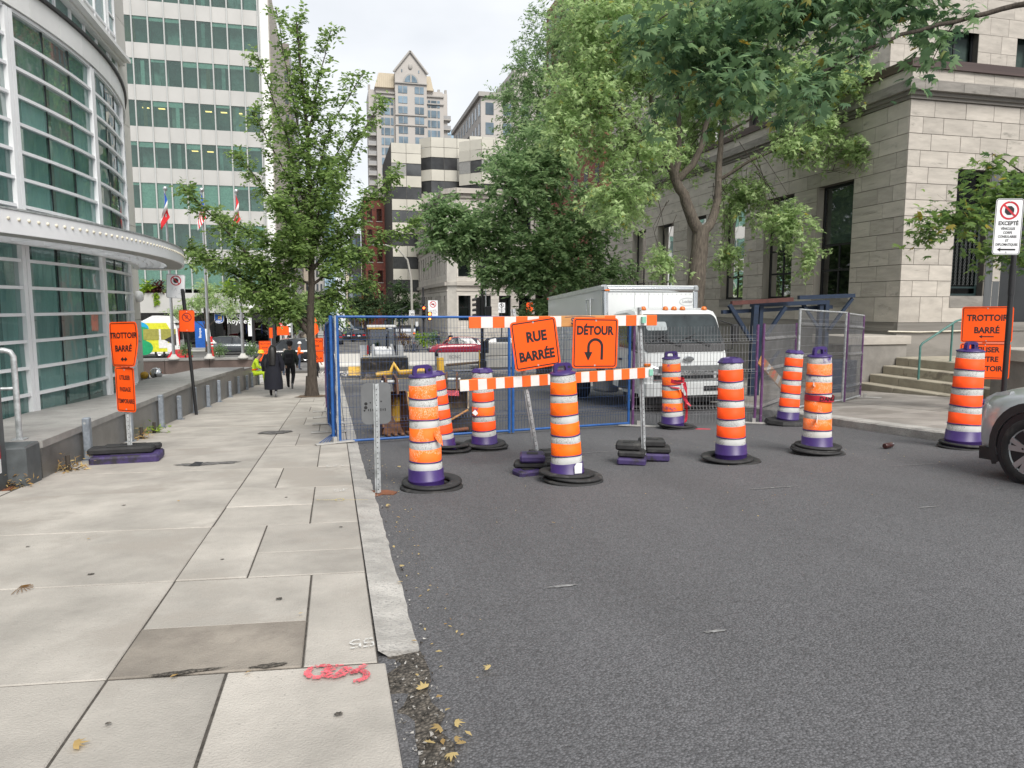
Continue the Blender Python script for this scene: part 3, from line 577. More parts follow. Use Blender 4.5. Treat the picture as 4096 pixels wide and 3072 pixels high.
for a, b in zip(tt, tt[1:]): arcbox(MB(), a+.02, b-.02, RG-.1, RG+.09, 6.075, 6.46, 3).obj('cladding_panel', panel_w, hb)
arcbox(MB(), A0, A1, RG-.3, RG+.14, 6.465, 6.52, 30).obj('ledge', plastic_k, hb); arcbox(MB(), A0, A1, RG-1.7, RG-.0, 6.47, 6.50, 30).obj('bow_roof', metal_w, hb)
# the flat wall that the bow grows out of, with its upper windows, cornice and concrete pilaster
FL = Face((-5.33, 0, 0), (0, 1, 0), (1, 0, 0))
FL.block('upper_panel', hb, panel_w, 2, 21.4, 6.525, 7.27, -.3, -.01); FL.block('upper_sill', hb, metal_w, 2, 21.4, 7.275, 7.33, -.2, .03)
ym = [17.03-.93*k for k in range(15, 0, -1)]+[17.03, 17.97, 18.87, 19.76, 20.65, 21.4]
for a, b in zip(ym, ym[1:]):
    FL.block('upper_mullion', hb, metal_w, a-.035, a+.035, 7.335, 7.84, -.1, .025)
    FL.block('upper_pane', hb, teal_g, a+.04, b-.04, 7.335, 7.84, -.03, -.02)
    FL.block('upper_mullion', hb, metal_w, a-.03, a+.03, 8.13, 14, -.1, .025)
    for z0, z1 in ((8.5, 9.55), (9.61, 11.2), (11.26, 12.9)): FL.block('upper_pane', hb, teal_g, a+.035, b-.035, z0, z1, -.03, -.02)
for z in (8.47, 9.58, 11.23, 12.93): FL.block('upper_transom', hb, metal_w, 2, 21.4, z-.028, z+.028, -.08, .022)
FL.block('upper_back', hb, MATS['inner_teal'], 2, 21.4, 6.6, 14, -.9, -.8); FL.block('cornice_back', hb, panel_w, 2, 21.4, 8.1, 8.44, -.3, -.01)
for k, (z0, z1, pr) in enumerate(((7.845, 7.93, .12), (7.934, 8.03, .27), (8.034, 8.10, .2))): FL.block('cornice', hb, panel_w, 2, 21.78, z0, z1, -.2, pr)
FL.block('roof_panel', hb, panel_w, 2, 21.4, 13, 22, -.3, -.01)
for z0, z1 in ((-.35, .9), (.94, 2.2), (2.24, 3.4), (3.44, 4.2), (4.24, 6.0)):
    for y0 in (2, 4.5, 7, 9.3): FL.block('side_panel', hb, panel_w if (z0 == 3.44) else teal_g, y0+.05, min(y0+2.4, 10.4), z0+.03, z1-.03, -.04, -.02)
for y0 in (2, 4.5, 7, 9.3): FL.block('side_mullion', hb, metal_w, y0-.05, y0+.05, -.4, 6.5, -.1, .04)
FL.block('side_back', hb, MATS['inner_teal'], 2, 10.5, -.6, 6.5, -1.2, -1.1)
zz = [-1.4, 1.1, 3.7, 6.4, 9.1, 11.8, 14.5, 22]
for z0, z1 in zip(zz, zz[1:]): FL.block('pilaster_block', hb, concrete_w, 21.48, 22.45, z0+.006, z1-.006, -6, .0)
FL.block('pilaster_core', hb, mortar, 21.49, 22.44, -1.4, 22, -5.9, -.012)
for k in range(24): FL.block('side_window_bar', hb, metal_w, 20.9, 21.47, -.4+k*.62, -.35+k*.62, -.1, .01)
FL.block('side_window_post', hb, metal_w, 20.86, 20.92, -.4, 14, -.1, .02); FL.block('side_window_post', hb, metal_w, 21.42, 21.475, -.4, 14, -.1, .02); FL.block('side_pane', hb, teal_g, 20.93, 21.41, -.4, 13.8, -.05, -.04); FL.block('side_back', hb, dark_in, 20.8, 21.47, -.5, 14, -.5, -.4)
for zz_, ww in ((.62, .42), (.47, .5), (-.1, .36)):
    m = MB()
    for k in range(7): FL.mbox(m, 21.75+ww*k/6.5, 21.75+ww*k/6.5+ww/9, zz_, zz_+.045+.02*math.sin(k*5), -.001, .012)
    m.obj('relief_letters', galv, hb)
wl = thing('wall_lamp', 'round white alarm lamp on the pale concrete wall end', 'wall lamp', (-5.33, 22.1, 1.75)); MB().lathe([(.02, .02), (.15, .0), (.16, .09), (.12, .16), (0, .18)], 20, axis='x').obj('lamp_dome', white_s, wl)
sc_ = thing('siamese_connection', 'chrome and yellow fire department pipe connection on the pale wall', 'hydrant', (-5.1, 22.2, -.55))
MB().tube([(-.1, 0, -.35), (-.1, 0, .12)], .06, 10).tube([(.12, 0, -.35), (.12, 0, .05)], .05, 10).obj('standpipe', galv, sc_); MB().lathe([(0, -.16), (.15, -.14), (.17, -.05), (.1, .02), (.06, .05)], 18, axis='y').obj('cap', chrome, sc_, (.16, 0, .12)); MB().lathe([(0, -.16), (.1, -.15), (.1, -.04), (.06, .02)], 14, axis='y').obj('valve', yellow_m, sc_, (-.14, 0, .08))
# canopy
cp = thing('canopy', 'curved white steel canopy with a row of bolt caps below the curved glass', 'canopy')
RO = 15.8; C0, C1 = -34, 17.0
arcbox(MB(), C0, C1, RO-.05, RO, 2.45, 2.76, 60).obj('fascia', metal_w, cp); arcbox(MB(), C0, C1, RO-.06, RO+.012, 2.764, 2.79, 60).obj('fascia_rim', galv, cp)
arcbox(MB(), C0, C1, RO-.38, RO-.052, 2.45, 2.48, 60).obj('soffit_band', M('soffit_grey', (.38, .375, .36), .6, var=.05), cp)
arcbox(MB(), C0, C1, RG+.08, RG+.2, 2.44, 2.56, 60).obj('inner_band', metal_w, cp)
for r in (14.98, 15.12, 15.27): arcbox(MB(), C0, C1, r-.012, r+.012, 2.5, 2.62, 60).obj('louvre', metal_w, cp)
for t in np.arange(C0+1, C1, 3.1): arcbox(MB(), t-.04, t+.04, RG+.2, RO-.39, 2.47, 2.66, 1).obj('rib', metal_w, cp)
frost = M('frosted_canopy_glass', (.80, .82, .83), .3, var=.03)
nt = frost.node_tree; tl_ = nt.nodes.new('ShaderNodeBsdfTranslucent'); tl_.inputs[0].default_value = (.9, .92, .93, 1); nt.links.new(tl_.outputs[0], nt.nodes['Material Output'].inputs[0])
arcbox(MB(), C0, C1, RG+.1, RO-.06, 2.70, 2.715, 60).obj('canopy_glass', frost, cp)
# rounded nose at the far end
nose = MB(); vs = []; rc = (RO+RG+.08)/2; hw = (RO-RG-.08)/2
for i in range(17):
    a = -PI/2+PI*i/16; q = rc+hw*math.sin(a)*1; tt_ = C1+math.degrees(hw*1.5*math.cos(a)/rc); vs += [cyl(tt_, q, 2.45), cyl(tt_, q, 2.76), cyl(C1, q, 2.45), cyl(C1, q, 2.76)]
nose.add(vs, [(4*i, 4*i+4, 4*i+5, 4*i+1) for i in range(16)]+[(4*i, 4*i+2, 4*i+6, 4*i+4) for i in range(16)]+[(4*i+1, 4*i+5, 4*i+7, 4*i+3) for i in range(16)], 0, True); nose.obj('nose', metal_w, cp)
bm = MB().lathe([(.026, 0), (.024, .012), (.012, .022), (0, .024)], 8, axis='x').mesh('bolt', M('bolt_cap', (.66, .62, .5), .4))
for t in np.arange(-26, 17, .66): o = link('bolt_cap', bm, cp, cyl(t, RO+.001, 2.645), (0, 0, R(t)))
# ---------------------------------------------------------------- stone building on the right
sb = thing('stone_building', 'grey cut stone building with tall black framed windows on the right', 'building')
FW = Face((16.3, 17.84, 0), (0, 1, 0), (-1, 0, 0)); FS = Face((16.3, 17.84, 0), (1, 0, 0), (0, -1, 0))
courses = [(.99, 1.76)]+[(1.76+.47*k, 2.23+.47*k) for k in range(12)]
wins = [(2.15, 3.95, 1.76, 5.52), (5.2, 7.0, 1.76, 5.52), (8.35, 10.1, 1.76, 5.52), (11.5, 13.25, 1.76, 5.52), (14.65, 16.4, 1.76, 5.52), (17.8, 19.55, 1.76, 5.52)]
swin = [(1.80, 3.0, 1.79, 5.51), (3.62, 6.9, -.02, 5.51)]
wall_holes(FW, sb, mortar, 0, 26, -2.2, 8.3, wins, .36); wall_holes(FS, sb, mortar, 0, 9.5, -1.2, 8.3, swin, .36)
ashlar(FS, sb, ashlar_m, -.028, 9.5, courses, swin, .62, 1.15, .028, .016, limit=300, seed=3)
ashlar(FW, sb, ashlar_m, .0, 26, courses, wins, .6, 1.2, .026, .016, limit=300, seed=5)
for w in wins:                                                     # stone jambs, head and sill around each opening
    FW.block('jamb', sb, ashlar_m, w[0]-.0, w[0]+.012, w[2], w[3], -.345, .0); FW.block('jamb', sb, ashlar_m, w[1]-.012, w[1], w[2], w[3], -.345, .0)
    FW.block('sill', sb, ashlar_dk, w[0]-.02, w[1]+.02, 1.44, 1.755, -.35, .05); FW.block('spandrel_panel', sb, ashlar_m, w[0]+.0, w[1]-.0, 1.0, 1.435, -.02, .014)
    z0, z1 = w[2], w[3]; mid = (w[0]+w[1])/2
    window(FW, sb, w[0]+.015, w[1]-.015, z0, z1, .26, black_fr, winglass, [(mid, z0, z0+1.78)], [z0+1.78, z0+.93], .085, blind=(.49, 1, M('grey_blind', (.17, .215, .205), .8) if 'grey_blind' not in MATS else MATS['grey_blind']))
for F, a0, a1 in ((FW, 0, 26), (FS, -.06, 9.5)):
    F.block('plinth', sb, ashlar_dk, a0-(.0 if F is FW else 0), a1, .72, .985, -.1, .06)
    F.block('rough_base', sb, ashlar_dk, a0, a1, -2.2, .715, -.1, .03)
def trim(z0, z1, pr, m, name):
    FS.block(name, sb, m, -pr, 9.5, z0, z1, -.1, pr); FW.block(name, sb, m, .003, 26, z0, z1, -.1, pr)
for k in range(14):
    FS.block('frieze_stone', sb, ashlar_m, -.1+k*.72, .61+k*.72, 7.905, 8.24, -.1, .12-.002*(k % 2)); FS.block('cornice_stone', sb, ashlar_dk, -.30+k*.92, .61+k*.92, 7.60, 7.84, -.1, .30-.002*(k % 2)) if k < 11 else None
for k in range(22):
    FW.block('frieze_stone', sb, ashlar_m, .003+k*1.15, 1.146+k*1.15, 7.905, 8.24, -.1, .12-.002*(k % 2)); FW.block('cornice_stone', sb, ashlar_dk, .003+k*1.2, 1.196+k*1.2, 7.60, 7.84, -.1, .30-.002*(k % 2))
trim(7.844, 7.90, .24, ashlar_dk, 'moulding'); trim(7.50, 7.595, .17, ashlar_dk, 'moulding'); trim(7.41, 7.495, .09, ashlar_dk, 'moulding'); trim(8.245, 8.49, .2, copper, 'roof_flashing')
MB().box((21.2, 30.9, 8.2), (9.6, 26, .1)).obj('roof', copper, sb)
w = swin[0]; wf = window(FS, sb, w[0]+.01, w[1]-.01, w[2], w[3], .2, M('dark_green_frame', (.012, .03, .03), .5), winglass, [], [3.9, 2.05], .07)
gm = MB()
for r_ in range(9):
    for s_ in range(7):
        x = w[0]+.09+s_*.157; z = 2.12+r_*.2
        for dx in (1, -1): gm.tube([FS.p(x+(.0785 if dx < 0 else 0), z, -.12), FS.p(x+(.0785 if dx > 0 else 0), z+.1, -.12), FS.p(x+(.0785 if dx < 0 else 0), z+.2, -.12)], .008, 4, cap=False)
gm.obj('window_grille', M('grille_iron', (.09, .1, .1), .5), wf)
FS.block('sill', sb, ashlar_dk, w[0]-.02, w[1]+.02, 1.44, 1.785, -.3, .04); FS.block('spandrel_panel', sb, ashlar_dk, w[0], w[1], 1.0, 1.435, -.02, .012)
FS.block('door_pilaster', sb, M('bronze_pilaster', (.085, .09, .095), .5), 3.02, 3.3, .7, 5.5, -.2, .05); FS.block('door_pilaster', sb, MATS['bronze_pilaster'], 3.34, 3.6, .7, 5.5, -.2, .03)
dd = FS.block('door', sb, M('bronze_door', (.022, .024, .026), .4), 3.65, 6.88, -.01, 5.5, -.34, -.3)
ub = thing('upper_stone_block', 'taller pale stone block rising behind the lower stone building', 'building')
FU = Face((19.3, 22.2, 0), (1, 0, 0), (0, -1, 0)); FV = Face((19.3, 22.2, 0), (0, 1, 0), (-1, 0, 0))
uc = [(8.2+.62*k, 8.82+.62*k) for k in range(16)]
uw = [(2.1, 3.75, 9.0, 11.55), (5.5, 7.1, 9.0, 11.55)]; uv = [(3+4*k, 4.8+4*k, 9.2, 11.6) for k in range(4)]
wall_holes(FU, ub, mortar, 0, 9, 8, 18.2, uw, .3); wall_holes(FV, ub, mortar, 0, 26, 8, 18.2, uv, .3)
ashlar(FU, ub, ashlar_m, -.02, 9, uc, uw, .7, 1.3, .02, limit=300, seed=11); ashlar(FV, ub, ashlar_m, 0, 26, uc, uv, .7, 1.3, .02, limit=300, seed=12)
for q in uw: window(FU, ub, q[0], q[1], q[2], q[3], .22, black_fr, winglass, [((q[0]+q[1])/2, q[2], q[3])], [], .09, blind=(0, 1, MATS['grey_blind']))
for q in uv: window(FV, ub, q[0], q[1], q[2], q[3], .22, black_fr, winglass, [((q[0]+q[1])/2, q[2], q[3])], [], .09)
# entrance stair, cheek walls, rail
st = thing('entrance_stairs', 'four worn stone steps up to the stone building entrance', 'stairs')
for k in range(4):
    x0 = 14.58+.43*k; zt = -.70+.235*k; ye = 17.38
    cuts = [12.9, 14.55 if k % 2 == 0 else 13.6, 16.0+.3*k, ye]
    for a, b in zip(cuts, cuts[1:]): MB().box(((x0+17)/2, (a+b)/2, zt-.4), (17-x0, b-a-.008, .8), 0, 0, .018).obj('step', step_m, st)
MB().box((18.4, 15.2, -.45), (3.9, 5.3, .84)).obj('landing', step_m, st)
for y0, y1, nm in ((17.4, 18.9, 'stone pedestal wall with a flat cap at the far side of the steps'), (11.9, 12.88, 'stone pedestal wall at the near side of the steps')):
    c = thing('pedestal', 'grey '+nm, 'pedestal', (15.3, (y0+y1)/2, -.9))
    zc = .62 if y0 > 15 else .55; d = y1-y0
    MB().box((.0, 0, (zc-.25+.9)/2-.1), (1.92, d, zc-.25+.9+.2), 0, 0, .01).obj('pedestal_body', ashlar_dk, c); MB().box((-.01, 0, zc+.9-.122), (2.14, d+.1, .25), 0, 0, .012).obj('pedestal_cap', ashlar_m, c)
    MB().box((-.75, 0, .12), (.72, d+.05, .34), 0, 0, .01).obj('pedestal_foot', ashlar_dk, c)
hr = thing('handrail', 'green painted pipe handrail on the entrance steps', 'railing', (15.1, 15.7, -.66))
grn = M('green_paint', (.06, .17, .15), .5, var=.15, scale=8, grime=(.12, .2, .18), gscale=6)
MB().tube([(0, 0, .02), (.0, 0, 1.08), (.06, 0, 1.16), (1.1, 0, 1.74), (1.25, 0, 1.78), (3.0, 0, 1.78)], .028, 10).obj('rail_pipe', grn, hr); MB().tube([(1.0, 0, .66), (1.0, 0, 1.70)], .026, 10).obj('post', grn, hr); MB().box((0, 0, .012), (.12, .12, .02)).box((1.0, 0, .66), (.12, .12, .02)).obj('foot_plate', grn, hr)
cd = MB().tube([(15.9, 17.76, .74), (17, 17.75, .71), (19, 17.75, .74)], .022, 6).obj('conduit', M('white_conduit', (.66, .62, .52), .5)); tag(cd, 'thin white conduit pipe along the stone base by the steps', 'pipe')
# ---------------------------------------------------------------- office tower across the crossing
of = thing('office_tower', 'grey office tower with bands of teal windows across the crossing', 'building')
FO = Face((0, 80, 0), (1, 0, 0), (0, -1, 0))
mx_ = [-16.88+1.467*k for k in range(-6, 8)]; xr = -6.45
zb = [3.27+3.99*k for k in range(8)]
intm = [M('office_room_a', (.10, .18, .16), .9, var=.5, scale=.5), M('office_room_b', (.38, .50, .45), .9, var=.4, scale=.6), M('office_room_c', (.20, .30, .27), .9, var=.45, scale=.7), M('office_blind', (.66, .80, .72), .8), M('office_room_d', (.22, .17, .09), .9)]
lampm = emit('office_lamp', (1, .6, .2), .9)
for k, z in enumerate(zb):
    cols = mx_+[xr]
    for i in range(len(cols)-1):
        a, b = cols[i]+.06, cols[i+1]-.06
        FO.block('spandrel', of, office_p, a-.03, b+.03, z+2.5, z+3.985, -.15, 0)
        g = MB(); g.quad(FO.p(a, z, -.05), FO.p(b, z, -.05), FO.p(b, z+2.5, -.05), FO.p(a, z+2.5, -.05)); g.obj('pane', office_g, of)
        q = random.random(); mt = intm[3] if k in (0, 2) and random.random() < .93 else intm[0] if q < .5 else intm[2] if q < .75 else intm[1] if q < .95 else intm[4]
        d = -.2 if mt is intm[3] else -1.4
        bk = MB(); bk.quad(FO.p(a-.1, z-.1, d), FO.p(b+.1, z-.1, d), FO.p(b+.1, z+2.6, d), FO.p(a-.1, z+2.6, d)); bk.obj('room', mt, of)
        if mt is not intm[3] and random.random() < .75: bl = MB(); h = random.choice((.25, .35, .35, .5)); bl.quad(FO.p(a, z+2.5-h, -.15), FO.p(b, z+2.5-h, -.15), FO.p(b, z+2.5, -.15), FO.p(a, z+2.5, -.15)); bl.obj('blind', intm[3], of)
        if mt is not intm[3] and random.random() < .4: bl = MB(); x = a+random.uniform(0, .9); bl.quad(FO.p(x, z, -.25), FO.p(x+.35, z, -.25), FO.p(x+.35, z+2.4, -.25), FO.p(x, z+2.4, -.25)); bl.obj('blind', random.choice((intm[1], intm[3], intm[4])), of)
        if mt is not intm[3] and k in (3, 4) and random.random() < .45: lm = MB(); lm.box(FO.p((a+b)/2, z+1.95, -.7), (.6, .3, .06)); lm.obj('ceiling_lamp', lampm, of)
    FO.block('white_edge', of, panel_w, xr+.06, -5.6, z-1.49, z+2.49, -.15, .02)
mul_m = M('office_mullion', (.44, .45, .44), .45)
for x in mx_+[xr]: FO.block('mullion', of, mul_m, x-.06, x+.06, .5, 34.5, -.1, .14)
rib = M('ribbed_concrete', (.40, .37, .33), .8, var=.1)
for k in range(50): MB_ = piece('side_rib', of, rib, (-5.57, 80.3+k*.5, 16), (.12, .3, 37))
MB().box((-16, 93.6, 15.9), (20.6, 23, 37)).obj('core_wall', dark_in, of)
MB().box((-14, 79.0, 1.75), (17.2, 2.1, 2.0), 0, 0, .02).obj('parapet', office_p, of)
MB().box((-5.0, 79.2, -1), (.8, 1.6, 3.45)).obj('end_pier', office_p, of); MB().box((-14.2, 80.4, -1.1), (17.4, .1, 3.6)).obj('shopfront_back', dark_in, of)
for k in range(11):
    a = -22.4+k*1.52; MB().box((a+.75, 78.6, -1.15), (1.46, .03, 3.6)).obj('shop_pane', bank_g, of)
MB().box((-14.1, 78.7, .3), (17, .12, .96)).obj('sign_band', plastic_k, of); MB().box((-6.2, 78.45, -1), (.7, .3, 3.6)).obj('dark_pier', plastic_k, of)
bluef = M('bank_blue', (.01, .10, .42), .5); gold = M('bank_gold', (.75, .5, .05), .5)
MB().box((-13.2, 78.5, -1.6), (.95, .06, 3.0)).obj('blue_banner', bluef, of); text('Banque', .34, white_s, of, (-13.2, 78.46, -1.3), (PI/2, -PI/2, 0), .02)
for k in range(4): MB().box((-9.2+k*.6, 78.9, -.9), (.5, .02, 1.0)).obj('window_poster', M('poster_blue', (.02, .04, .22), .5) if k == 0 else MATS['poster_blue'], of)
text('Banque\nRoyale', .72, white_s, of, (-9.62, 78.58, .17), bold=.018, lsp=.82)
sh = [(-.44, .5), (.44, .5), (.44, -.2), (.3, -.42), (0, -.5), (-.3, -.42), (-.44, -.2)]
bs = MB().prism([(a*1.02, b*1.02) for a, b in sh], 0, .04, XZ).obj('bank_shield', white_s, of, (-11.33, 78.62, .15)); MB().prism([(a*.92, b*.92) for a, b in sh], 0, .03, XZ).obj('shield_face', bluef, bs, (0, -.04, 0))
text('RBC', .3, white_s, bs, (0, -.075, -.3), bold=.03); MB().box((.08, -.08, .2), (.3, .02, .12), 0).box((-.02, -.08, .05), (.14, .02, .2)).box((.2, -.08, .02), (.12, .02, .22)).obj('shield_lion', gold, bs)
nt_ = MB().box((-5.25, 78.36, -.78), (.66, .03, .95)); po = nt_.obj('wall_poster', M('poster_red', (.55, .06, .08), .5), of); MB().box((0, 0, 0), (.5, .01, .4)).prism([(-.2, -.25), (.2, -.25), (0, .1)], 0, .012, XZ).obj('poster_print', M('poster_pink', (.75, .4, .4), .5), po, (-5.25, 78.33, -.7))
# ---------------------------------------------------------------- limestone corner mansion
lm = thing('limestone_mansion', 'pale limestone corner building with tall windows beyond the crossing', 'building')
FA = Face((13.6, 80, 0), (1, 0, 0), (0, -1, 0)); FB = Face((12.7, 80.9, 0), (0, 1, 0), (-1, 0, 0))
cz = [(-1.6+.42*k, -1.18+.42*k) for k in range(11)]; cz2 = [(4.2+.42*k, 4.62+.42*k) for k in range(24)]
wa = [(.2+2.35*k, 1.6+2.35*k, -.2, 2.8) for k in range(8)]+[(.2+2.35*k, 1.6+2.35*k, 4.75, 7.7) for k in range(8)]+[(.2+2.35*k, 1.6+2.35*k, 9.4, 12) for k in range(8)]
wb = []
for z0, z1 in ((-.3, 2.75), (5.0, 8.0), (9.6, 12.2)):
    wb += [(1.5, 2.6, z0, z1)]+[(5.2+1.75*k, 6.2+1.75*k, z0, z1) for k in range(3)]+[(13+2.6*k, 14.2+2.6*k, z0, z1) for k in range(8)]
wall_holes(FA, lm, trim_l, 0, 26, -2.9, 14.5, wa, .35); wall_holes(FB, lm, trim_l, 0, 33, -2.9, 14.5, wb, .35)
MB().prism([(13.6, 80), (12.7, 80.9), (13.3, 81.2), (13.9, 80.6)], -2.9, 14.5, lambda a, b, h: (a, b, h)).obj('corner_wall', limestone, lm)
ashlar(FA, lm, limestone, 0, 26, cz+cz2, wa, 2.2, 3.0, .03, .022, limit=190, seed=21); COUNT[lm.name] = 150; ashlar(FB, lm, limestone, 0, 33, cz+cz2, wb, 2.2, 3.0, .03, .022, limit=260, seed=22)
tg = M('teal_curtain', (.20, .30, .28), .9, var=.15, scale=3, stretch=(4, 4, .2))
for q in wa: window(FA, lm, q[0]+.05, q[1]-.05, q[2], q[3], .25, black_fr, winglass, [], [(q[2]+q[3])/2], .07, back_m=tg)
for q in wb: window(FB, lm, q[0]+.05, q[1]-.05, q[2], q[3], .25, black_fr, winglass, [], [(q[2]+q[3])/2], .07, back_m=tg)
def band(z0, z1, pr, nm='string_course'):
    FA.block(nm, lm, trim_l, -.02, 26, z0, z1, -.2, pr); FB.block(nm, lm, trim_l, -.02, 33, z0, z1, -.2, pr)
    d = pr*.72; mb = MB().prism([(13.6-pr*.5+.2, 80-pr), (12.7-pr, 80.9-pr*.5+.2), (13.1, 81.1), (13.8, 80.5)], z0+.002, z1-.002, lambda a, b, h: (a, b, h)); mb.obj(nm, trim_l, lm)
band(3.1, 3.3, .08); band(3.75, 4.15, .3); band(8.5, 8.75, .12); band(9.0, 9.3, .32); band(13.4, 13.8, .25); band(13.85, 14.4, .6, 'cornice')
for q in wb[12:16]+wb[:0]: FB.block('window_hood', lm, trim_l, q[0]-.3, q[1]+.3, q[3]+.25, q[3]+.5, 0, .35)
FB.block('oriel_bay', lm, trim_l, 29.6, 33, 3.8, 13.2, 0, .9); MB().box((24, 96, 5), (20, 30, 15)).obj('inner_block', dark_in, lm)
for k in range(5): FB.block('bay_window', lm, winglass, 29.9, 32.7, 4.9+4.4*k if k < 2 else 30, 7.6+4.4*k if k < 2 else 30.1, .9, .92) if k < 2 else None
text('Sherbrooke', .34, black_p, lm, (17.15, 79.9, 3.05-.35+.05), bold=.01)
# ---------------------------------------------------------------- cream panel building
cb_ = thing('cream_panel_building', 'stepped cream panel building with dark window bands behind the limestone corner', 'building')
bandg = M('dark_band_glass', (.06, .063, .066), .12, var=.3, scale=.4, rnd=.4); joint = M('panel_joint', (.10, .095, .085), .9)
def block_b(x0, x1, y0, ztop, zlow, z0=0, cham=0, seed=0):
    r = random.Random(seed); F = Face((x0+cham, y0, 0), (1, 0, 0), (0, -1, 0)); wdt = x1-x0-cham
    MB().box(((x0+cham+x1)/2, y0+9, (ztop+zlow)/2), (wdt, 17.9, ztop-zlow)).obj('core', joint, cb_)
    faces = [(F, wdt)]
    if cham: faces.append((Face((x0, y0+cham, 0), (math.sqrt(.5), -math.sqrt(.5), 0), (-math.sqrt(.5), -math.sqrt(.5), 0)), cham*math.sqrt(2)))
    for F_, wd_ in faces:
        n = max(1, round(wd_/2.1)); z = ztop; row = 0
        seqs = [1.45, 1.45] + [None, 1.65]*12
        for s_ in seqs:
            h = s_ if s_ else 1.75
            for i in range(n):
                a, b = wd_*i/n, wd_*(i+1)/n; m = cream if s_ else bandg
                if s_ is None and row == 2 and r.random() < .6: m = M('shade_panel', (.30, .30, .29), .6) if 'shade_panel' not in MATS else MATS['shade_panel']
                nm = 'panel' if s_ else 'window'
                mb = MB(); F_p = F_.p; d = .05 if s_ else -.02
                vs = [F_p(a+.03, z-h+.03, d), F_p(b-.03, z-h+.03, d), F_p(b-.03, z-.03, d), F_p(a+.03, z-.03, d), F_p(a+.03, z-h+.03, -.06), F_p(b-.03, z-h+.03, -.06), F_p(b-.03, z-.03, -.06), F_p(a+.03, z-.03, -.06)]
                mb.add(vs, [(0, 1, 2, 3), (0, 4, 5, 1), (1, 5, 6, 2), (2, 6, 7, 3), (3, 7, 4, 0)]); mb.obj(nm, m, cb_)
            z -= h; row += 1
            if z < zlow+1.6: break
block_b(8.9, 13.3, 108.5, 25.2, -2, seed=1); block_b(13.2, 22.5, 108, 26.2, -2, cham=1.5, seed=2); block_b(18.6, 25, 103.5, 25.3, 0, cham=2.8, seed=3); block_b(22.4, 40, 118, 29, 0, seed=4)
# ---------------------------------------------------------------- brick building and other mid-distance blocks
brick_m = M('red_brick', (.23, .075, .055), .85, var=.15, scale=3, grime=(.16, .06, .05), gscale=1, gthr=.55); bc = thing('brick_building', 'narrow red brick building left of the cream panel building', 'building')
FK = Face((5.6, 124, 0), (1, 0, 0), (0, -1, 0)); bw_ = [(.4+1.6*k, 1.25+1.6*k, 2+3.4*j, 4+3.4*j) for k in range(2) for j in range(5)]
wall_holes(FK, bc, brick_m, 0, 3.6, -4, 20, bw_, .25)
for q in bw_: window(FK, bc, *q, .15, black_fr, winglass, [], [(q[2]+q[3])/2], .07); FK.block('sill', bc, trim_l, q[0]-.1, q[1]+.1, q[2]-.14, q[2], -.1, .08)
MB().box((7.4, 132, 8), (3.59, 15.5, 24)).obj('brick_core', brick_m, bc); FK.block('cornice', bc, trim_l, -.1, 3.7, 19.4, 20.1, 0, .3)
for j in range(26): FK.block('brick_course', bc, brick_m, 0, 3.6, -2+.84*j, -1.985+.84*j, 0, .02)
def slab_tower(name, label, x0, x1, y0, y1, z0, z1, m, wm, nx, nz, fx=.6, fz=.55, ny=0):
    t = thing(name, label, 'building'); MB().box(((x0+x1)/2, (y0+y1)/2, (z0+z1)/2), (x1-x0, y1-y0, z1-z0)).obj('wall', m, t)
    um = unit(wm); sx = (x1-x0)/nx; sz = (z1-z0)/nz
    for i in range(nx):
        for j in range(nz): link('window', um, t, (x0+sx*(i+.5), y0-.01, z0+sz*(j+.5)), (0, 0, 0), (sx*fx, .06, sz*fz))
    sy = (y1-y0)/max(ny, 1); xx = x1 if x1 < 2 else x0
    for i in range(ny):
        for j in range(nz): link('window', um, t, (xx, y0+sy*(i+.5), z0+sz*(j+.5)), (0, 0, 0), (.06, sy*fx, sz*fz))
    return t
win_d = M('far_window', (.05, .06, .07), .15, rnd=.4); win_b = M('far_blue_window', (.13, .20, .26), .15, rnd=.3)
slab_tower('brown_tower', 'brown grey tower behind the sidewalk tree', -9.5, -5.4, 118, 150, -4, 41, M('brown_wall', (.22, .19, .17), .8), win_d, 4, 14, .5, .5, 8)
slab_tower('beige_block', 'beige street block far behind the sidewalk tree', -6.4, -4.4, 152, 190, -5, 24, M('beige_wall', (.48, .42, .34), .8), win_d, 2, 7, .4, .5, 8)
slab_tower('grey_block', 'grey low block behind the street trees', -5.2, -2.2, 196, 240, -6, 22, M('grey_wall2', (.36, .35, .33), .8), win_d, 3, 8, .5, .5, 10)
slab_tower('glass_tower', 'blue glass tower closing the far end of the street', -3, 1.6, 300, 330, -10, 60, win_b, M('blue_panel', (.30, .40, .46), .2, rnd=.25), 5, 30, .75, .6)
slab_tower('tan_block', 'tan block on the right of the far street', 4.2, 10, 225, 250, -8, 17, M('tan_wall', (.50, .44, .35), .8), win_d, 4, 7, .45, .5, 6)
slab_tower('dark_block', 'dark grey block between the brick building and street trees', 3.9, 5.5, 140, 170, -5, 15, M('dark_wall', (.13, .13, .13), .7), win_b, 2, 6, .7, .5, 6)
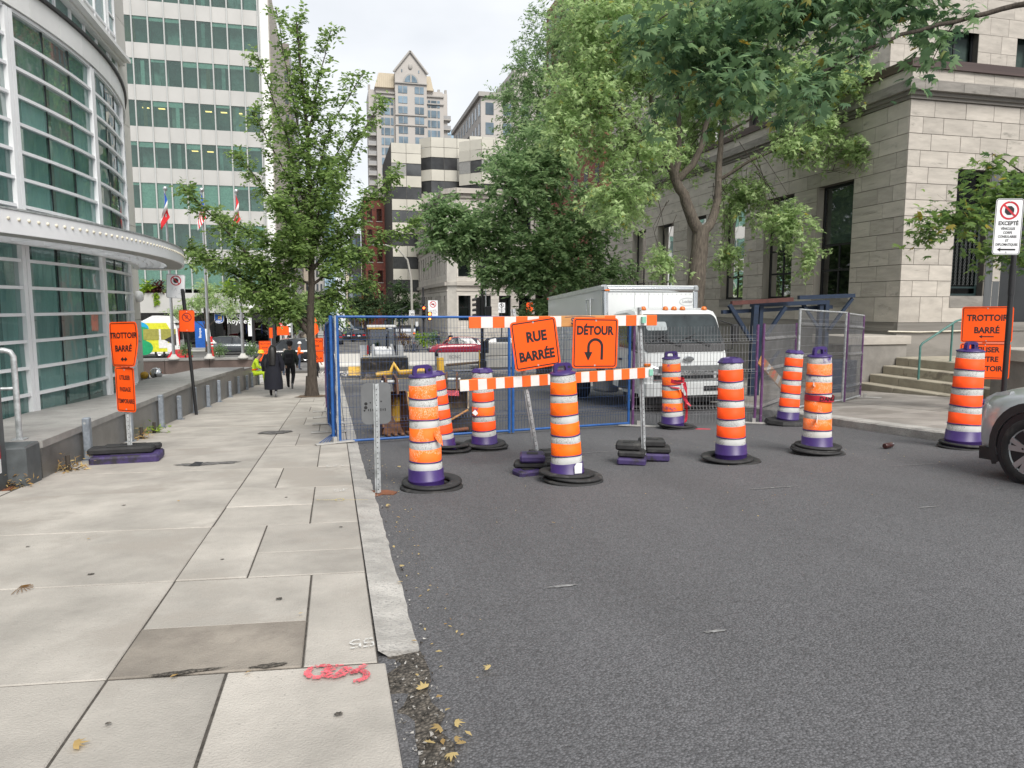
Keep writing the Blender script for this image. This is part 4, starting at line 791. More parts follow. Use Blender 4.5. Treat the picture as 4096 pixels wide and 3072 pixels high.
# ---------------------------------------------------------------- gabled apartment tower
gt = thing('gabled_tower', 'pale apartment tower with a pointed gable and balconies far behind', 'building')
gs = M('tower_stone', (.44, .415, .39), .85, var=.07, scale=.15); gs2 = M('tower_trim', (.35, .335, .315), .85, var=.05); gw_ = M('tower_window', (.16, .22, .27), .12, rnd=.35, var=.3, scale=.3); rf = M('tan_metal_roof', (.50, .43, .32), .5, var=.05, scale=.4)
def gx(x): return (x-21)*1.158+24.3
def gzz(z): return 1.5+(z-1.5)*1.158
YG = 220
def gb(name, x0, x1, z0, z1, y0, y1, m): return piece(name, gt, m, ((gx(x0)+gx(x1))/2, (y0+y1)/2, (gzz(z0)+gzz(z1))/2), (gx(x1)-gx(x0), y1-y0, gzz(z1)-gzz(z0)))
gb('wall', 16.95, 25.0, 20, 58.0, YG, YG+16, gs); gb('wall', 12.2, 16.94, 20, 55.6, YG+1.5, YG+16, gs); gb('wall', 25.01, 29.5, 20, 55.4, YG+1.5, YG+16, gs); gb('wall', 10.4, 12.19, 20, 56.6, YG+3.5, YG+16, gs); gb('wall', 29.51, 30.8, 20, 56.8, YG+3.5, YG+16, gs); gb('wall', 12.2, 29.5, 20, 57.0, YG+3, YG+16, gs)
MB().prism([(gx(16.95), gzz(58)), (gx(25.0), gzz(58)), (gx(25.0), gzz(60.6)), (gx(20.85), gzz(65.4)), (gx(16.95), gzz(60.6))], YG, YG+10, lambda a, b, h: (a, h, b)).obj('gable', gs, gt)
for (xa, za, xb, zb_) in ((16.6, 60.4, 20.85, 65.75), (20.85, 65.75, 25.3, 60.4)): MB().tube([(gx(xa), YG-.2, gzz(za)), (gx(xb), YG-.2, gzz(zb_))], .4, 4).obj('gable_coping', gs2, gt)
for x0, x1 in ((11.9, 16.9), (25.05, 27.0)): MB().prism([(gx(x0), gzz(57)), (gx(x1), gzz(57)), (gx(x1-(.8 if x0 > 20 else 0)), gzz(60.5)), (gx(x0+(1.1 if x0 < 20 else 0)), gzz(60.5))], YG+2, YG+10, lambda a, b, h: (a, h, b)).obj('mansard_roof', rf, gt)
for k in range(9): gb('roof_seam', 12.6+k*.5, 12.66+k*.5, 57, 60.4, YG+1.95, YG+2, M('seam_metal', (.42, .36, .27), .5) if k == 0 else MATS['seam_metal'])
pts = [(math.cos(PI*i/14), math.sin(PI*i/14)) for i in range(15)]
MB().prism([(gx(20.95)+a*2.25, gzz(58.1)+b*2.5) for a, b in pts], YG-.25, YG-.02, lambda a, b, h: (a, h, b)).obj('arch_surround', gs2, gt)
MB().prism([(gx(20.95)+a*1.85, gzz(58.1)+b*2.05) for a, b in pts], YG-.32, YG-.26, lambda a, b, h: (a, h, b)).obj('arch_window', gw_, gt); gb('arch_mullion', 20.75, 21.15, 58.05, 59.8, YG-.45, YG-.33, gs2)
MB().lathe([(.1, -.1), (.62, -.1), (.62, .1)], 20, axis='y').obj('medallion', gs2, gt, (gx(20.85), YG-.12, gzz(62))).scale = (1, 1, 1.4)
for x in (18.7, 23.0): gb('slit_window', x-.12, x+.12, 60.5, 61.2, YG-.1, YG, gw_)
for j in range(12):
    zt = 57.1-j*2.5
    for (x0, x1) in ((17.7, 20.0), (21.9, 24.2)):
        gb('window', x0, x1, zt-1.7, zt, YG-.14, YG-.02, gw_); gb('window_mullion', (x0+x1)/2-.06, (x0+x1)/2+.06, zt-1.7, zt, YG-.2, YG-.145, gs2)
    if j > 0:
        for (x0, x1) in ((13.4, 16.5), (25.4, 28.5)):
            z2 = zt+.35
            for a, b in ((x0, x0+.65), (x0+.85, x0+2.25), (x0+2.45, x1)): gb('window', a, b, z2-1.75-.6, z2-.6, YG+1.36, YG+1.49, gw_)
    if j > 1: 
        gb('balcony', 29.4, 31.6, zt-2.2, zt-1.85, YG+2.5, YG+6, gs2); gb('balcony_rail', 29.5, 31.55, zt-1.84, zt-1.05, YG+2.55, YG+2.6, M('rail_grey', (.30, .30, .3), .6) if 'rail_grey' not in MATS else MATS['rail_grey'])
        gb('balcony', 10.0, 12.1, zt-2.2, zt-1.85, YG+2.0, YG+6, gs2); gb('balcony_rail', 10.1, 12.1, zt-1.84, zt-1.05, YG+2.05, YG+2.1, MATS['rail_grey'])
for z, pr in ((57.95, .5), (50.1, .35), (47.6, .3)): gb('string_course', 16.8, 25.15, z-.25, z, YG-pr, YG-.0, gs2)
for x0, x1, z in ((12.1, 16.9, 55.6), (25.05, 29.6, 55.5), (12.1, 16.9, 54.6), (25.05, 29.6, 53.6)): gb('string_course', x0, x1, z-.3, z, YG+1.0, YG+1.48, gs2)
for x in (10.6, 30.4, 27.0, 28.6): gb('roof_pot', x-.3, x+.3, 56.6, 57.8, YG+3.6, YG+4.4, gs2)
mb = MB().tube([(gx(5.7), YG+20, gzz(34)), (gx(5.7), YG+20, gzz(46.5))], [.25, .06], 6); o = mb.obj('antenna_mast', galv); tag(o, 'thin grey antenna mast left of the gabled tower', 'antenna')
slab_tower('blue_tower', 'small pale blue glass tower right of the gabled tower', 47.5, 51.6, 300, 306, 20, 73.5, win_b, M('pale_blue_panel', (.42, .56, .68), .2, rnd=.2), 4, 24, .85, .8)
# classical block at right and brick apartments behind the trees
rb = thing('corniced_tower', 'pale corniced tower rising behind the trees on the right', 'building')
MB().box((36, 146, 18), (18, 30, 42)).obj('wall', gs, rb); MB().box((35.9, 145.9, 39.4), (18.8, 30.8, .8)).obj('cornice', gs2, rb); MB().box((41, 147, 42.5), (14, 26, 6)).obj('penthouse', gs, rb)
um = unit(gw_)
for j in range(10):
    for k in range(9): link('window', um, rb, (26.98, 132.5+k*3.1, 37-j*3.5), (0, 0, 0), (.1, 1.3, 2.1))
    for k in range(5): link('window', um, rb, (28.6+k*3.3, 130.98, 37-j*3.5), (0, 0, 0), (1.5, .1, 2.1))
slab_tower('brick_apartments', 'tall red brick apartment block glimpsed through the trees', 24, 46, 62, 80, -3, 34, brick_m, win_d, 8, 10, .35, .5, 6)
# ---------------------------------------------------------------- foliage
LT = {'oval': (np.array([(0, 0, 0), (.26, .45, .05), (0, 1, -.02), (-.26, .45, .05)], float), [(0, 1, 2), (0, 2, 3)]),
      'narrow': (np.array([(0, 0, 0), (.15, .4, .03), (0, 1, -.08), (-.15, .4, .03)], float), [(0, 1, 2), (0, 2, 3)]),
      'star': (np.array([(0, 0, 0), (.2, .35, .03), (0, 1.05, -.06), (-.2, .35, .03), (.58, .62, -.05), (-.58, .62, -.05), (.5, .12, -.04), (-.5, .12, -.04)], float), [(0, 1, 2, 3), (0, 4, 1), (0, 3, 5), (0, 6, 1), (0, 3, 7)]),
      'maple': (np.array([(0, .05, 0), (.16, .42, .03), (0, 1.0, -.06), (-.16, .42, .03), (.44, .78, -.05), (.30, .42, .02), (.58, .40, -.06), (.40, .10, -.02), (-.44, .78, -.05), (-.30, .42, .02), (-.58, .40, -.06), (-.40, .10, -.02)], float),
                [(0, 1, 2, 3), (0, 5, 4, 1), (0, 7, 6, 5), (0, 3, 8, 9), (0, 9, 10, 11)])}
def leaf_mesh(name, kind, P, D, N, S, mat, tint):
    T, faces = LT[kind]; n = len(P); k = len(T)
    D = D/np.maximum(np.linalg.norm(D, axis=1, keepdims=True), 1e-6); X = np.cross(D, N); X /= np.maximum(np.linalg.norm(X, axis=1, keepdims=True), 1e-6); Z = np.cross(X, D)
    V = P[:, None, :]+S[:, None, None]*(X[:, None, :]*T[None, :, 0:1]+D[:, None, :]*T[None, :, 1:2]+Z[:, None, :]*T[None, :, 2:3])
    fl = [len(f) for f in faces]; idx = np.concatenate([np.array(f) for f in faces]); L = len(idx)
    loops = (np.arange(n)[:, None]*k+idx[None, :]).ravel(); tot = np.tile(np.array(fl), n); st = np.concatenate([[0], np.cumsum(tot)[:-1]])
    me = bpy.data.meshes.new(name); me.vertices.add(n*k); me.vertices.foreach_set('co', V.astype(np.float32).ravel()); me.loops.add(n*L); me.loops.foreach_set('vertex_index', loops.astype(np.int32))
    me.polygons.add(n*len(faces)); me.polygons.foreach_set('loop_start', st.astype(np.int32)); me.polygons.foreach_set('loop_total', tot.astype(np.int32)); me.update(calc_edges=True)
    at = me.attributes.new('tint', 'FLOAT', 'POINT'); at.data.foreach_set('value', np.repeat(tint, k).astype(np.float32)); me.materials.append(mat); return me
def vrand(n): v = rng.normal(size=(n, 3)); return v/np.linalg.norm(v, axis=1, keepdims=True)
class Tree:
    def __init__(s, name, label, loc, group=None, cat='tree'):
        s.t = thing(name, label, cat, loc, 0, group); s.o = Vector(loc); s.w = MB(); s.tw = MB(); s.P = []; s.D = []; s.N = []; s.S = []
    def limb(s, pts, r0, r1, n=7, wob=.0, seg=4):
        q = [Vector(p) for p in pts]; out = []
        for i in range(len(q)-1):                                   # catmull-rom smoothing
            p0, p1, p2, p3 = q[max(i-1, 0)], q[i], q[i+1], q[min(i+2, len(q)-1)]
            for k in range(seg):
                t = k/seg; v = .5*((2*p1)+(p2-p0)*t+(2*p0-5*p1+4*p2-p3)*t*t+(3*p1-p0-3*p2+p3)*t*t*t)
                out.append(v+Vector((random.uniform(-wob, wob), random.uniform(-wob, wob), random.uniform(-wob, wob)))*(1 if i+k else 0))
        out.append(q[-1]); m = len(out)-1
        s.w.tube([v-s.o for v in out], [r0+(r1-r0)*(i/m)**.8 for i in range(m+1)], n, cap=False); return out
    def spray(s, p, d, length, nl, size, droop=.5, spread=.5, flat=.5, tw=.006, axil=.9):
        p = Vector(p); d = Vector(d).normalized(); pts = [p]; side = d.cross(Vector((0, 0, 1))); side = side.normalized() if side.length > .05 else Vector((1, 0, 0))
        for i in range(3): d = (d+Vector((0, 0, -droop*.33))+Vector(rng.normal(0, .13, 3))).normalized(); pts.append(pts[-1]+d*length/3)
        if tw: s.tw.tube([v-s.o for v in pts], [tw, tw*.8, tw*.6, tw*.35], 3, cap=False)
        for i in range(nl):
            t = (i+rng.random())/nl*3; k = min(int(t), 2); q = pts[k].lerp(pts[k+1], t-k); sg = 1 if i % 2 else -1
            ld = (pts[k+1]-pts[k]).normalized()*(1-axil*.6)+side*sg*axil+Vector(rng.normal(0, .3, 3))+Vector((0, 0, -droop*.5))
            s.P.append(q-s.o+Vector(rng.normal(0, spread*.12, 3))); s.D.append(ld); s.N.append(Vector((0, 0, 1))+Vector(rng.normal(0, flat, 3))); s.S.append(size*rng.uniform(.5, 1.4))
    def clump(s, c, rad, nspray, nl, size, length=.7, src=None, droop=.5, up=.0, shell=.55, **kw):
        c = Vector(c)
        for i in range(nspray):
            v = Vector(vrand(1)[0]); rr = (shell+(1-shell)*rng.random()) if rng.random() < .75 else rng.random()*shell
            p = c+Vector((v.x*rad[0], v.y*rad[1], v.z*rad[2]))*rr; d = v+Vector((0, 0, up))+Vector(rng.normal(0, .3, 3)); s.spray(p-d.normalized()*length*.5, d, length*rng.uniform(.6, 1.3), nl, size, droop, **kw)
            if src is not None and i % 9 == 0: a = Vector(src)+Vector(rng.normal(0, .25, 3)); m = a.lerp(p, .5)+Vector(rng.normal(0, .22, 3)); s.tw.tube([a-s.o, a.lerp(m, .5)-s.o+Vector((0, 0, .06)), m-s.o, p-s.o], [.012, .010, .007, .003], 4, cap=False)
    def plume(s, pts, n, nl, size, l0, l1, droop=.3, ang=.8, t0=.15, **kw):
        """leafy shoots all along a limb"""
        m = len(pts)-1
        for i in range(n):
            t = t0+(1-t0)*(i+rng.random())/n; k = min(int(t*m), m-1); q = pts[k].lerp(pts[k+1], t*m-k); ax = (pts[k+1]-pts[k]).normalized()
            o = Vector(vrand(1)[0]); o = (o-ax*o.dot(ax)).normalized(); d = ax*(1-ang*.55)+o*ang; l = l0+(l1-l0)*t
            s.spray(q, d, l*rng.uniform(.55, 1.25), max(4, int(nl*(.5+.7*l/max(l0, l1)))), size, droop, **kw)
    def done(s, bark, leafm, kind, trunk_name='trunk', big=0):
        s.w.obj(trunk_name, bark, s.t)
        if s.tw.v: s.tw.obj('twigs', twig_m, s.t)
        if s.P:
            P, D, N, S = (np.array([tuple(v) for v in a], float) for a in (s.P, s.D, s.N)) if False else (np.array([tuple(v) for v in s.P]), np.array([tuple(v) for v in s.D]), np.array([tuple(v) for v in s.N]), np.array(s.S))
            tint = rng.random(len(P)); me = leaf_mesh('crown', kind, P, D, N, S, leafm, tint); link('crown', me, s.t)
        return s.t
# --- elm on the left sidewalk
T1 = Tree('sidewalk_tree', 'slender upright green tree growing from the left sidewalk', (-.73, 24.1, gz(24.1)))
b = T1.o
tr = T1.limb([(-.73, 24.1, -1.6), (-.70, 24.1, -.4), (-.72, 24.1, .9), (-.62, 24.1, 2.6), (-.6, 24.1, 4.5), (-.62, 24.1, 6.6), (-.75, 24.1, 8.6), (-.85, 24.05, 10.2)], .185, .02, 12, .01)
T1.w.tube([(0, 0, -.05), (0, 0, .25), (0, 0, .7)], [.27, .21, .18], 12, cap=False)
def L1(z, tip, mid, r, n, nl=24, size=.15, l0=.8, l1=.4, y=24.1, **kw):
    n = int(n*(2.0 if z < 2.8 else 1.5))
    k = min(range(len(tr)), key=lambda i: abs(tr[i].z-z)); a = tr[k]; p = T1.limb([a, a.lerp(Vector(mid), .5)+Vector((0, 0, -.03)), mid, tip], r, .012, 6, .03); T1.plume(p, n, nl, size, l0, l1, **kw); return p
L1(.7, (-4.25, 23.6, 5.0), (-2.6, 23.9, 3.2), .10, 60); L1(1.0, (-4.3, 24.8, 3.3), (-2.7, 24.4, 2.3), .07, 60); L1(2.2, (-4.0, 23.4, 2.9), (-2.3, 23.8, 2.9), .05, 46, droop=.6)
L1(2.5, (2.2, 24.6, 5.9), (.7, 24.3, 4.3), .07, 60); L1(2.0, (2.75, 23.7, 4.2), (.9, 23.9, 3.3), .06, 54); L1(1.6, (1.3, 24.4, 2.3), (.3, 24.2, 2.0), .05, 30, droop=.6); L1(3.0, (-2.9, 25.2, 6.4), (-1.7, 24.6, 4.8), .07, 54)
L1(2.9, (1.8, 25.2, 8.4), (.45, 24.5, 5.9), .06, 54); L1(3.6, (-2.2, 23.4, 7.3), (-1.3, 23.8, 5.6), .06, 44); L1(4.0, (-2.05, 24.2, 9.2), (-1.3, 24.1, 6.9), .055, 46); L1(4.6, (.95, 23.6, 7.4), (.15, 23.9, 6.1), .05, 34)
L1(5.2, (1.15, 24.3, 8.9), (.1, 24.2, 7.2), .045, 34, l0=.65); L1(5.6, (-1.45, 24.0, 10.55), (-1.05, 24.1, 8.0), .045, 34, l0=.65); L1(6.6, (.2, 24.1, 10.1), (-.3, 24.1, 8.4), .035, 30, l0=.6); L1(7.0, (-.75, 24.3, 10.5), (-.8, 24.2, 9.0), .03, 26, l0=.5)
L1(3.2, (.3, 22.6, 5.6), (-.3, 23.3, 4.6), .05, 34); L1(2.6, (-1.6, 22.4, 4.6), (-1.1, 23.2, 3.7), .05, 40); L1(3.4, (-.2, 25.8, 6.6), (-.5, 25, 5), .05, 34); L1(1.4, (-3.0, 23.2, 1.9), (-1.9, 23.7, 1.9), .04, 30, droop=.7); L1(2.4, (-3.3, 24.6, 4.2), (-2, 24.4, 3.6), .05, 44)
L1(1.2, (-2.5, 24, 1.2), (-1.6, 24, 1.4), .03, 16, droop=.6); L1(1.0, (.5, 24, 1.1), (0, 24, 1.2), .025, 10, droop=.6)
T1.plume(tr, 44, 18, .145, .7, .3, t0=.5)
T1.done(bark, leaf_elm, 'oval')
# --- silver maple in front of the stone building
T2 = Tree('silver_maple', 'large spreading maple with forked grey trunk in front of the stone building', (11.75, 22, gz(22)+.1))
T2.limb([(11.75, 22, -1.5), (11.8, 22, .3), (11.92, 22, 2.4), (12.05, 22, 4.1)], .36, .27, 12, .015)
a = T2.limb([(12.0, 22, 3.8), (11.4, 21.9, 4.9), (10.95, 21.9, 5.7), (10.5, 21.8, 6.5), (10.15, 21.8, 7.4), (9.8, 21.6, 8.8), (9.0, 21.4, 10.2)], .22, .04, 10, .03)
c = T2.limb([(12.1, 22, 3.9), (12.6, 22.1, 4.6), (12.75, 22.2, 5.7), (12.9, 22.4, 7.2), (13.4, 22.6, 9.0), (14, 22.8, 10.6)], .19, .03, 10, .03)
d = T2.limb([(10.95, 21.9, 5.6), (11.25, 22.2, 6.4), (11.3, 22.4, 7.8), (11.2, 22.6, 9.4), (11.3, 22.8, 11.6)], .14, .03, 9, .03)
e = T2.limb([(11.0, 21.9, 5.5), (11.6, 21.6, 6.3), (11.85, 21.4, 7.5), (12.1, 21.1, 8.8), (12.6, 20.8, 10.4)], .14, .03, 9, .03)
T2.limb([(10.5, 21.8, 6.4), (9.6, 21.5, 6.9), (8.6, 21.3, 7.6), (7.5, 21.2, 8.3)], .08, .02, 7, .03); T2.limb([(12.75, 22.2, 5.7), (13.6, 21.6, 6.3), (14.6, 21, 6.6), (15.3, 20.4, 6.0)], .07, .015, 7, .03); T2.limb([(12.9, 22.4, 7.2), (14.2, 22, 7.9), (15.4, 21.4, 8.1)], .06, .015, 6, .03)
for cen, rad, ns, src in [((8.9, 21.6, 9.6), (1.9, 1.9, 1.7), 210, (9.9, 21.7, 8.5)), ((7.6, 21.4, 8.0), (1.5, 1.7, 1.3), 150, (8.6, 21.3, 7.6)), ((10.6, 21.8, 11.6), (2.1, 2.0, 1.6), 230, (11.2, 22.6, 9.6)), ((12.9, 21.4, 11.2), (2.0, 2.0, 1.5), 190, (12.5, 20.9, 10.2)), ((9.2, 21.3, 6.6), (1.6, 1.6, 1.1), 150, (9.6, 21.5, 6.9)),
        ((12.6, 23.6, 8.5), (1.9, 1.3, 1.5), 190, (12.0, 21.2, 8.5)), ((14.4, 21.4, 9.0), (1.7, 1.7, 1.4), 150, (13.4, 22.6, 9)), ((15.0, 20.6, 6.9), (1.3, 1.4, 1.0), 105, (14.6, 21, 6.6)), ((9.7, 22.6, 4.9), (1.0, 1.0, .9), 60, (10.8, 21.9, 5.5)), ((13.8, 22.4, 5.2), (1.2, 1.2, 1.0), 95, (12.7, 22, 5.4)),
        ((15.7, 20.0, 8.6), (1.2, 1.2, .9), 70, (15.4, 21.4, 8.1)), ((8.6, 21.0, 4.9), (1.2, 1.3, 1.0), 85, (9.2, 21.4, 6.8)), ((14.2, 20.4, 4.2), (.8, .9, .9), 50, (13.6, 21.6, 6.2)), ((12.0, 23.6, 6.6), (1.4, 1.0, 1.1), 60, (11.8, 21.5, 7.2)), ((6.9, 21.2, 6.6), (.9, 1.1, .9), 45, (7.5, 21.2, 8.2)), ((11.2, 21.2, 9.6), (2.2, 1.6, 1.5), 170, (11.2, 22.4, 9)),
        ((14.9, 20.2, 3.1), (.45, .5, .6), 16, (14.6, 21, 4.6)), ((13.3, 22.6, 3.3), (.6, .6, .6), 26, (13.0, 22, 4.9)), ((10.5, 21.3, 2.9), (.7, .8, .6), 26, (10.6, 21.7, 5)), ((16.1, 19.9, 6.4), (.7, .8, .6), 34, (15.3, 20.4, 6)), ((7.6, 21.2, 10.2), (1.2, 1.2, 1.0), 70, (8.8, 21.4, 9.8))]:
    T2.clump(cen, rad, int(ns*1.2), 22, .135, .75, src, droop=.5, axil=.85, flat=.7)
T2.done(bark_l, leaf_sil, 'star')
# --- dense dark tree in the middle
T3 = Tree('dense_tree', 'dense dark green tree behind the white truck', (9.45, 32, gz(32)))
T3.limb([(9.45, 32, -2.1), (9.35, 32, 0.6), (9.3, 32, 3), (9.5, 32, 6), (9.4, 32, 8)], .28, .06, 10, .03)
for tip in ((5.2, 31, 4.6), (12, 31, 4), (7, 31, 7.5), (11, 32, 7.5), (6.4, 31, 2.8)): T3.limb([(9.35, 32, 2.2), (9.35*.5+tip[0]*.5, 31.6, tip[2]*.6+1.3), tip], .11, .02, 6, .05)
for cen, rad, ns in [((6.2, 31.5, 4.8), (2.0, 1.8, 1.5), 190), ((8.4, 31.3, 6.9), (2.2, 2, 1.7), 230), ((8.9, 31, 4.0), (2.2, 1.8, 1.6), 220), ((11.2, 31.4, 5.2), (2.2, 1.8, 1.9), 210), ((8.0, 31, 2.9), (1.4, 1.5, 1.0), 100), ((10.6, 31, 2.6), (1.9, 1.5, 1.2), 130), ((9.4, 31.5, 8.4), (1.7, 1.6, 1.3), 120), ((5.0, 31.4, 4.3), (1.3, 1.2, .9), 80), ((6.6, 31, 3.0), (.7, .9, .6), 26), ((12.6, 31.4, 3.0), (1.3, 1.3, 1.3), 80), ((9.2, 31, 1.4), (1.6, 1.2, .7), 50), ((4.5, 31.2, 5.5), (1.1, .9, 1.0), 60)]:
    T3.clump(cen, rad, int(ns*1.2), 24, .21, .7, None, droop=.3, axil=.85, flat=.7)
T3.done(bark, leaf_dark, 'oval')
T9 = Tree('tall_locust', 'tall dark green tree with drooping leaves beyond the forked maple', (11.2, 37, gz(37)))
T9.limb([(11.2, 37, -2.4), (11.2, 37, 5), (10.6, 37, 10), (11, 37, 14)], .3, .06, 8, .05)
for cen, rad, ns in [((10.0, 36.5, 13.0), (1.4, 1.8, 1.5), 110), ((11.6, 36.5, 15), (2.3, 2, 2.0), 210), ((9.7, 36, 10.6), (1.6, 1.6, 1.3), 115), ((11.4, 36, 11.4), (2.4, 2, 2.1), 200), ((13.6, 36.4, 13), (2.2, 2, 2.4), 190), ((8.7, 36, 11.9), (.9, 1.0, .5), 26), ((13.5, 36.4, 16.8), (2.0, 1.6, 1.4), 120), ((15.5, 36.6, 15.5), (2.0, 1.6, 2), 110), ((8.8, 36.2, 8.9), (1.3, 1.4, 1.0), 80), ((10.6, 36, 8.6), (1.8, 1.5, 1.3), 110), ((17, 36, 12), (2.5, 1.6, 2), 100)]:
    T9.clump(cen, rad, int(ns*1.05), 24, .21, .8, None, droop=.45, axil=.8, flat=.8)
T9.done(bark, leaf_sil if False else leaf_dark, 'narrow')
# --- overhead maple branch, tree standing outside the frame on the right
T4 = Tree('overhanging_maple', 'broad leaved maple whose branches hang into the upper right corner', (12.6, 6.2, gz(6)+.15))
T4.limb([(12.6, 6.2, -.6), (12.5, 6.3, 2.2), (12.2, 6.6, 4.4), (11.5, 7.2, 5.8)], .24, .13, 10, .02)
m1 = T4.limb([(11.5, 7.2, 5.8), (10.2, 8.8, 5.95), (9.3, 9.1, 5.75), (8.1, 9.1, 5.4), (7.0, 9.2, 4.9), (6.4, 9.2, 4.5)], .055, .012, 7, .02)
m2 = T4.limb([(11.4, 7.3, 5.9), (9.4, 9.6, 6.5), (7.6, 10.2, 6.3), (6.0, 10.4, 5.7), (5.0, 10.4, 5.2)], .06, .012, 7, .03)
m3 = T4.limb([(11.5, 7.2, 5.9), (9.8, 8.4, 6.8), (8.2, 8.9, 6.6), (6.2, 9.2, 6.1), (4.8, 9.2, 5.6)], .05, .012, 7, .03)
for p, n in ((m1[8:], 10), (m2[6:], 16), (m3[6:], 16)):
    for i in range(n):
        q = p[int(len(p)*(.05+.9*i/n))]; tip = q+Vector((random.uniform(-1.1, .3), random.uniform(-.7, .9), random.uniform(-.75, .15))); T4.tw.tube([q-T4.o, q.lerp(tip, .5)+Vector((0, 0, .06))-T4.o, tip-T4.o], [.012, .008, .004], 4, cap=False)
        for k in range(6): T4.spray(q.lerp(tip, .25+.15*k), Vector(vrand(1)[0])*.7+Vector((-.4, 0, -.35)), .42, 8, .16, droop=.7, axil=.8, flat=.45, spread=.8, tw=.003)
for cen, rad, ns in [((6.0, 10.0, 5.3), (1.1, .8, .55), 70), ((4.6, 9.6, 5.25), (.9, .7, .4), 38), ((6.9, 9.6, 5.9), (1.5, .9, .35), 70), ((5.6, 9.3, 4.55), (.6, .6, .35), 26), ((8.4, 9.6, 6.05), (1.0, .7, .3), 36)]:
    T4.clump(cen, rad, ns, 9, .16, .42, None, droop=.7, axil=.8, flat=.45, spread=.8, tw=.003)
# the leaves that show largest hang as single pieces, the others as one mass
order = sorted(range(len(T4.P)), key=lambda i: (T4.P[i]+T4.o-Vector((0, 0, 1.5))).length)[:240]; chosen = set(order)
lm_ = [leaf_mesh('leaf', 'maple', np.zeros((1, 3)), np.array([[0., 1, 0]]), np.array([[0., 0, 1]]), np.ones(1), leaf_map, np.array([t])) for t in (.1, .3, .5, .7, .85, .97)]
for i in order:
    D = Vector(T4.D[i]).normalized(); X = D.cross(T4.N[i]).normalized(); Z = X.cross(D); mt = Matrix((X, D, Z)).transposed()
    link('leaf', random.choice(lm_), T4.t, T4.P[i], mt.to_euler(), (T4.S[i],)*3)
for nm in ('P', 'D', 'N', 'S'): setattr(T4, nm, [v for i, v in enumerate(getattr(T4, nm)) if i not in chosen])
T4.done(bark, leaf_map, 'maple')
T5 = Tree('young_maple', 'small light green maple reaching in from the right beside the stone building', (14.9, 10.8, gz(11)+.15))
T5.limb([(14.9, 10.8, -.6), (14.8, 10.8, 1.4), (14.2, 11, 2.6), (13.2, 11, 3.1), (12.0, 11, 3.1), (10.9, 11, 2.9)], .08, .01, 7, .02)
T5.limb([(14.4, 11, 2.3), (13.6, 11, 3.4), (12.6, 11, 4.0), (11.9, 11, 4.3)], .04, .008, 6, .02); T5.limb([(14.2, 11, 2.4), (13.2, 11, 2.5), (12.0, 11, 2.3)], .03, .008, 6, .02)
for cen, rad, ns in [((11.2, 11, 3.1), (.85, .6, .38), 42), ((12.2, 11, 3.55), (.9, .6, .5), 60), ((12.0, 11.2, 4.1), (.35, .4, .25), 12), ((13.2, 11, 3.5), (.9, .6, .7), 60), ((12.4, 10.9, 2.55), (.8, .5, .28), 34), ((10.6, 11, 2.9), (.3, .4, .25), 10), ((13.3, 11, 2.5), (.6, .5, .4), 22)]:
    T5.clump(cen, rad, ns, 10, .125, .4, None, droop=.5, axil=.8, flat=.4, spread=.7, tw=.003)
T5.done(bark, leaf_map2, 'maple')
# --- thin scrub behind the truck, plaza locust, street trees
def simple(name, label, loc, h, clumps, leafm, kind, size, nl=14, length=.7, bark_=bark, r=.14, group=None, droop=.5, cat='tree'):
    t = Tree(name, label, loc, group, cat); x, y, z = loc
    t.limb([(x, y, z-.1), (x+.05, y, z+h*.35), (x-.04, y, z+h*.65), (x, y, z+h*.9)], r, r*.2, 7, .03)
    for (cx, cy, cz_), rad, ns in clumps:
        p = (x+cx, y+cy, z+cz_); t.limb([(x, y, z+h*.35), (x+cx*.4, y+cy*.4, z+cz_*.75), p], r*.4, r*.08, 5, .03); t.clump(p, rad, ns, nl, size, length, None, droop=droop, axil=.8, flat=.7)
    return t.done(bark_, leafm, kind)
for i, (x, y, h) in enumerate(((11.9, 30.5, 5.2), (13.1, 29, 5.6), (10.8, 28, 4.6))):
    t = Tree('bare_shrub', ['spindly half bare shrub behind the left end of the truck box', 'spindly half bare shrub behind the right end of the truck box', 'spindly half bare shrub in the middle behind the truck box'][i], (x, y, gz(y)), 'half bare shrubs behind the truck', 'shrub')
    for k in range(9):
        a = random.uniform(0, 6.28); tip = (x+math.cos(a)*random.uniform(.4, 1.5), y+math.sin(a)*.8, gz(y)+h*random.uniform(.6, 1)); p = t.limb([(x+math.cos(a)*.08, y, gz(y)), (x+math.cos(a)*.3, y+math.sin(a)*.2, gz(y)+h*.4), tip], .035, .006, 5, .05)
        for q in p[3:]:
            for _ in range(3): t.spray(q, Vector(vrand(1)[0])+Vector((0, 0, .2)), random.uniform(.4, .9), 7, .075, droop=.2, tw=.007)
    t.done(bark, leaf_sil, 'oval', 'stems')
simple('plaza_locust', 'small feathery locust tree in front of the bank', (-11.6, 72, -2.9), 6.4, [((-.9, 0, 4.6), (1.6, 1.2, .9), 60), ((.9, 0, 5.0), (1.8, 1.2, .9), 70), ((2.4, 0, 4.1), (1.3, 1, .7), 46), ((-2.2, 0, 3.9), (1.1, 1, .6), 30), ((.3, 0, 6.0), (1.2, 1, .6), 34)], leaf_sil, 'narrow', .24, 22, 1.0, droop=.7)
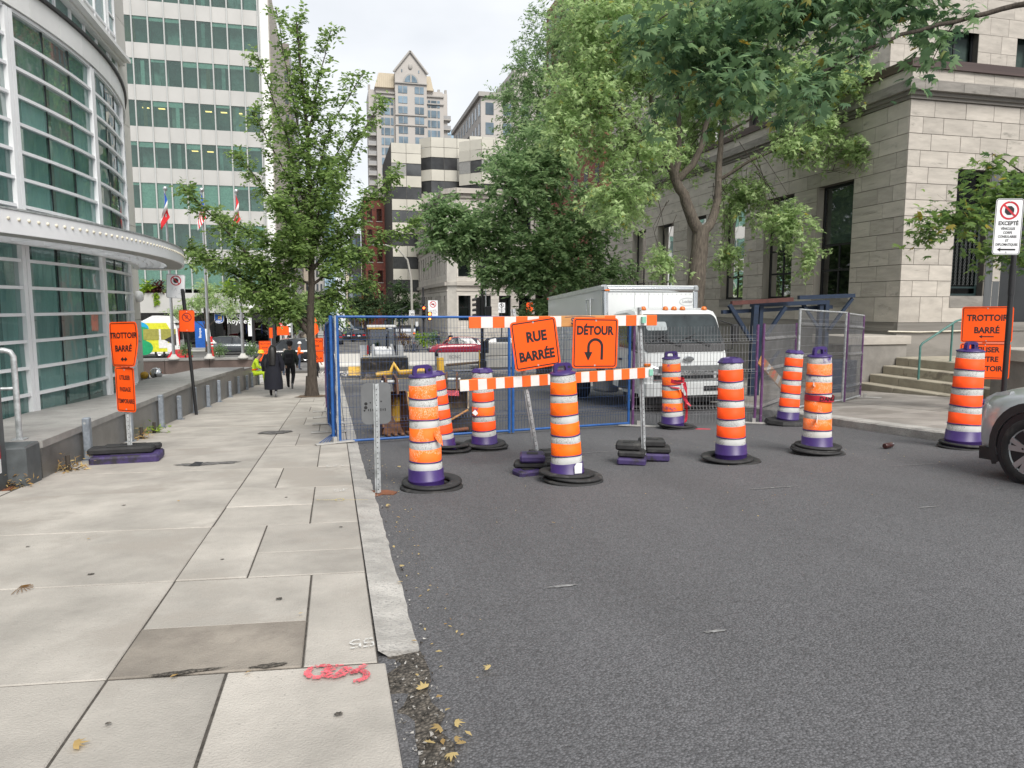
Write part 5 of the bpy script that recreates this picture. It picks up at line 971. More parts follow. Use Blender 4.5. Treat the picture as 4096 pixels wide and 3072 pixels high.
for i, (x, y, h, s, lm2, lb) in enumerate([(4.5, 100, 8, 1.0, leaf_far, 'dark street tree nearest the loader on the far street'), (8.2, 92, 7.4, 1.05, leaf_far, 'broad dark street tree beside the limestone corner'), (6.0, 128, 9.5, 1.2, leaf_far, 'dark street tree in the middle of the far row'), (4.9, 112, 6.8, .8, leaf_aut, 'street tree turning orange brown on the far street'), (4.4, 150, 9, 1.1, leaf_far, 'most distant dark street tree on the right of the far street'), (-2.9, 92, 6.2, .9, leaf_sil, 'light green street tree left of the far street behind the trunk'), (-4.2, 84, 5, .8, leaf_far, 'dark small street tree at the office tower corner'), (-2.6, 120, 8, 1.1, leaf_far, 'more distant street tree on the left of the far street')]):
    simple('street_tree', lb, (x, y, gz(y)), h, [((0, 0, h*.55), (1.9*s, 1.6*s, 1.6*s), 95), ((-1.3*s, 0, h*.62), (1.3*s, 1.2*s, 1.2*s), 50), ((1.3*s, 0, h*.66), (1.4*s, 1.2*s, 1.3*s), 55), ((.1, 0, h*.88), (1.3*s, 1.2*s, 1.0*s), 50)], lm2, 'oval', .30, 20, 1.0, r=.2, group='street trees along the far street')
# planter plants on the office parapet, ball shrubs, weeds
def plant(name, label, loc, kind, leafm, cls, size, nl=12, length=.6, up=.6, droop=.3, group=None):
    t = Tree(name, label, loc, group, 'plant')
    for c, rad, ns in cls: t.clump((loc[0]+c[0], loc[1]+c[1], loc[2]+c[2]), rad, ns, nl, size, length, None, droop=droop, up=up, axil=.5)
    t.w.tube([(0, 0, -.05), (0, 0, .2)], .03, 5); return t.done(twig_m, leafm, kind, 'stem')
for i, (x, lm2, lb) in enumerate([(-17.9, leaf_lime, 'lime green leafy plant at the left of the office parapet'), (-16.9, leaf_red, 'dark red spiky plant on the office parapet'), (-15.6, leaf_sil, 'green palm like plant on the parapet by the flag pole'), (-12.2, leaf_sil, 'tall green frond plant on the parapet above the bank sign'), (-8.5, leaf_lime, 'lime green plant on the parapet behind the tree'), (-10.3, leaf_lime, 'low yellow green plant on the parapet right of the tall fronds'), (-6.8, leaf_sil, 'green plant at the right end of the office parapet')]):
    plant('parapet_plant', lb, (x, 78.1, 2.72), 'narrow', lm2, [((0, 0, .6), (.55, .4, .6), 26)], .45, 10, .8, group='plants along the office parapet')
plant('trailing_plant', 'lime green plant trailing down over the office parapet', (-17.0, 77.85, 2.6), 'oval', leaf_lime, [((0, 0, -.1), (.22, .1, .4), 16), ((.05, 0, -.75), (.16, .1, .3), 10)], .22, 9, .3, up=-.6, droop=.6)
for i, (px, lb) in enumerate(((-7.1, 'round green shrub in a planter by the left flag pole'), (-5.55, 'round green shrub by the middle flag pole'), (-4.05, 'round green shrub by the right flag pole'))):
    plant('ball_shrub', lb, (px, 38.0, -1.15), 'oval', leaf_dark, [((0, 0, .45), (.30, .3, .36), 60)], .085, 12, .2, group='round shrubs on the planter wall')
for i, (x, y, s, lb) in enumerate(((-3.28, 9.9, .16, 'dry grass tuft at the near foot of the granite wall'), (-3.1, 10.6, .12, 'dry weed tuft just in front of the orange sign base'), (-3.5, 8.95, .14, 'dry straw tuft at the foot of the grey end block'), (-3.25, 14.2, .16, 'green weeds at the foot of the granite wall behind the sign'), (-3.25, 13.3, .1, 'dry weed at the wall foot behind the sign post'))):
    plant('weed', lb, (x, y, gz(y)+.04), 'narrow', leaf_dry if i != 3 else leaf_lime, [((0, 0, s*.3), (s, s*.7, s*.3), 26)], .07, 5, .12, up=.8, droop=.5, group='weeds along the granite wall')
# ---------------------------------------------------------------- traffic barrels
def make_barrel(label, x, y, h=1.2, w=1.0, handle=True, lean=(0, 0), rings=2, orr=None, wht=None, hexring=False, rz=0, tilt_ring=(), torn=()):
    """h: ground to the shoulder of the drum"""
    t = thing('traffic_barrel', label, 'traffic barrel', (x, y, gz(y)), rz, 'orange, white and purple traffic barrels')
    orr = orr or orange_b; wht = wht or white_band; k = h/1.23; T = Matrix.Rotation(lean[0], 4, 'Y') @ Matrix.Rotation(lean[1], 4, 'X')
    S = lambda me: me
    sd_ = x*3.1+y*1.7
    def dent(a, b, c):
        th = math.atan2(b, a); f = 1+.016*math.sin(2*th+sd_+c*1.5)+.010*math.sin(3*th+c*5+sd_*2)+.007*math.sin(5*th-c*9+sd_); return T @ Vector((a*w*f, b*w*f, c*k+.004*math.sin(2*th+c*11+sd_)))
    def put(mb, nm, m): mb.v = [tuple(dent(a, b, c)) for a, b, c in mb.v]; return mb.obj(nm, m, t)
    put(MB().lathe([(.196, .03), (.199, .10), (.203, .105), (.203, .118), (.197, .122), (.194, .232), (.190, .236), (.10, .236)], 40), 'drum_base', purple)
    z = .236; r = .183
    for i in range(4):
        put(MB().lathe([(r, z), (r-.002, z+.084), (r-.012, z+.0845)], 40, caps=False), 'white_band', wht)
        put(MB().lathe([(r-.002, z+.0835), (r+.004, z+.085), (r+.004, z+.093), (r-.003, z+.097)], 40, caps=False), 'drum_rim', purple)
        put(MB().lathe([(r-.004, z+.096), (r-.006, z+.238), (r-.02, z+.2385)], 40, caps=False), 'orange_band', torn[1] if i in torn[:1] else orr)
        z += .2385; r -= .0075
    put(MB().lathe([(r, z), (r-.001, z+.004), (r-.002, z+.012)], 40, caps=False), 'white_band', wht); put(MB().lathe([(r-.002, z+.0), (r-.004, z+.09), (r-.02, z+.09)], 40, caps=False), 'white_band', wht)
    zt = z+.09
    if handle:
        put(MB().lathe([(r+.004, zt-.004), (r+.006, zt+.008), (r-.02, zt+.018), (.09, zt+.036), (0, zt+.038)], 36), 'lid', purple)
        mb = MB(); n = 20; prof = []
        out = [(-.115, .03), (-.112, .085), (-.098, .118), (-.07, .13), (.07, .13), (.098, .118), (.112, .085), (.115, .03)]
        inn = [(-.072, .03), (-.07, .072), (-.062, .088), (-.045, .094), (.015, .094), (.03, .088), (.036, .072), (.038, .03)]
        ring_ = out; vs = []
        for d in (-.022, .022): vs += [(a, d, zt+b_) for a, b_ in out]+[(a, d, zt+b_) for a, b_ in inn]
        q = 8
        fs = []
        for i in range(q-1): fs += [(i, i+1, q+i+1, q+i), (2*q+i, 3*q+i, 3*q+i+1, 2*q+i+1), (i, 2*q+i, 2*q+i+1, i+1), (q+i, q+i+1, 3*q+i+1, 3*q+i)]
        mb.add(vs, fs); put(mb, 'handle', purple)
        put(MB().lathe([(.017, -.0225), (.017, .0225)], 12, axis='y', c=(.076, 0, zt+.075)), 'handle_hole', black_fr)
    else:
        put(MB().lathe([(r*1.09, zt-.008), (r*1.095, zt+.002), (.125, zt+.05), (.105, zt+.052), (.09, zt+.03), (0, zt+.03)], 8, smooth=False, ph=PI/8), 'cap', purple)
    zz = 0
    for i in range(rings):
        tl = tilt_ring[i] if i < len(tilt_ring) else (0, 0, 0, 0); R0 = .33-.012*i
        mb = MB()
        if hexring: mb.lathe([(.40, .0), (.41, .04), (.38, .095), (.20, .10), (.2, .0)], 8, smooth=False, caps=False)
        else: mb.lathe([(R0-.12, 0), (R0, 0), (R0+.012, .012), (R0+.004, .028), (R0-.03, .036), (R0-.09, .03), (R0-.12, .02), (R0-.12, 0)], 44, caps=False)
        mb.obj('rubber_ring', rubber, t, (tl[2], tl[3], zz+abs(math.sin(tl[0]))*.3+abs(math.sin(tl[1]))*.3), (tl[0], tl[1], .3*i)); zz += .03
    return t
b1 = make_barrel('worn leftmost traffic barrel with a torn flap, right of the grey sign back', .94, 7.57, 1.17, .97, True, (-.025, 0), 2, orange_worn, white_band, rz=.25, tilt_ring=((.0, .0, .05, -.02), (.03, -.03, .07, .02)))
b2 = make_barrel('traffic barrel with an open cap half hidden behind the leftmost barrel by the blue fence', 1.52, 10.18, 1.10, .93, False, (-.10, 0), 3, orange_b, white_band, tilt_ring=((.0, .0, .05, 0), (.05, .04, .08, 0), (-.05, .05, .06, 0)))
b3 = make_barrel('traffic barrel with a torn third stripe standing right in front of the blue mesh fence', 2.16, 10.31, 1.12, 1.0, False, (-.03, 0), 3, orange_b, white_band, torn=(1, orange_torn), tilt_ring=((0, 0, 0, 0), (0, .04, .03, 0), (.02, -.03, 0, 0)))
b4 = make_barrel('clean bright traffic barrel in the centre with a white paper stuck on its purple base', 2.52, 7.48, 1.17, .93, True, (-.06, 0), 3, orange_clean, white_band, rz=.1, tilt_ring=((0, .02, .05, -.03), (.03, .04, .06, -.02), (.0, .05, -.0, .03)))
b5 = make_barrel('peeling traffic barrel wrapped in trailing red danger tape in front of the truck', 5.97, 11.75, 1.23, 1.03, True, (-.05, 0), 2, orange_torn, white_band, rz=-.2, tilt_ring=((.03, .03, .1, 0), (.0, .06, .05, 0)))
b6 = make_barrel('traffic barrel with an eight sided cap and clean orange stripes right of the detour sign', 4.95, 8.1, 1.24, 1.0, False, (-.04, 0), 2, orange_b, white_band, tilt_ring=((0, 0, .04, 0), (.02, -.02, -.06, 0)))
b7 = make_barrel('leaning traffic barrel on a thick one piece rubber base beside the grey mesh fences', 8.2, 11.54, 1.29, 1.0, False, (.075, 0), 1, orange_b, white_band, hexring=True)
b8 = make_barrel('badly scuffed traffic barrel with danger tape and a peeled top on four rubber rings', 6.38, 8.3, 1.28, 1.0, True, (-.02, 0), 4, orange_worn, white_worn, rz=.15, tilt_ring=((0, .0, .04, 0), (.01, .02, -.02, 0), (0, -.02, 0, .02), (.02, 0, .02, 0)))
b9 = make_barrel('traffic barrel beside the parked car at the right with a tall dull purple base', 8.59, 8.08, 1.31, 1.12, True, (.03, 0), 2, orange_b, white_band, rz=.2, tilt_ring=((0, 0, .05, 0), (.02, .03, .06, 0)))
# paper, flaps and tape on the barrels
MB().prism([(-.045, -.05), (.05, -.055), (.052, .06), (-.02, .065), (-.05, .03)], 0, .003, XZ).obj('paper_label', white_s, b4, (.04, -.188, .175), (0, 0, .18))
MB().add([(0, 0, 0), (.07, -.03, -.05), (.085, -.035, -.17), (.03, -.02, -.12), (0, 0, -.06)], [(0, 1, 2, 3, 4)]).obj('torn_flap', orange_worn, b1, (.02, -.187, .66))
MB().add([(0, 0, 0), (-.05, -.01, .06), (-.1, -.03, .02), (-.05, -.02, -.03)], [(0, 1, 2, 3)]).obj('torn_flap', white_s, b3, (-.12, -.13, .56)); MB().add([(0, 0, 0), (-.05, -.02, .03), (-.06, -.03, -.03), (-.01, -.01, -.05)], [(0, 1, 2, 3)]).obj('torn_flap', white_worn, b8, (-.15, -.06, .98))
MB().add([(0, 0, 0), (-.02, -.02, .07), (-.07, -.05, .05), (-.075, -.05, -.03), (-.03, -.02, -.04)], [(0, 1, 2, 3, 4)]).obj('torn_flap', white_s, b8, (-.13, -.12, .5))
tape_m = M('red_tape', (.50, .02, .045), .4, var=.1, scale=8)
def band_tape(par, r, z, hgt, w, rz0=0, k=1):
    mb = MB(); n = 40; vs = []
    for i in range(n): a = 2*PI*i/n; vs += [(r*math.cos(a), r*math.sin(a), z+.008*math.sin(2*a+1)), (r*math.cos(a), r*math.sin(a), z+hgt+.01*math.sin(2*a+1)+.006*math.sin(5*a))]
    mb.add(vs, [(2*i, (2*i+2) % (2*n), (2*i+3) % (2*n), 2*i+1) for i in range(n)], 0, True); return mb.obj('danger_tape', tape_m, par)
def tape_text(tp, s, size, r, z, a0):
    for i, ch in enumerate(s):
        if ch == ' ': continue
        a = a0+i*size*.72/r; text(ch, size, black_p, tp, (r*math.sin(a), -r*math.cos(a), z), (PI/2, 0, a), bold=.02)
tp = band_tape(b8, .188, .735, .075, 1); tape_text(tp, 'DANGER DA', .078, .191, .772, -.62); band_tape(b8, .212, .045, .05, 1)
tp = band_tape(b5, .186, .85, .065, 1); tape_text(tp, 'DANG', .06, .189, .885, -.1)
def ribbon(par, pts, w, nm='tape_tail'):
    mb = MB(); vs = []
    for i, p in enumerate(pts): vs += [(p[0]-w/2*math.cos(i*.7), p[1]-w/2*math.sin(i*.7), p[2]), (p[0]+w/2*math.cos(i*.7), p[1]+w/2*math.sin(i*.7), p[2]+.02*math.sin(i))]
    mb.add(vs, [(2*i, 2*i+1, 2*i+3, 2*i+2) for i in range(len(pts)-1)]); return mb.obj(nm, tape_m, par)
ribbon(b5, [(-.17, -.09, .80), (-.05, -.19, .76), (.05, -.195, .75), (.1, -.19, .68), (.14, -.19, .58), (.2, -.2, .5), (.26, -.22, .44)], .05); ribbon(b5, [(.15, -.12, .83), (.17, -.13, .74), (.19, -.14, .64), (.2, -.14, .52), (.19, -.14, .4)], .06)
ribbon(b5, [(.16, -.12, .86), (.2, -.11, .7), (.22, -.12, .55), (.21, -.13, .34), (.2, -.14, .2), (.19, -.14, .14)], .05); ribbon(b5, [(.3, -.2, .02), (.42, -.25, .02), (.6, -.3, .015)], .03)
ribbon(b8, [(.15, -.16, .08), (.2, -.12, .05), (.2, -.1, .03)], .06)
# ---------------------------------------------------------------- signs
def plate(t, w, h, m, loc, rot=(0, 0, 0), border=None, bw=.012, inset=.02, r=.045, curve=None, back=None, nm='sign_plate', th=.004):
    """rounded sheet facing local -Y, with its border line 1 mm proud; returns the plate"""
    pl = MB().prism(rrect(w, h, r), 0, th, XZ).obj(nm, m, t, loc, rot)
    if border:
        mb = MB(); ring(mb, rrect(w-2*inset, h-2*inset, max(r-inset, .012)), rrect(w-2*inset-2*bw, h-2*inset-2*bw, max(r-inset-bw, .008)), th, th+.0012, XZ); mb.obj('border', border, pl)
    for z in (h/2-.035, -h/2+.035): MB().lathe([(.011, -th-.004), (.011, -th), ], 8, axis='y').obj('bolt', galv, pl, (0, 0, z))
    return pl
def grid_plate(t, w, h, m, loc, rot, border, bw, inset, r, nx=10, nz=14, th=.004):
    zs = sorted({-h/2+r*(1-math.cos(PI/2*k/4)) for k in range(5)} | {h/2-r*(1-math.cos(PI/2*k/4)) for k in range(5)} | {-h/2+r+(h-2*r)*k/nz for k in range(nz+1)}); vs = []
    for z in zs:
        e = max(0, abs(z)-(h/2-r)); hw = w/2-r+math.sqrt(max(0, r*r-e*e)); vs += [(-hw+2*hw*i/nx, -th, z) for i in range(nx+1)]
    n = nx+1; mb = MB().add(vs, [(j*n+i, j*n+i+1, j*n+n+i+1, j*n+n+i) for j in range(len(zs)-1) for i in range(nx)], 0, True); mb.add([(a, 0, c) for a, b, c in vs], [(j*n+i, j*n+n+i, j*n+n+i+1, j*n+i+1) for j in range(len(zs)-1) for i in range(nx)], 0, True)
    pl = mb.obj('sign_plate', m, t, loc, rot)
    def dense(p):
        o = []
        for i in range(len(p)):
            a, b = Vector(p[i]), Vector(p[(i+1) % len(p)]); k = 12 if (b-a).length > .06 else 1
            o += [tuple(a.lerp(b, q/k)) for q in range(k)]
        return o
    mb = MB(); ring(mb, dense(rrect(w-2*inset, h-2*inset, r-inset)), dense(rrect(w-2*inset-2*bw, h-2*inset-2*bw, max(r-inset-bw, .006))), th, th+.0025, XZ); mb.obj('border', border, pl); return pl
def arrow(par, L_, hd, w, loc, left=True, both=False, m=None, rot=(0, 0, 0)):
    pts = [(-L_/2, 0), (-L_/2+hd, hd*.6), (-L_/2+hd*.85, w/2), (L_/2, w/2), (L_/2, -w/2), (-L_/2+hd*.85, -w/2), (-L_/2+hd, -hd*.6)]
    if both: pts = [(-L_/2, 0), (-L_/2+hd, hd*.7), (-L_/2+hd, w/2), (L_/2-hd, w/2), (L_/2-hd, hd*.7), (L_/2, 0), (L_/2-hd, -hd*.7), (L_/2-hd, -w/2), (-L_/2+hd, -w/2), (-L_/2+hd, -hd*.7)]
    return MB().prism(pts, 0, .0015, XZ).obj('arrow', m or black_p, par, loc, rot)
TXY = -.0052
def channel(t, h, m, loc, rot=(0, 0, 0), w=.06, holes=True, nm='post'):
    mb = MB().prism([(-w/2, 0), (-w*.28, 0), (-w*.2, -.028), (w*.2, -.028), (w*.28, 0), (w/2, 0), (w/2, .006), (w*.24, .006), (w*.16, -.021), (-w*.16, -.021), (-w*.24, .006), (-w/2, .006)], 0, h, lambda a, b, q: (a, b, q)); p = mb.obj(nm, m, t, loc, rot)
    if holes:
        hb_ = MB()
        for k in range(int(h/.055)): hb_.lathe([(.006, -.0295), (.006, -.027)], 6, axis='y', c=(0, 0, .04+k*.055))
        hb_.obj('bolt_holes', black_fr, p)
    return p
def warp(o, fn):
    for v in o.data.vertices: v.co = fn(v.co)
# left sign on its stacked rubber blocks
ls = thing('sidewalk_sign', 'bent orange TROTTOIR BARRE sign above a narrow UTILISER PASSAGE TEMPORAIRE sign on purple blocks', 'road sign', (-2.75, 10.62, gz(10.62)+.04))
def block_base(t, x, y, z, w, d, h, m, rz=0, nm='base_block'):
    b = MB().box((0, 0, h/2), (w, d, h), 0, 0, .022).obj(nm, m, t, (x, y, z), (0, 0, rz)); MB().box((0, 0, h+.002), (w*.45, d*.4, .012)).obj('block_recess', rubber, b); return b
block_base(ls, -.02, -.05, 0, .84, .50, .115, rubber_p, .05); block_base(ls, -.09, -.03, .117, .80, .26, .09, rubber, .02); block_base(ls, .0, .16, .117, .72, .14, .085, rubber, -.02)
channel(ls, 1.72, galv, (0, 0, .12), (0, 0, .1))
def oplate(t, w, h, loc, rot): return plate(t, w, h, orange_s, loc, rot, black_p, .009, .016, .04)
pA = grid_plate(ls, .46, .60, orange_s, (-.0, -.06, 1.60), (0, 0, -.66), black_p, .009, .016, .04); text('TROTTOIR', .105, black_p, pA, (0, TXY-.002, .115), bold=.026, xs=.84); text('BARRÉ', .112, black_p, pA, (0, TXY-.002, -.06), bold=.026, xs=.88); arrow(pA, .13, .045, .016, (.02, -.007, -.20), both=True)
pB = oplate(ls, .34, .61, (-.0, -.045, .985), (0, 0, -.6)); text('UTILISER\n\nPASSAGE\n\nTEMPORAIRE', .082, black_p, pB, (0, TXY, .0), bold=.022, xs=.6, lsp=.98)
def bend(c): return Vector((c.x, c.y+.09*math.sin(c.z*5+1.0)*(c.x+.12)*1.6+.05*(c.x*c.x)*4, c.z+.03*c.x))
for o in [pA]+list(pA.children):
    if o.data and o.name.startswith(('lettering', 'arrow', 'bolt')): 
        c = Vector(o.location); nb = bend(c); o.location = nb+Vector((0, 0, 0))
        e = .01; tx = (bend(c+Vector((e, 0, 0)))-nb); 
        if o.name.startswith(('lettering', 'arrow')):
            for v in o.data.vertices:
                q = Vector((v.co.x*o.scale.x, 0, v.co.y)) if o.name.startswith('lettering') else Vector((v.co.x, 0, v.co.z)); d = bend(c+q)-nb-q
                if o.name.startswith('lettering'): v.co.z -= d.y; v.co.y += d.z
                else: v.co += d
    elif o.data: warp(o, bend)
# back of a grey sign on a perforated post in the gutter
bs_ = thing('grey_sign_back', 'scratched grey back of a road sign on a perforated steel post beside the kerb', 'road sign', (.41, 7.38, gz(7.38)))
channel(bs_, 1.14, galv, (0, 0, .02), (0, 0, .06)); gpl = M('scratched_aluminium', (.17, .175, .18), .5, metal=.3, var=.1, scale=3, grime=(.36, .37, .37), gscale=9, gthr=.69); p = plate(bs_, .30, .43, gpl, (.0, .012, .955), (0, 0, .04), None, r=.06)
for i, (x, z, r_) in enumerate(((-.105, .0, .017), (-.107, -.04, .018), (-.12, -.07, .01), (-.06, .01, .008), (.05, .02, .008))): MB().lathe([(r_, -.0048), (r_, -.004)], 10, axis='y').obj('paint_dab', black_p, p, (x, 0, z))
for i in range(6): MB().box((-.08+.022*i+(.06 if i > 2 else 0), -.0045, -.066), (.009, .001, .022+.008*(i % 2))).obj('paint_dab', black_p, p)
fp = MB().prism([(-.19, -.05), (-.12, .14), (.1, .12), (.2, .02), (.15, -.09), (.04, -.04), (0, -.09), (-.09, -.12)], 0, .012, lambda a, b, h: (a, b, h)); fp.obj('rusty_foot', rust_plate, bs_)
# black pole with the no-stopping plate and the orange no-parking plate
bp_ = thing('sign_pole', 'black steel pole with a white no stopping plate and an orange no parking plate', 'sign pole', (-3.2, 18.05, gz(18.05)))
MB().tube([(0, 0, 0), (-.11, 0, 2.0), (-.175, 0, 3.0)], .036, 12).tube([(-.115, 0, 2.15), (-.172, 0, 2.98)], .042, 10).obj('pole', plastic_k, bp_)
def no_symbol(pl, r, loc, kind, rm=None):
    rm = rm or red_p; mb = MB(); c = [(math.cos(2*PI*i/28), math.sin(2*PI*i/28)) for i in range(28)]
    ring(mb, [(a*r, b*r) for a, b in c], [(a*r*.80, b*r*.80) for a, b in c], .0, .001, XZ); mb.obj('red_ring', rm, pl, loc)
    if kind == 'stop': MB().prism([(r*.52*math.cos(PI/8+PI/4*i), r*.52*math.sin(PI/8+PI/4*i)) for i in range(8)], 0, .001, XZ).obj('octagon', black_p, pl, loc)
    if kind == 'P': text('P', r*1.15, rm, pl, (loc[0], loc[1]-.0005, loc[2]), bold=.03)
    if kind == 'truck': MB().prism([(-.5*r, -.2*r), (.45*r, -.2*r), (.45*r, .25*r), (-.1*r, .25*r), (-.1*r, .1*r), (-.5*r, .1*r)], 0, .001, XZ).obj('truck_mark', black_p, pl, loc)
    s = r*.075; MB().prism([(-r*.62-s, r*.62-s), (-r*.62+s, r*.62+s), (r*.62+s, -r*.62+s), (r*.62-s, -r*.62-s)], .0, .0018, XZ).obj('slash', rm, pl, loc)
pw_ = plate(bp_, .40, .55, white_s, (-.30, -.05, 3.06), (0, .05, .35), black_p, .006, .004, .04); no_symbol(pw_, .115, (.0, -.005, .13), 'stop')
pencil = MB(); 
for st in ([(-.08, -.1), (-.07, -.03)], [(-.03, -.1), (.0, -.04), (.02, -.11)], [(.06, -.12), (.12, -.14), (.05, -.17), (.13, -.18)]):
    for a, b in zip(st, st[1:]): pencil.tube([(a[0], -.006, a[1]), (b[0], -.006, b[1])], .0025, 4)
pencil.obj('pen_scribble', M('grey_ink', (.4, .42, .46), .6), pw_)
po_ = plate(bp_, .33, .50, orange_s, (-.10, -.06, 2.26), (0, .03, .25), M('dark_red_print', (.30, .02, .01), .5), .007, .006, .04); no_symbol(po_, .105, (0, -.005, .085), 'P', MATS['dark_red_print'])
# right-hand signs
r1 = thing('sidewalk_sign', 'orange TROTTOIR BARRE arrow sign over a second orange sign by the stairs', 'road sign', (12.05, 11.3, gz(11.3)+.15))
channel(r1, 1.9, purple_paint, (.35, .03, .12), (0, 0, -.5)); block_base(r1, .35, 0, 0, .95, .45, .12, rubber_p, -.5); block_base(r1, .35, 0, .122, .9, .3, .1, rubber_p, -.5)
pC = plate(r1, .86, .70, orange_s, (.33, -.02, 1.68), (0, -.01, -.62), black_p, .012, .018, .05); text('TROTTOIR', .165, black_p, pC, (0, TXY, .125), bold=.032, xs=.84); text('BARRÉ', .165, black_p, pC, (0, TXY, -.115), bold=.032, xs=.88); arrow(pC, .25, .06, .02, (0, -.0042, -.235))
pD = plate(r1, .85, .70, orange_s, (.33, -.02, .965), (0, -.01, -.62), black_p, .012, .018, .05); text("UTILISER\nL'AUTRE\nTROTTOIR", .14, black_p, pD, (0, TXY, .035), bold=.032, xs=.88, lsp=1.32)
r2 = thing('sign_pole', 'dark steel pole with a tall white EXCEPTE VEHICULES CONSULAIRES parking plate', 'sign pole', (9.27, 8.1, gz(8.1)+.15))
MB().tube([(0, 0, 0), (.0, 0, 3.2)], .035, 12).tube([(0, 0, 2.0), (0, 0, 2.4)], .042, 10).obj('pole', plastic_k, r2)
pE = plate(r2, .36, .76, white_s, (-.21, -.06, 2.93), (0, .015, -.35), black_p, .008, .006, .04); no_symbol(pE, .125, (0, -.005, .22), 'stop'); text('EXCEPTÉ', .072, black_p, pE, (0, TXY, .045), bold=.03, xs=.9); text('VÉHICULES\nCORPS\nCONSULAIRES\nET\nDIPLOMATIQUES', .047, black_p, pE, (0, TXY, -.135), bold=.022, xs=.8, lsp=1.15); arrow(pE, .24, .05, .022, (0, -.0042, -.31))
# ---------------------------------------------------------------- barricade with two planks and two signs
bc_ = thing('barricade', 'road barricade of two striped orange and white planks on steel posts with rubber weights', 'barricade', (3.1, 8.3, gz(8.3)))
def BL(x, y, z): return (x-3.1, y-8.3, z-gz(8.3))
channel(bc_, 1.95, galv, BL(3.88, 8.42, gz(8.4)+.05), (0, -.055, 0)); channel(bc_, 1.95, galv, BL(2.42, 8.3, gz(8.3)+.05), (0, -.17, 0))
def plank(p0, p1, hgt, first, n, bare=None):
    a, b = Vector(BL(*p0)), Vector(BL(*p1)); d = b-a; ln = d.length; ang = math.atan2(d.z, d.x); yaw = math.atan2(d.y, d.x)
    root = MB().box((ln/2, 0, 0), (ln, .034, hgt), 0, 0, .006).obj('plank', wood_tan, bc_, tuple(a), (0, -ang, yaw)); w = ln/n
    for i in range(n):
        if bare and bare[0] <= i < bare[1]: continue
        MB().box((w*(i+.5), -.0185, 0), (w-.002, .003, hgt-.006)).obj('stripe', (plank_o, plank_w)[(i+first) % 2], root)
    return root
pk = plank((1.42, 8.2, .565), (3.93, 8.34, .655), .135, 1, 23); pt = plank((1.545, 8.26, 1.30), (3.99, 8.38, 1.315), .135, 0, 17, (8, 12))
text('SW', .11, M('blue_ink', (.05, .06, .14), .6), pt, (1.36, -.0185, 0), bold=.015); MB().tube([(1.2, -.018, .05), (1.4, -.018, .062), (1.6, -.018, .05)], .004, 4).obj('ink_line', MATS['blue_ink'], pt)
tape_g = M('green_tape', (.25, .55, .42), .5); MB().box((3.90-3.1+.0, -.022, .655-gz(8.3)-.0), (.05, .06, .08)).obj('green_tape', tape_g, bc_, (0, .05, 0)); MB().box((3.79-3.1, .03, 1.32-gz(8.3)), (.05, .06, .08)).obj('green_tape', tape_g, bc_)
def weights(x, y, spec):
    for dx, dy, z, w, d, h, m, rz in spec: block_base(bc_, *BL(x+dx, y+dy, gz(8.3)+z), w, d, h, m, rz, 'rubber_weight')
weights(3.88, 8.42, [(-.2, -.08, 0, .36, .34, .09, rubber_p, -.5), (-.19, -.04, .092, .34, .3, .08, rubber, -.5), (-.22, 0, .175, .32, .28, .09, rubber, -.45), (.2, .05, 0, .32, .3, .10, rubber_p, -.4), (.22, .06, .102, .32, .28, .08, rubber, -.4), (.14, .08, .185, .34, .26, .09, rubber, -.35)])
weights(2.38, 8.1, [(-.18, -.1, 0, .32, .24, .085, rubber_p, .2), (.1, -.14, 0, .34, .22, .085, rubber, -.3), (-.12, 0, .088, .4, .22, .07, rubber, -.35), (.12, .06, .088, .3, .26, .08, rubber, .2), (-.1, 0, .16, .3, .28, .09, rubber_p, -.25), (.25, .12, 0, .4, .2, .13, rubber, -.1), (.2, .22, .14, .55, .2, .1, rubber, .1)])
def hang(label, words, x, z, w, h, rot, y):
    t = thing('hanging_sign', label, 'road sign', (x, y, z)); p = plate(t, w, h, orange_s, (0, 0, 0), rot, black_p, .014, .018, .045); return t, p
t, p = hang('tilted orange RUE BARREE sign hung on the barricade', 0, 2.335, 1.045, .575, .585, (0, -.135, .04), 8.17); text('RUE', .165, black_p, p, (.02, TXY, .085), bold=.042, xs=.86); text('BARRÉE', .155, black_p, p, (.0, TXY, -.14), bold=.042, xs=.84)
t, p = hang('orange DETOUR sign with a black u-turn arrow hung on the barricade', 0, 3.125, 1.04, .60, .62, (0, .02, .05), 8.26); text('DÉTOUR', .145, black_p, p, (-.01, TXY, .15), bold=.042, xs=.84)
ua = MB(); vs = []
for a in range(0, 181, 15): vs += [(.058*math.cos(R(a)), .058*math.sin(R(a)))]
cen = [(.09, -.22)]+[(.09*math.cos(R(a)), -.06+.09*math.sin(R(a))) for a in range(0, 181, 12)]+[(-.09, -.13)]
L_, R__ = [], []
for i, c in enumerate(cen):
    n0 = Vector(cen[min(i+1, len(cen)-1)])-Vector(cen[max(i-1, 0)]); n0.normalize(); nn = Vector((-n0.y, n0.x))*.017; L_.append((c[0]+nn.x, c[1]+nn.y)); R__.append((c[0]-nn.x, c[1]-nn.y))
m_ = len(cen); vs = [XZ(a, b, .0012) for a, b in L_]+[XZ(a, b, .0012) for a, b in R__]
ua.add(vs, [(i, i+1, m_+i+1, m_+i) for i in range(m_-1)]); ua.prism([(-.145, -.125), (-.035, -.125), (-.09, -.235)], 0, .0012, XZ); ua.obj('uturn_arrow', black_p, p, (0, -.0042, .015))
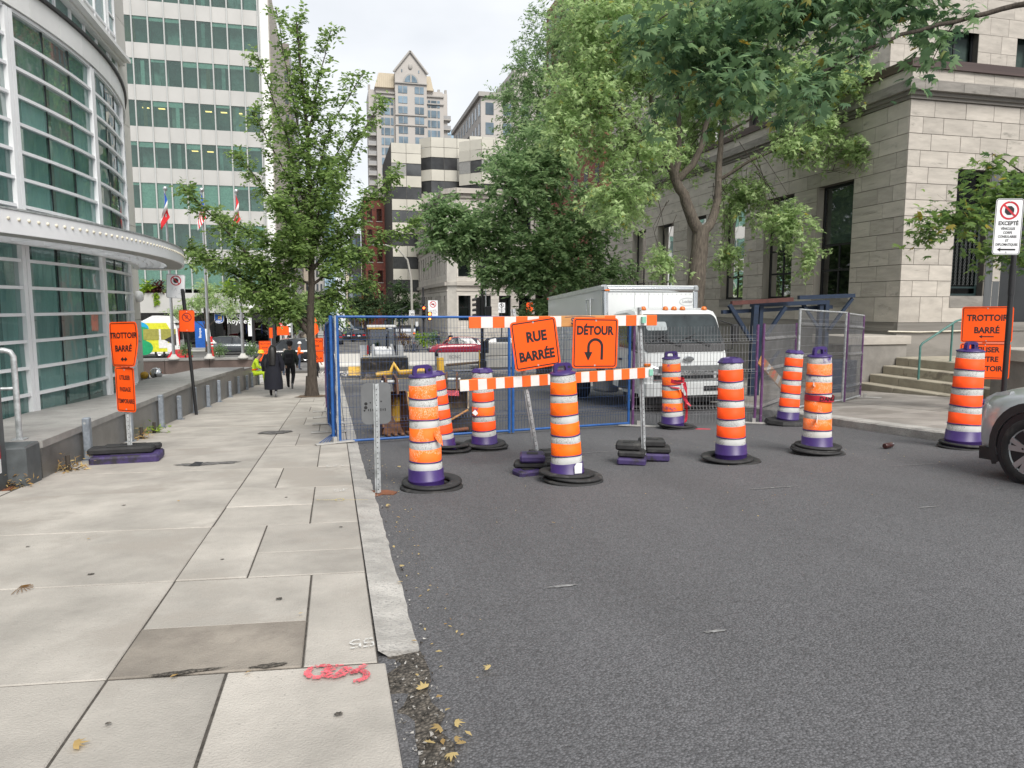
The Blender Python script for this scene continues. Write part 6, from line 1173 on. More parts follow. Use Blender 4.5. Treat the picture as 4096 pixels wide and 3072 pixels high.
# ---------------------------------------------------------------- construction fences
def fence(label, p0, p1, hgt, fm, wm, top=True, pitch=.055, bow=0, name='mesh_fence', lean=0, nh=11, posts=(1, 1), bottom=True, fr=.021, base=.06, wr=.0028, pm=None, tilt=0):
    a = Vector((p0[0], p0[1], gz(p0[1])+base+(p0[2] if len(p0) > 2 else 0))); b = Vector((p1[0], p1[1], gz(p1[1])+base+(p1[2] if len(p1) > 2 else 0)))
    t = thing(name, label, 'fence', tuple(a), 0, 'mesh construction fence panels'); d = b-a; ln = math.hypot(d.x, d.y); u = Vector((d.x/ln, d.y/ln, 0)); nrm = Vector((u.y, -u.x, 0))
    def Q(s, z, o=0): f = s/ln; return u*s+Vector((0, 0, d.z*f+z))+nrm*(o+bow*math.sin(PI*f)*(1-.4*z/hgt)+lean*z)
    for k, (s, on) in enumerate(((0, posts[0]), (ln, posts[1]))):
        if on: MB().tube([Q(s, -base*.6), Q(s, hgt+.02)], fr*1.25, 8).obj('post', pm or fm, t)
    N_ = 10
    if top: MB().tube([Q(ln*i/N_, hgt) for i in range(N_+1)], fr, 8).obj('top_rail', fm, t)
    if bottom: MB().tube([Q(ln*i/N_, 0) for i in range(N_+1)], fr, 8).obj('bottom_rail', fm, t)
    w = MB(); nv = int(ln/pitch)
    zs = [0, hgt*.12, hgt*.145, hgt*.17, hgt*.5, hgt*.525, hgt*.55, hgt*.82, hgt*.845, hgt*.87, hgt]; of_ = [0, 0, .035, 0, 0, .035, 0, 0, .035, 0, 0]
    for i in range(1, nv): w.tube([Q(i*pitch, z, o) for z, o in zip(zs, of_)], wr, 4, cap=False, smooth=False)
    hs = sorted({hgt*k/nh for k in range(1, nh)} | set(zs[1:-1]))
    for z in hs:
        o = .035 if any(abs(z-hgt*q) < .004 for q in (.145, .525, .845)) else 0
        w.tube([Q(ln*i/N_, z, o) for i in range(N_+1)], wr, 4, cap=False, smooth=False)
    w.obj('wire_mesh', wm, t); return t, Q, ln
f1, Q, ln = fence('blue framed mesh fence panel across the road behind the barricade', (0.06, 11.52), (2.95, 11.98), 1.98, blue_paint, wire_blue); f1b, Q2, l2 = fence('second blue mesh fence panel in front of the truck, right of the first', (3.02, 11.99), (5.36, 12.36), 1.93, blue_paint, wire_blue)
MB().tube([Q(.03, -.05)-Vector((.05, 0, 0)), Q(.03, 2.0)-Vector((.05, 0, 0))], .025, 8).obj('end_post', galv, f1)
f2, Q, ln = fence('blue fence panel wrapped in blue netting running along the kerb', (-.04, 11.56), (-.13, 14.5), 1.98, blue_paint, wire_blue, posts=(1, 1), bow=.05)
net = M('blue_netting', (.016, .105, .40), .6, var=.15, scale=3, stretch=(1, 6, 1)); mb = MB(); nu, nv = 24, 12; vs = []
for i in range(nu+1):
    for j in range(nv+1): s = ln*i/nu; z = .03+1.96*j/nv; vs.append(Q(s, z, .035+.03*math.sin(j*1.9+i*.3)*(.4+.6*(i/nu))+.015*math.sin(i*2.1)))
mb.add(vs, [(i*(nv+1)+j, (i+1)*(nv+1)+j, (i+1)*(nv+1)+j+1, i*(nv+1)+j+1) for i in range(nu) for j in range(nv) if not (random.random() < .03)], 0, True); mb.obj('netting', net, f2)
for k in range(4): MB().tube([Q(.05+.1*k, .1), Q(.0, -.02)+Vector((-.1-.06*k, -.1, -.02))], .006, 4).obj('loose_strap', blue_paint, f2)
f3, Q, ln = fence('bare grey mesh fence panel along the kerb beyond the blue netting', (-.14, 14.55), (-.2, 17.6), 1.95, galv, wire_grey, pm=purple_paint, wr=.0035)
for k, (x, y, lb) in enumerate(((.0, 11.4, 'near the blue corner post'), (-.1, 13.0, 'under the blue netting'), (-.12, 14.52, 'between the netting and grey panel'), (-.15, 16.0, 'under the grey panel'), (-.2, 17.6, 'at the far end of the grey panel'))):
    ft = MB().box((0, 0, .015), (.62, .11, .02), 0, 0, .004).box((0, 0, .06), (.06, .06, .09)).obj('fence_foot', M('pale_steel', (.45, .44, .42), .5, metal=.3) if 'pale_steel' not in MATS else MATS['pale_steel'], None, (x-.02, y, gz(y)+.045), (0, 0, (.35 if k == 0 else .05))); tag(ft, 'pale flat fence foot on the kerb '+lb, 'fence foot', 'flat fence feet')
f4, Q, ln = fence('bent grey mesh panel without a top rail in front of the white cab', (5.42, 12.3), (7.72, 11.86), 1.80, galv, wire_grey, top=False, bottom=False, pm=purple_paint, wr=.0038, bow=.12, pitch=.062)
f5, Q, ln = fence('grey mesh panel with purple posts behind the leaning barrel', (7.86, 11.88), (9.72, 13.5, .06), 1.82, galv, wire_grey, top=False, bottom=False, pm=purple_paint, wr=.0038, pitch=.05)
f6, Q, ln = fence('grey mesh panel with a sagging top rail standing on the right kerb', (9.15, 12.6, .14), (11.3, 13.9, .14), 2.0, galv, wire_grey, pm=galv, wr=.0036, pitch=.05, bow=-.1); f7, Q, ln = fence('tall grey mesh panel ending in a purple post beside the steps', (11.35, 13.9, .14), (12.7, 15.0, .14), 1.98, galv, wire_grey, pm=purple_paint, wr=.0036, pitch=.05)
for x, y, lb in ((5.5, 12.2, 'left of the danger tape barrel'), (7.7, 11.85, 'left of the leaning barrel'), (12.6, 14.7, 'on the right pavement by the steps')):
    ft = MB().box((0, 0, .015), (.75, .12, .022), 0, 0, .004).box((0, 0, .06), (.06, .06, .09)).obj('fence_foot', MATS['pale_steel'], None, (x, y, gz(y)+(.16 if x > 9 else .005)), (0, 0, -.5)); tag(ft, 'pale flat steel fence foot '+lb, 'fence foot', 'flat fence feet')
# wooden shelter frames
wd = M('dark_blue_wood', (.010, .024, .055), .6, var=.2, scale=6, stretch=(1, 6, 6)); redw = M('dark_red_wood', (.09, .03, .025), .7, var=.2)
def wframe(label, loc, beams, rz=0):
    t = thing('wooden_scaffold', label, 'scaffold', loc, rz)
    for nm, a, b, w, m in beams: MB().tube([a, b], w*.75, 4, smooth=False).obj(nm, m, t)
    return t
wframe('dark blue timber frame with slanting struts behind the grey fence, by the truck cab', (10.9, 16.6, gz(16.6)+.14), [('beam', (-.9, 0, 2.45), (.9, 0, 2.55), .1, redw), ('post', (-.25, 0, 0), (-.2, 0, 2.4), .13, wd), ('post', (.05, .2, 0), (.1, .2, 2.4), .1, wd), ('strut', (-.95, 0, 2.4), (-.3, 0, 1.5), .09, wd), ('strut', (.7, 0, 2.35), (.15, 0, 1.6), .08, wd), ('rail', (-1.1, .1, 2.22), (2.5, .5, 2.35), .09, wd), ('brace', (-.2, 0, .3), (.5, -.1, 1.2), .06, wd)])
wframe('dark blue timber frame with slanting struts at the right end of the fences', (13.1, 16.9, gz(16.9)+.14), [('beam', (-.9, 0, 2.62), (.85, 0, 2.68), .1, wd), ('post', (-.25, 0, 0), (-.2, 0, 2.55), .11, wd), ('post', (.1, .1, 0), (.05, .1, 2.55), .11, wd), ('strut', (-.8, 0, 2.5), (-.25, 0, 1.8), .07, wd), ('strut', (.8, 0, 2.6), (.1, 0, 1.75), .07, wd), ('rail', (-2.4, -.1, 2.42), (.0, -.05, 2.5), .1, wd)])
pln = thing('planter_box', 'dark blue planter box behind the mesh by the stone pedestal', 'planter', (13.5, 17.0, gz(17)+.15)); MB().box((0, 0, .45), (1.0, .6, .9), 0, 0, .01).obj('box_body', wd, pln)
sbd = thing('striped_board', 'orange and white striped board leaning behind the leaning barrel', 'barricade board', (10.0, 14.6, gz(14.6)+.75)); rt_ = MB().box((0, 0, 0), (1.5, .04, .22)).obj('board', wood_tan, sbd, (0, 0, 0), (0, .6, .4))
for k in range(6): MB().box((-.6+.24*k, -.022, 0), (.12, .004, .2)).obj('stripe', (plank_o, plank_w)[k % 2], rt_)
# leaves, can, sticks
can = thing('drink_can', 'dark drink can lying on the asphalt in front of the right kerb', 'can', (7.60, 8.36, gz(8.36)+.045), .35); MB().lathe([(.030, -.1), (.038, -.092), (.038, .085), (.03, .1)], 20, axis='x').obj('can_body', M('can_paint', (.05, .018, .016), .3), can); MB().lathe([(.0301, .1), (.03, .102), (.026, .098), (0, .098)], 20, axis='x').lathe([(.0385, .07), (.0385, .086)], 20, axis='x', caps=False).obj('can_rim', chrome, can)
spots = [(.34, 2.93, 1), (.37, 2.60, 1), (.42, 2.62, 1), (.40, 2.50, 1), (.36, 2.52, 0), (.43, 2.46, 1), (.31, 2.50, 1), (.45, 2.55, 0), (.38, 2.42, 1), (.33, 3.06, 0), (.41, 2.85, 0), (.40, 2.72, 0), (.66, 3.05, 1), (.44, 3.3, 0), (.37, 3.45, 0), (.39, 4.4, 0), (.42, 4.72, 1), (.40, 5.2, 0), (.44, 6.7, 1), (.45, 7.1, 0), (.5, 6.2, 0), (1.75, 5.6, 1), (.75, 8.9, 1), (.42, 9.5, 0), (-.75, 3.3, 0), (-.98, 2.8, 1), (-.4, 3.27, 0), (-.2, 3.95, 0), (-1.9, 6.1, 0), (-2.4, 5.3, 0), (-1.5, 7.4, 0)]
lk = [leaf_mesh('fallen_leaf', k_, np.zeros((1, 3)), np.array([[0., 1, 0]]), np.array([[0., 0, 1]]), np.ones(1), leaf_dry, np.array([t_])) for k_, t_ in (('oval', .3), ('maple', .9), ('oval', .8), ('maple', .5))]
for i, (x, y, big) in enumerate(spots):
    o = link('fallen_leaf', lk[(i % 2)*2+(1 if big and i % 2 == 0 else 0)] if False else lk[(1, 3)[i % 2] if big else (0, 2)[i % 2]], None, (x, y, gz(y)+(.055 if x < .3 else .03)), (random.uniform(-.3, .3), random.uniform(-.3, .3), random.uniform(0, 6.3)), (random.uniform(.035, .06) if big else random.uniform(.03, .045),)*3)
    tag(o, 'dry yellow brown fallen leaf lying along the kerb and pavement', 'leaf', 'fallen leaves along the kerb')
fl = []
for i in range(260):
    x = .43+abs(rng.normal(0, .12)) if i < 150 else rng.uniform(.5, 8.5); y = rng.uniform(3, 14) if i < 150 else rng.uniform(5, 11); fl.append((x, y, gz(y)+.012))
me = leaf_mesh('leaf_bits', 'oval', np.array(fl), vrand(260)*np.array([1, 1, .15]), np.array([0, 0, 1.])+vrand(260)*.3, rng.uniform(.01, .028, 260), leaf_dry, rng.random(260)); o = link('leaf_bits', me); o['kind'] = 'stuff'
st_ = MB().tube([(-2.3, 4.95, gz(4.95)+.055), (-2.18, 4.93, gz(4.93)+.055)], .006, 5).obj('twig', leaf_dry); tag(st_, 'small pale stick lying on the left sidewalk slab', 'stick')
mb = MB()
for k in range(9): a = -1.5+k*.3; mb.tube([(-1.95, 4.95, gz(4.95)+.05), (-1.95+.09*math.cos(a), 4.88+.09*math.sin(a)-.02*k % 3*.05, gz(4.88)+.054)], .0022, 3)
o = mb.obj('straw', leaf_dry); tag(o, 'wisp of dry straw lying on the left sidewalk', 'straw')
# ---------------------------------------------------------------- white box truck
tk = thing('box_truck', 'white box truck facing the camera behind the mesh fences', 'truck', (7.8, 14.6, gz(14.6)), 0, None, (-math.atan(.055), 0, 0))
XY = lambda a, b, h: (h, a, b)                                  # profile in (y,z) swept along x
def wheel(par, x, y, r, w, nm='wheel', rim=None, spokes=0, side=-1):
    wl = MB().lathe([(r*.55, -w/2), (r*.9, -w/2), (r, -w*.36), (r, w*.36), (r*.9, w/2), (r*.55, w/2)], 32, axis='x', caps=False).obj(nm, rubber, par, (x, y, r)); rm = rim or alu
    rb = MB().lathe([(0, side*w*.30), (r*.2, side*w*.32), (r*.25, side*w*.22), (r*.5, side*w*.26), (r*.6, side*w*.46), (r*.64, side*w*.44)], 28, axis='x', caps=False); rb.obj('rim', rm, wl)
    MB().lathe([(r*.6, -w*.3), (r*.6, w*.3)], 20, axis='x').obj('brake', plastic_k, wl) if spokes else None
    return wl
cw = 1.06
prof = [(0.02, .42), (-.02, .62), (.0, 1.0), (.08, 1.34), (.52, 2.2), (.66, 2.33), (.95, 2.40), (1.72, 2.38), (1.76, .55), (1.2, .5), (1.15, .42)]
def ring_x(x, sh, top=0):
    return [(x, a+sh*(1 if b < 2 else .6), b-(top if b > 2 else 0)) for a, b in prof]
MB().loft([ring_x(-cw, .16, .10), ring_x(-cw+.05, .06, .03), ring_x(-cw+.16, .015), ring_x(cw-.16, .015), ring_x(cw-.05, .06, .03), ring_x(cw, .16, .10)], smooth=False).obj('cab', truck_w, tk)
def slope_y(z): return .08+(z-1.34)*.44/.86+.015
def ws(x0, x1, z0, z1, d, m, nm, rad=.12, th=.02, tp=.0):
    w, h = x1-x0, z1-z0; pl = rrect(w, h, rad); vs0 = [((x0+x1)/2+a*(1-tp*(b+h/2)/h), slope_y((z0+z1)/2+b)-d, (z0+z1)/2+b) for a, b in pl]; vs1 = [(a, b+th, c) for a, b, c in vs0]; n = len(pl)
    return MB().add(vs0+vs1, [tuple(range(n))]+[(i, (i+1) % n, n+(i+1) % n, n+i) for i in range(n)]).obj(nm, m, tk)
ws(-1.03, 1.03, 1.36, 2.24, .012, plastic_k, 'windscreen_frame', .14, .02, .08); wsg = M('truck_windscreen', (.03, .04, .042), .05, var=.5, scale=1.6, coat=.25, spec=.5); ws(-1.0, 1.0, 1.56, 2.21, .022, wsg, 'windscreen', .10, .008, .07)
ws(-.86, -.35, 1.86, 2.06, .026, M('painted_glint', (.33, .37, .38), .3), 'rear_window_glint', .04, .003)  # pale plate laid over the windscreen paints in a glint
for s in (-.1, .62): MB().tube([(s, slope_y(1.5)-.05, 1.5), (s-.55, slope_y(1.68)-.05, 1.70)], .012, 5).tube([(s-.75, slope_y(1.62)-.055, 1.60), (s-.3, slope_y(1.75)-.055, 1.78)], .010, 4).obj('wiper', black_fr, tk)
for x in (-.78, -.22, 0, .22, .78): MB().lathe([(.07, 0), (.065, .04), (.045, .075), (0, .085)], 14).obj('marker_lamp', amber, tk, (x, .72, 2.345))
MB().box((0, -.035, .98), (1.5, .03, .15), 0, 0, .01).obj('grille_panel', M('grille_grey', (.25, .26, .26), .3, metal=.6), tk); MB().box((0, -.03, .855), (1.75, .05, .03)).box((0, -.03, .74), (1.75, .05, .03)).obj('grille_bar', chrome, tk); MB().box((0, -.005, .80), (1.72, .05, .10)).obj('grille_gap', black_fr, tk)
text('STERLING', .11, chrome, tk, (.0, -.055, .90), bold=.02, xs=1.9)
mb = MB(); mb.lathe([(0, -.02), (.11, -.02), (.115, 0)], 24, axis='y'); em = mb.obj('grille_emblem', chrome, tk, (0, -.0, 1.2)); em.scale = (1.2, 1, .55); MB().lathe([(0, -.026), (.085, -.024)], 20, axis='y').obj('emblem_disc', MATS['grille_grey'], em)
for s in (-1, 1):
    MB().prism([(s*.62, .76), (s*1.0, .80), (s*1.03, 1.06), (s*.95, 1.10), (s*.68, .98), (s*.60, .88)], -.045, .06, lambda a, b, h: (a, h+(.10 if abs(a) > .9 else 0), b)).obj('headlight', headl, tk); MB().box((s*.99, .06, 1.08), (.16, .1, .07), 0, 0, .02).obj('indicator', amber, tk)
    MB().box((s*.52, -.088, .53), (.36, .02, .11), 0, 0, .01).obj('bumper_slot', black_fr, tk)
MB().loft([[(x, y0, .36), (x, y0-.07, .38), (x, y0-.08, .66), (x, y0-.0, .69), (x, y0+.1, .69), (x, y0+.1, .36)] for x, y0 in ((-1.09, .22), (-1.05, .06), (-.9, 0), (.9, 0), (1.05, .06), (1.09, .22))], smooth=False).obj('bumper', truck_w, tk)
MB().box((0, .35, .32), (1.9, .5, .22)).obj('lower_valance', black_fr, tk)
# door, side window, mirrors
MB().box((-cw-.012, 1.0, 1.25), (.02, 1.0, 1.35), 0, 0, .01).obj('door', truck_w, tk); dm = MB().prism([(.42, 1.42), (.68, 2.12), (1.45, 2.18), (1.45, 1.5)], -cw-.028, -cw-.024, XY).obj('side_window', M('side_glass', (.05, .06, .06), .08), tk); MB().box((-cw-.03, 1.36, 1.2), (.03, .16, .05)).obj('door_handle', plastic_k, tk); MB().box((-cw-.03, .82, 1.24), (.03, .1, .14)).obj('step_grip', plastic_k, tk)
for s in (-1, 1):
    q = MB().box((0, 0, 0), (.19, .14, .42), 0, 0, .04).obj('mirror', plastic_k, tk, (s*1.30, .22, 1.78)); MB().tube([(-s*.04, .02, -.18), (-s*.03, .04, -.36), (-s*.20, .12, -.42)], .014, 6).tube([(-s*.04, .02, .2), (-s*.26, .2, .3)], .014, 6).obj('mirror_arm', plastic_k, q)
# cargo box
B0, B1, bz0, bz1, bw2 = 1.95, 6.6, .95, 3.02, 1.30
MB().box((0, (B0+B1)/2, (bz0+bz1)/2), (2*bw2, B1-B0, bz1-bz0), 0, 0, .02).obj('cargo_box', truck_w, tk)
for s in (-1, 1): MB().tube([(s*(bw2-.075), B0+.055, bz0), (s*(bw2-.075), B0+.055, bz1-.16)], .09, 20).obj('corner_post', chrome, tk); MB().box((s*(bw2-.06), B0+.04, bz1-.08), (.18, .16, .18), 0, 0, .05).obj('corner_cap', alu, tk)
MB().tube([(-bw2+.15, B0+.06, bz1-.10), (bw2-.15, B0+.06, bz1-.10)], .10, 20).obj('top_rail', chrome, tk); MB().box((-bw2-.004, (B0+B1)/2, bz1-.05), (.03, B1-B0-.1, .11)).obj('side_rail', alu, tk)
mb = MB()
for x in (-.45, -.07, .31): mb.box((x, B0-.002, 2.0), (.006, .012, 1.8))
for k in range(18): mb.box((-1.05+k*.125, B0-.006, bz1-.22), (.016, .012, .016))
mb.obj('panel_seams', M('seam_grey', (.4, .41, .42), .5), tk)
for x in (-bw2+.1, ): MB().box((x+.0, B0-.045, bz1-.13), (.13, .03, .04), 0, 0, .01).obj('clearance_lamp', amber, tk)
MB().box((bw2+.01, B0+.1, bz1-.12), (.04, .1, .06)).obj('clearance_lamp', red_lens, tk); MB().box((-bw2-.02, B1-.06, bz1-.05), (.03, .1, .05)).obj('clearance_lamp', red_lens, tk)
for y, z1 in ((2.6, 2.72), (4.9, 2.3)):
    mb = MB().tube([(-bw2-.02, y, z1), (-bw2-.09, y, z1), (-bw2-.09, y, 1.0)], .018, 5).tube([(-bw2-.02, y+.3, z1), (-bw2-.09, y+.3, z1), (-bw2-.09, y+.3, 1.0)], .018, 5)
    for z in (z1-.02, z1-.75): mb.tube([(-bw2-.09, y, z), (-bw2-.09, y+.3, z)], .014, 5)
    mb.obj('side_bracket', galv, tk)
lo = text('Leclair', .11, MATS['seam_grey'], tk, (1.0, B0-.012, 2.62), bold=.01); mb = MB(); c = [(math.cos(2*PI*i/28), math.sin(2*PI*i/28)) for i in range(28)]; ring(mb, [(a*.23, b*.10) for a, b in c], [(a*.22, b*.092) for a, b in c], 0, .002, XZ); mb.obj('maker_oval', MATS['seam_grey'], tk, (1.0, B0-.008, 2.61))
for s in (-1, 1): wheel(tk, s*.9, 1.05, .36, .24, side=s); wheel(tk, s*.88, 4.9, .38, .42, side=s)
MB().box((0, 3.6, .62), (.9, 5.6, .22)).obj('chassis', black_fr, tk); MB().box((-.95, 2.7, .52), (.4, .9, .4), 0, 0, .05).obj('fuel_tank', M('tank_grey', (.2, .2, .2), .4), tk)
MB().prism([(.62, .5), (.70, .78), (1.05, .92), (1.42, .78), (1.5, .5)], -cw-.02, -cw-.06+.02, XY).obj('wheel_arch', plastic_k, tk)
# ---------------------------------------------------------------- parked silver crossover
def sedan(name, label, loc, rz, paint, L_=4.3, W_=1.8, H_=1.6, kind='suv', group=None, detail=True, glassm=None, rot=None):
    """car with nose towards local -Y, origin on the ground at the middle"""
    t = thing(name, label, 'car', loc, rz, group, rot); h = W_/2; gl = glassm or MATS['car_dark_glass']
    if kind == 'suv': st = [(-.5, .36, .50, .62, .55), (-.485, .26, .62, .84, .80), (-.44, .24, .80, .92, .94), (-.30, .24, 1.0, .96, .98), (-.18, .24, 1.04, .98, 1.0), (.15, .24, 1.06, .98, 1.0), (.36, .24, 1.06, .97, .99), (.465, .28, 1.02, .92, .95), (.5, .4, .9, .8, .85)]; gh = [(-.20, 1.02, .84), (-.06, H_-.05, .68), (.05, H_, .68), (.30, H_-.02, .66), (.42, H_-.14, .64), (.485, 1.05, .78)]
    else: st = [(-.5, .36, .48, .62, .55), (-.485, .24, .58, .84, .80), (-.44, .22, .70, .92, .94), (-.28, .22, .86, .96, .98), (-.18, .22, .9, .98, 1.0), (.15, .22, .92, .98, 1.0), (.34, .22, .94, .97, .99), (.47, .26, .92, .9, .93), (.5, .4, .8, .8, .85)]; gh = [(-.22, .88, .84), (-.06, H_-.06, .66), (.05, H_, .66), (.2, H_-.04, .64), (.38, .94, .76)]
    rings = []
    for y, zl, zt, wt, wm in st: rings.append([(-h*wm*.93, y*L_, zl), (-h*wm, y*L_, zl+.12), (-h*wm*1.0, y*L_, zl*.4+zt*.6), (-h*wt*.93, y*L_, zt-.03), (-h*wt*.8, y*L_, zt), (h*wt*.8, y*L_, zt), (h*wt*.93, y*L_, zt-.03), (h*wm*1.0, y*L_, zl*.4+zt*.6), (h*wm, y*L_, zl+.12), (h*wm*.93, y*L_, zl)])
    MB().loft(rings).obj('body', paint, t)
    gr = [[(-h*w, y*L_, z), (h*w, y*L_, z)] for y, z, w in gh]
    cab = MB(); base = 1.0 if kind == 'suv' else .86; n = len(gh); vs = []
    for y, z, w in gh: vs += [(-h*w, y*L_, z), (h*w, y*L_, z), (-h*.9, y*L_, base-.04), (h*.9, y*L_, base-.04)]
    cab.add(vs, [(4*i, 4*i+1, 4*i+5, 4*i+4) for i in range(n-1)], 0, False); cab.add(vs, [(4*i+2, 4*i, 4*i+4, 4*i+6) for i in range(n-1)]+[(4*i+1, 4*i+3, 4*i+7, 4*i+5) for i in range(n-1)], 0); cab.obj('glasshouse', gl, t)
    rf = MB(); vs = []
    for y, z, w in gh[1:-1]: vs += [(-h*(w+.03), y*L_, z-.02), (-h*w*.9, y*L_, z+.025), (h*w*.9, y*L_, z+.025), (h*(w+.03), y*L_, z-.02)]
    rf.add(vs, [(4*i+k, 4*i+k+1, 4*i+k+5, 4*i+k+4) for i in range(n-3) for k in range(3)], 0, True); rf.obj('roof', paint, t)
    for s in (-1, 1):
        for k in ((1,), (n-2,)) if detail else ():
            y, z, w = gh[k[0]]; y2, z2, w2 = gh[0] if k[0] == 1 else gh[-1]; MB().tube([(s*h*(w+.02), y*L_, z-.01), (s*h*(w2+.03), y2*L_, z2)], .035, 5).obj('pillar', paint, t)
        MB().tube([(s*h*.83, .04*L_, H_-.06), (s*h*.96, .05*L_, base)], .03, 4).obj('pillar', plastic_k, t)
        MB().box((s*(h+.07), -.17*L_, base+.08), (.16, .09, .13), 0, 0, .03).obj('wing_mirror', paint, t)
        for y in (-.315, .30): wheel(t, s*(h-.12), y*L_, .34, .21, side=s); mb = MB(); vs = []
        MB().box((s*h*.66, .496*L_, .86), (.34, .06, .16), 0, 0, .02).obj('tail_lamp', red_lens, t); MB().box((s*h*.7, -.475*L_, .70), (.36, .10, .13), 0, 0, .03).obj('headlight', headl, t)
    MB().box((0, 0, .30), (W_*.93, L_*.93, .2)).obj('underbody', plastic_k, t); MB().box((0, -.497*L_, .5), (1.2, .05, .2), 0, 0, .02).obj('grille', plastic_k, t); MB().box((0, .503*L_, .78), (.32, .02, .16)).obj('number_plate', white_s, t)
    return t
M('car_dark_glass', (.03, .035, .04), .06, coat=.6)
silver = M('silver_paint', (.50, .52, .54), .28, metal=.55, var=.02, coat=.6); blackp = M('black_paint', (.014, .015, .018), .2, coat=.8, var=.02); greyp = M('grey_paint', (.08, .09, .10), .25, metal=.4, coat=.6); redp = M('red_paint', (.28, .012, .03), .25, coat=.7); whitep2 = M('white_paint', (.7, .7, .7), .3, coat=.5)
# the near car is built in more detail, nose pointing up the street away from the camera
nc = thing('parked_car', 'light silver crossover car parked at the right kerb beside the last barrel', 'car', (7.88, 4.35, gz(4.35)), 0, None, (-math.atan(SL), 0, 0))
def nring(y, zl, zt, wm, wt): return [(-.91*wm*.95, y, zl), (-.91*wm, y, zl+.14), (-.91*wm*1.005, y, zl*.45+zt*.55), (-.91*wm*.985, y, zt-.12), (-.91*wt*.9, y, zt-.02), (-.91*wt*.55, y, zt+.015), (.91*wt*.55, y, zt+.015), (.91*wt*.9, y, zt-.02), (.91*wm*.985, y, zt-.12), (.91*wm*1.005, y, zl*.45+zt*.55), (.91*wm, y, zl+.14), (.91*wm*.95, y, zl)]
MB().loft([nring(2.19, .42, .66, .60, .55), nring(2.16, .30, .80, .72, .68), nring(2.08, .25, .88, .84, .78), nring(1.95, .24, .94, .92, .86), nring(1.7, .24, 1.0, .98, .92), nring(1.2, .24, 1.05, 1.0, .95), nring(.7, .24, 1.09, 1.0, .97), nring(-1.2, .24, 1.1, 1.0, .97), nring(-1.9, .3, 1.08, .97, .95), nring(-2.15, .42, .9, .85, .85)]).obj('body', silver, nc)
for s in (-1, 1):
    aw = MB()                                                     # black arch trim with the dark wheel well
    for yc in (1.34, -1.32):
        pts = [(yc+.405*math.cos(R(a)), .36+.405*math.sin(R(a))) for a in range(-24, 205, 12)]; pin = [(yc+.50*math.cos(R(a)), .36+.50*math.sin(R(a))) for a in range(-24, 205, 12)]; n = len(pts)
        vs = [(s*.935, a, b) for a, b in pts]+[(s*.925, a, b) for a, b in pin]+[(s*.86, a, b) for a, b in pin]
        aw.add(vs, [(i, i+1, n+i+1, n+i) for i in range(n-1)]+[(n+i, n+i+1, 2*n+i+1, 2*n+i) for i in range(n-1)])
    aw.obj('arch_trim', plastic_k, nc)
    for yc in (1.34, -1.32):
        MB().lathe([(0, s*.925), (.404, s*.926)], 32, axis='x', c=(0, yc, .36), caps=False).obj('wheel_well', black_fr, nc)
        wl = MB().lathe([(.245, s*.94), (.262, s*.955), (.325, s*.95), (.345, s*.93), (.345, s*.76), (.24, s*.76)], 40, axis='x', caps=False).obj('wheel', rubber, nc, (0, yc, .345))
        rim = MB().lathe([(.262, s*.952), (.25, s*.935), (.235, s*.93)], 40, axis='x', caps=False); 
        for k in range(5):
            for d in (-.13, .13):
                a = 2*PI*k/5+.3; c0, s0 = math.cos(a+d*.45), math.sin(a+d*.45); c1, s1 = math.cos(a+d*1.5), math.sin(a+d*1.5); w0 = .024
                p0 = Vector((s*.938, c0*.05, s0*.05)); p1 = Vector((s*.946, c1*.245, s1*.245)); nn = Vector((0, -(p1-p0).z, (p1-p0).y)).normalized()
                rim.add([p0-nn*w0, p0+nn*w0, p1+nn*w0*1.25, p1-nn*w0*1.25, p0-nn*w0-Vector((s*.03, 0, 0)), p0+nn*w0-Vector((s*.03, 0, 0)), p1+nn*w0-Vector((s*.03, 0, 0)), p1-nn*w0-Vector((s*.03, 0, 0))], [(0, 1, 2, 3), (0, 4, 5, 1), (1, 5, 6, 2), (3, 2, 6, 7), (0, 3, 7, 4)])
        rim.lathe([(0, s*.945), (.05, s*.944), (.06, s*.935), (.06, s*.91)], 20, axis='x', caps=False)
        rim.obj('rim', alu, wl)
        lg = MB()
        for k in range(5): lg.lathe([(0, s*.945), (.011, s*.944)], 8, axis='x', c=(0, .09*math.cos(2*PI*k/5+.3), .09*math.sin(2*PI*k/5+.3)), caps=False)
        lg.lathe([(0, s*.929), (.24, s*.929)], 24, axis='x', caps=False); lg.obj('hub_gap', black_fr, wl)
    MB().prism([(1.70, .86), (1.95, .80), (2.11, .78), (2.10, .86), (1.92, .93), (1.66, .955)], s*.74, s*.878, lambda a, b, h: (h-s*(max(0, a-1.66)*.40+max(0, b-.8)*.25), a, b)).obj('headlight', headl, nc); MB().prism([(1.72, .872), (1.86, .842), (1.88, .86), (1.75, .90)], s*.80, s*.884, lambda a, b, h: (h-s*(max(0, a-1.66)*.40+max(0, b-.8)*.25), a, b)).obj('indicator', amber, nc)
    MB().box((s*.5, 2.12, .42), (.3, .08, .16), 0, 0, .03).obj('fog_surround', plastic_k, nc); MB().box((s*.915, 0, .32), (.04, 2.0, .16), 0, 0, .01).obj('sill_trim', plastic_k, nc)
    MB().box((s*1.0, .62, 1.14), (.2, .12, .14), 0, 0, .04).obj('wing_mirror', silver, nc)
gh = [(.95, 1.06, .84), (.25, 1.55, .66), (-.2, 1.61, .66), (-1.3, 1.58, .64), (-1.9, 1.42, .62), (-2.1, 1.06, .78)]
cab = MB(); vs = []
for y, z, w in gh: vs += [(-.91*w, y, z), (.91*w, y, z), (-.85, y, 1.04), (.85, y, 1.04)]
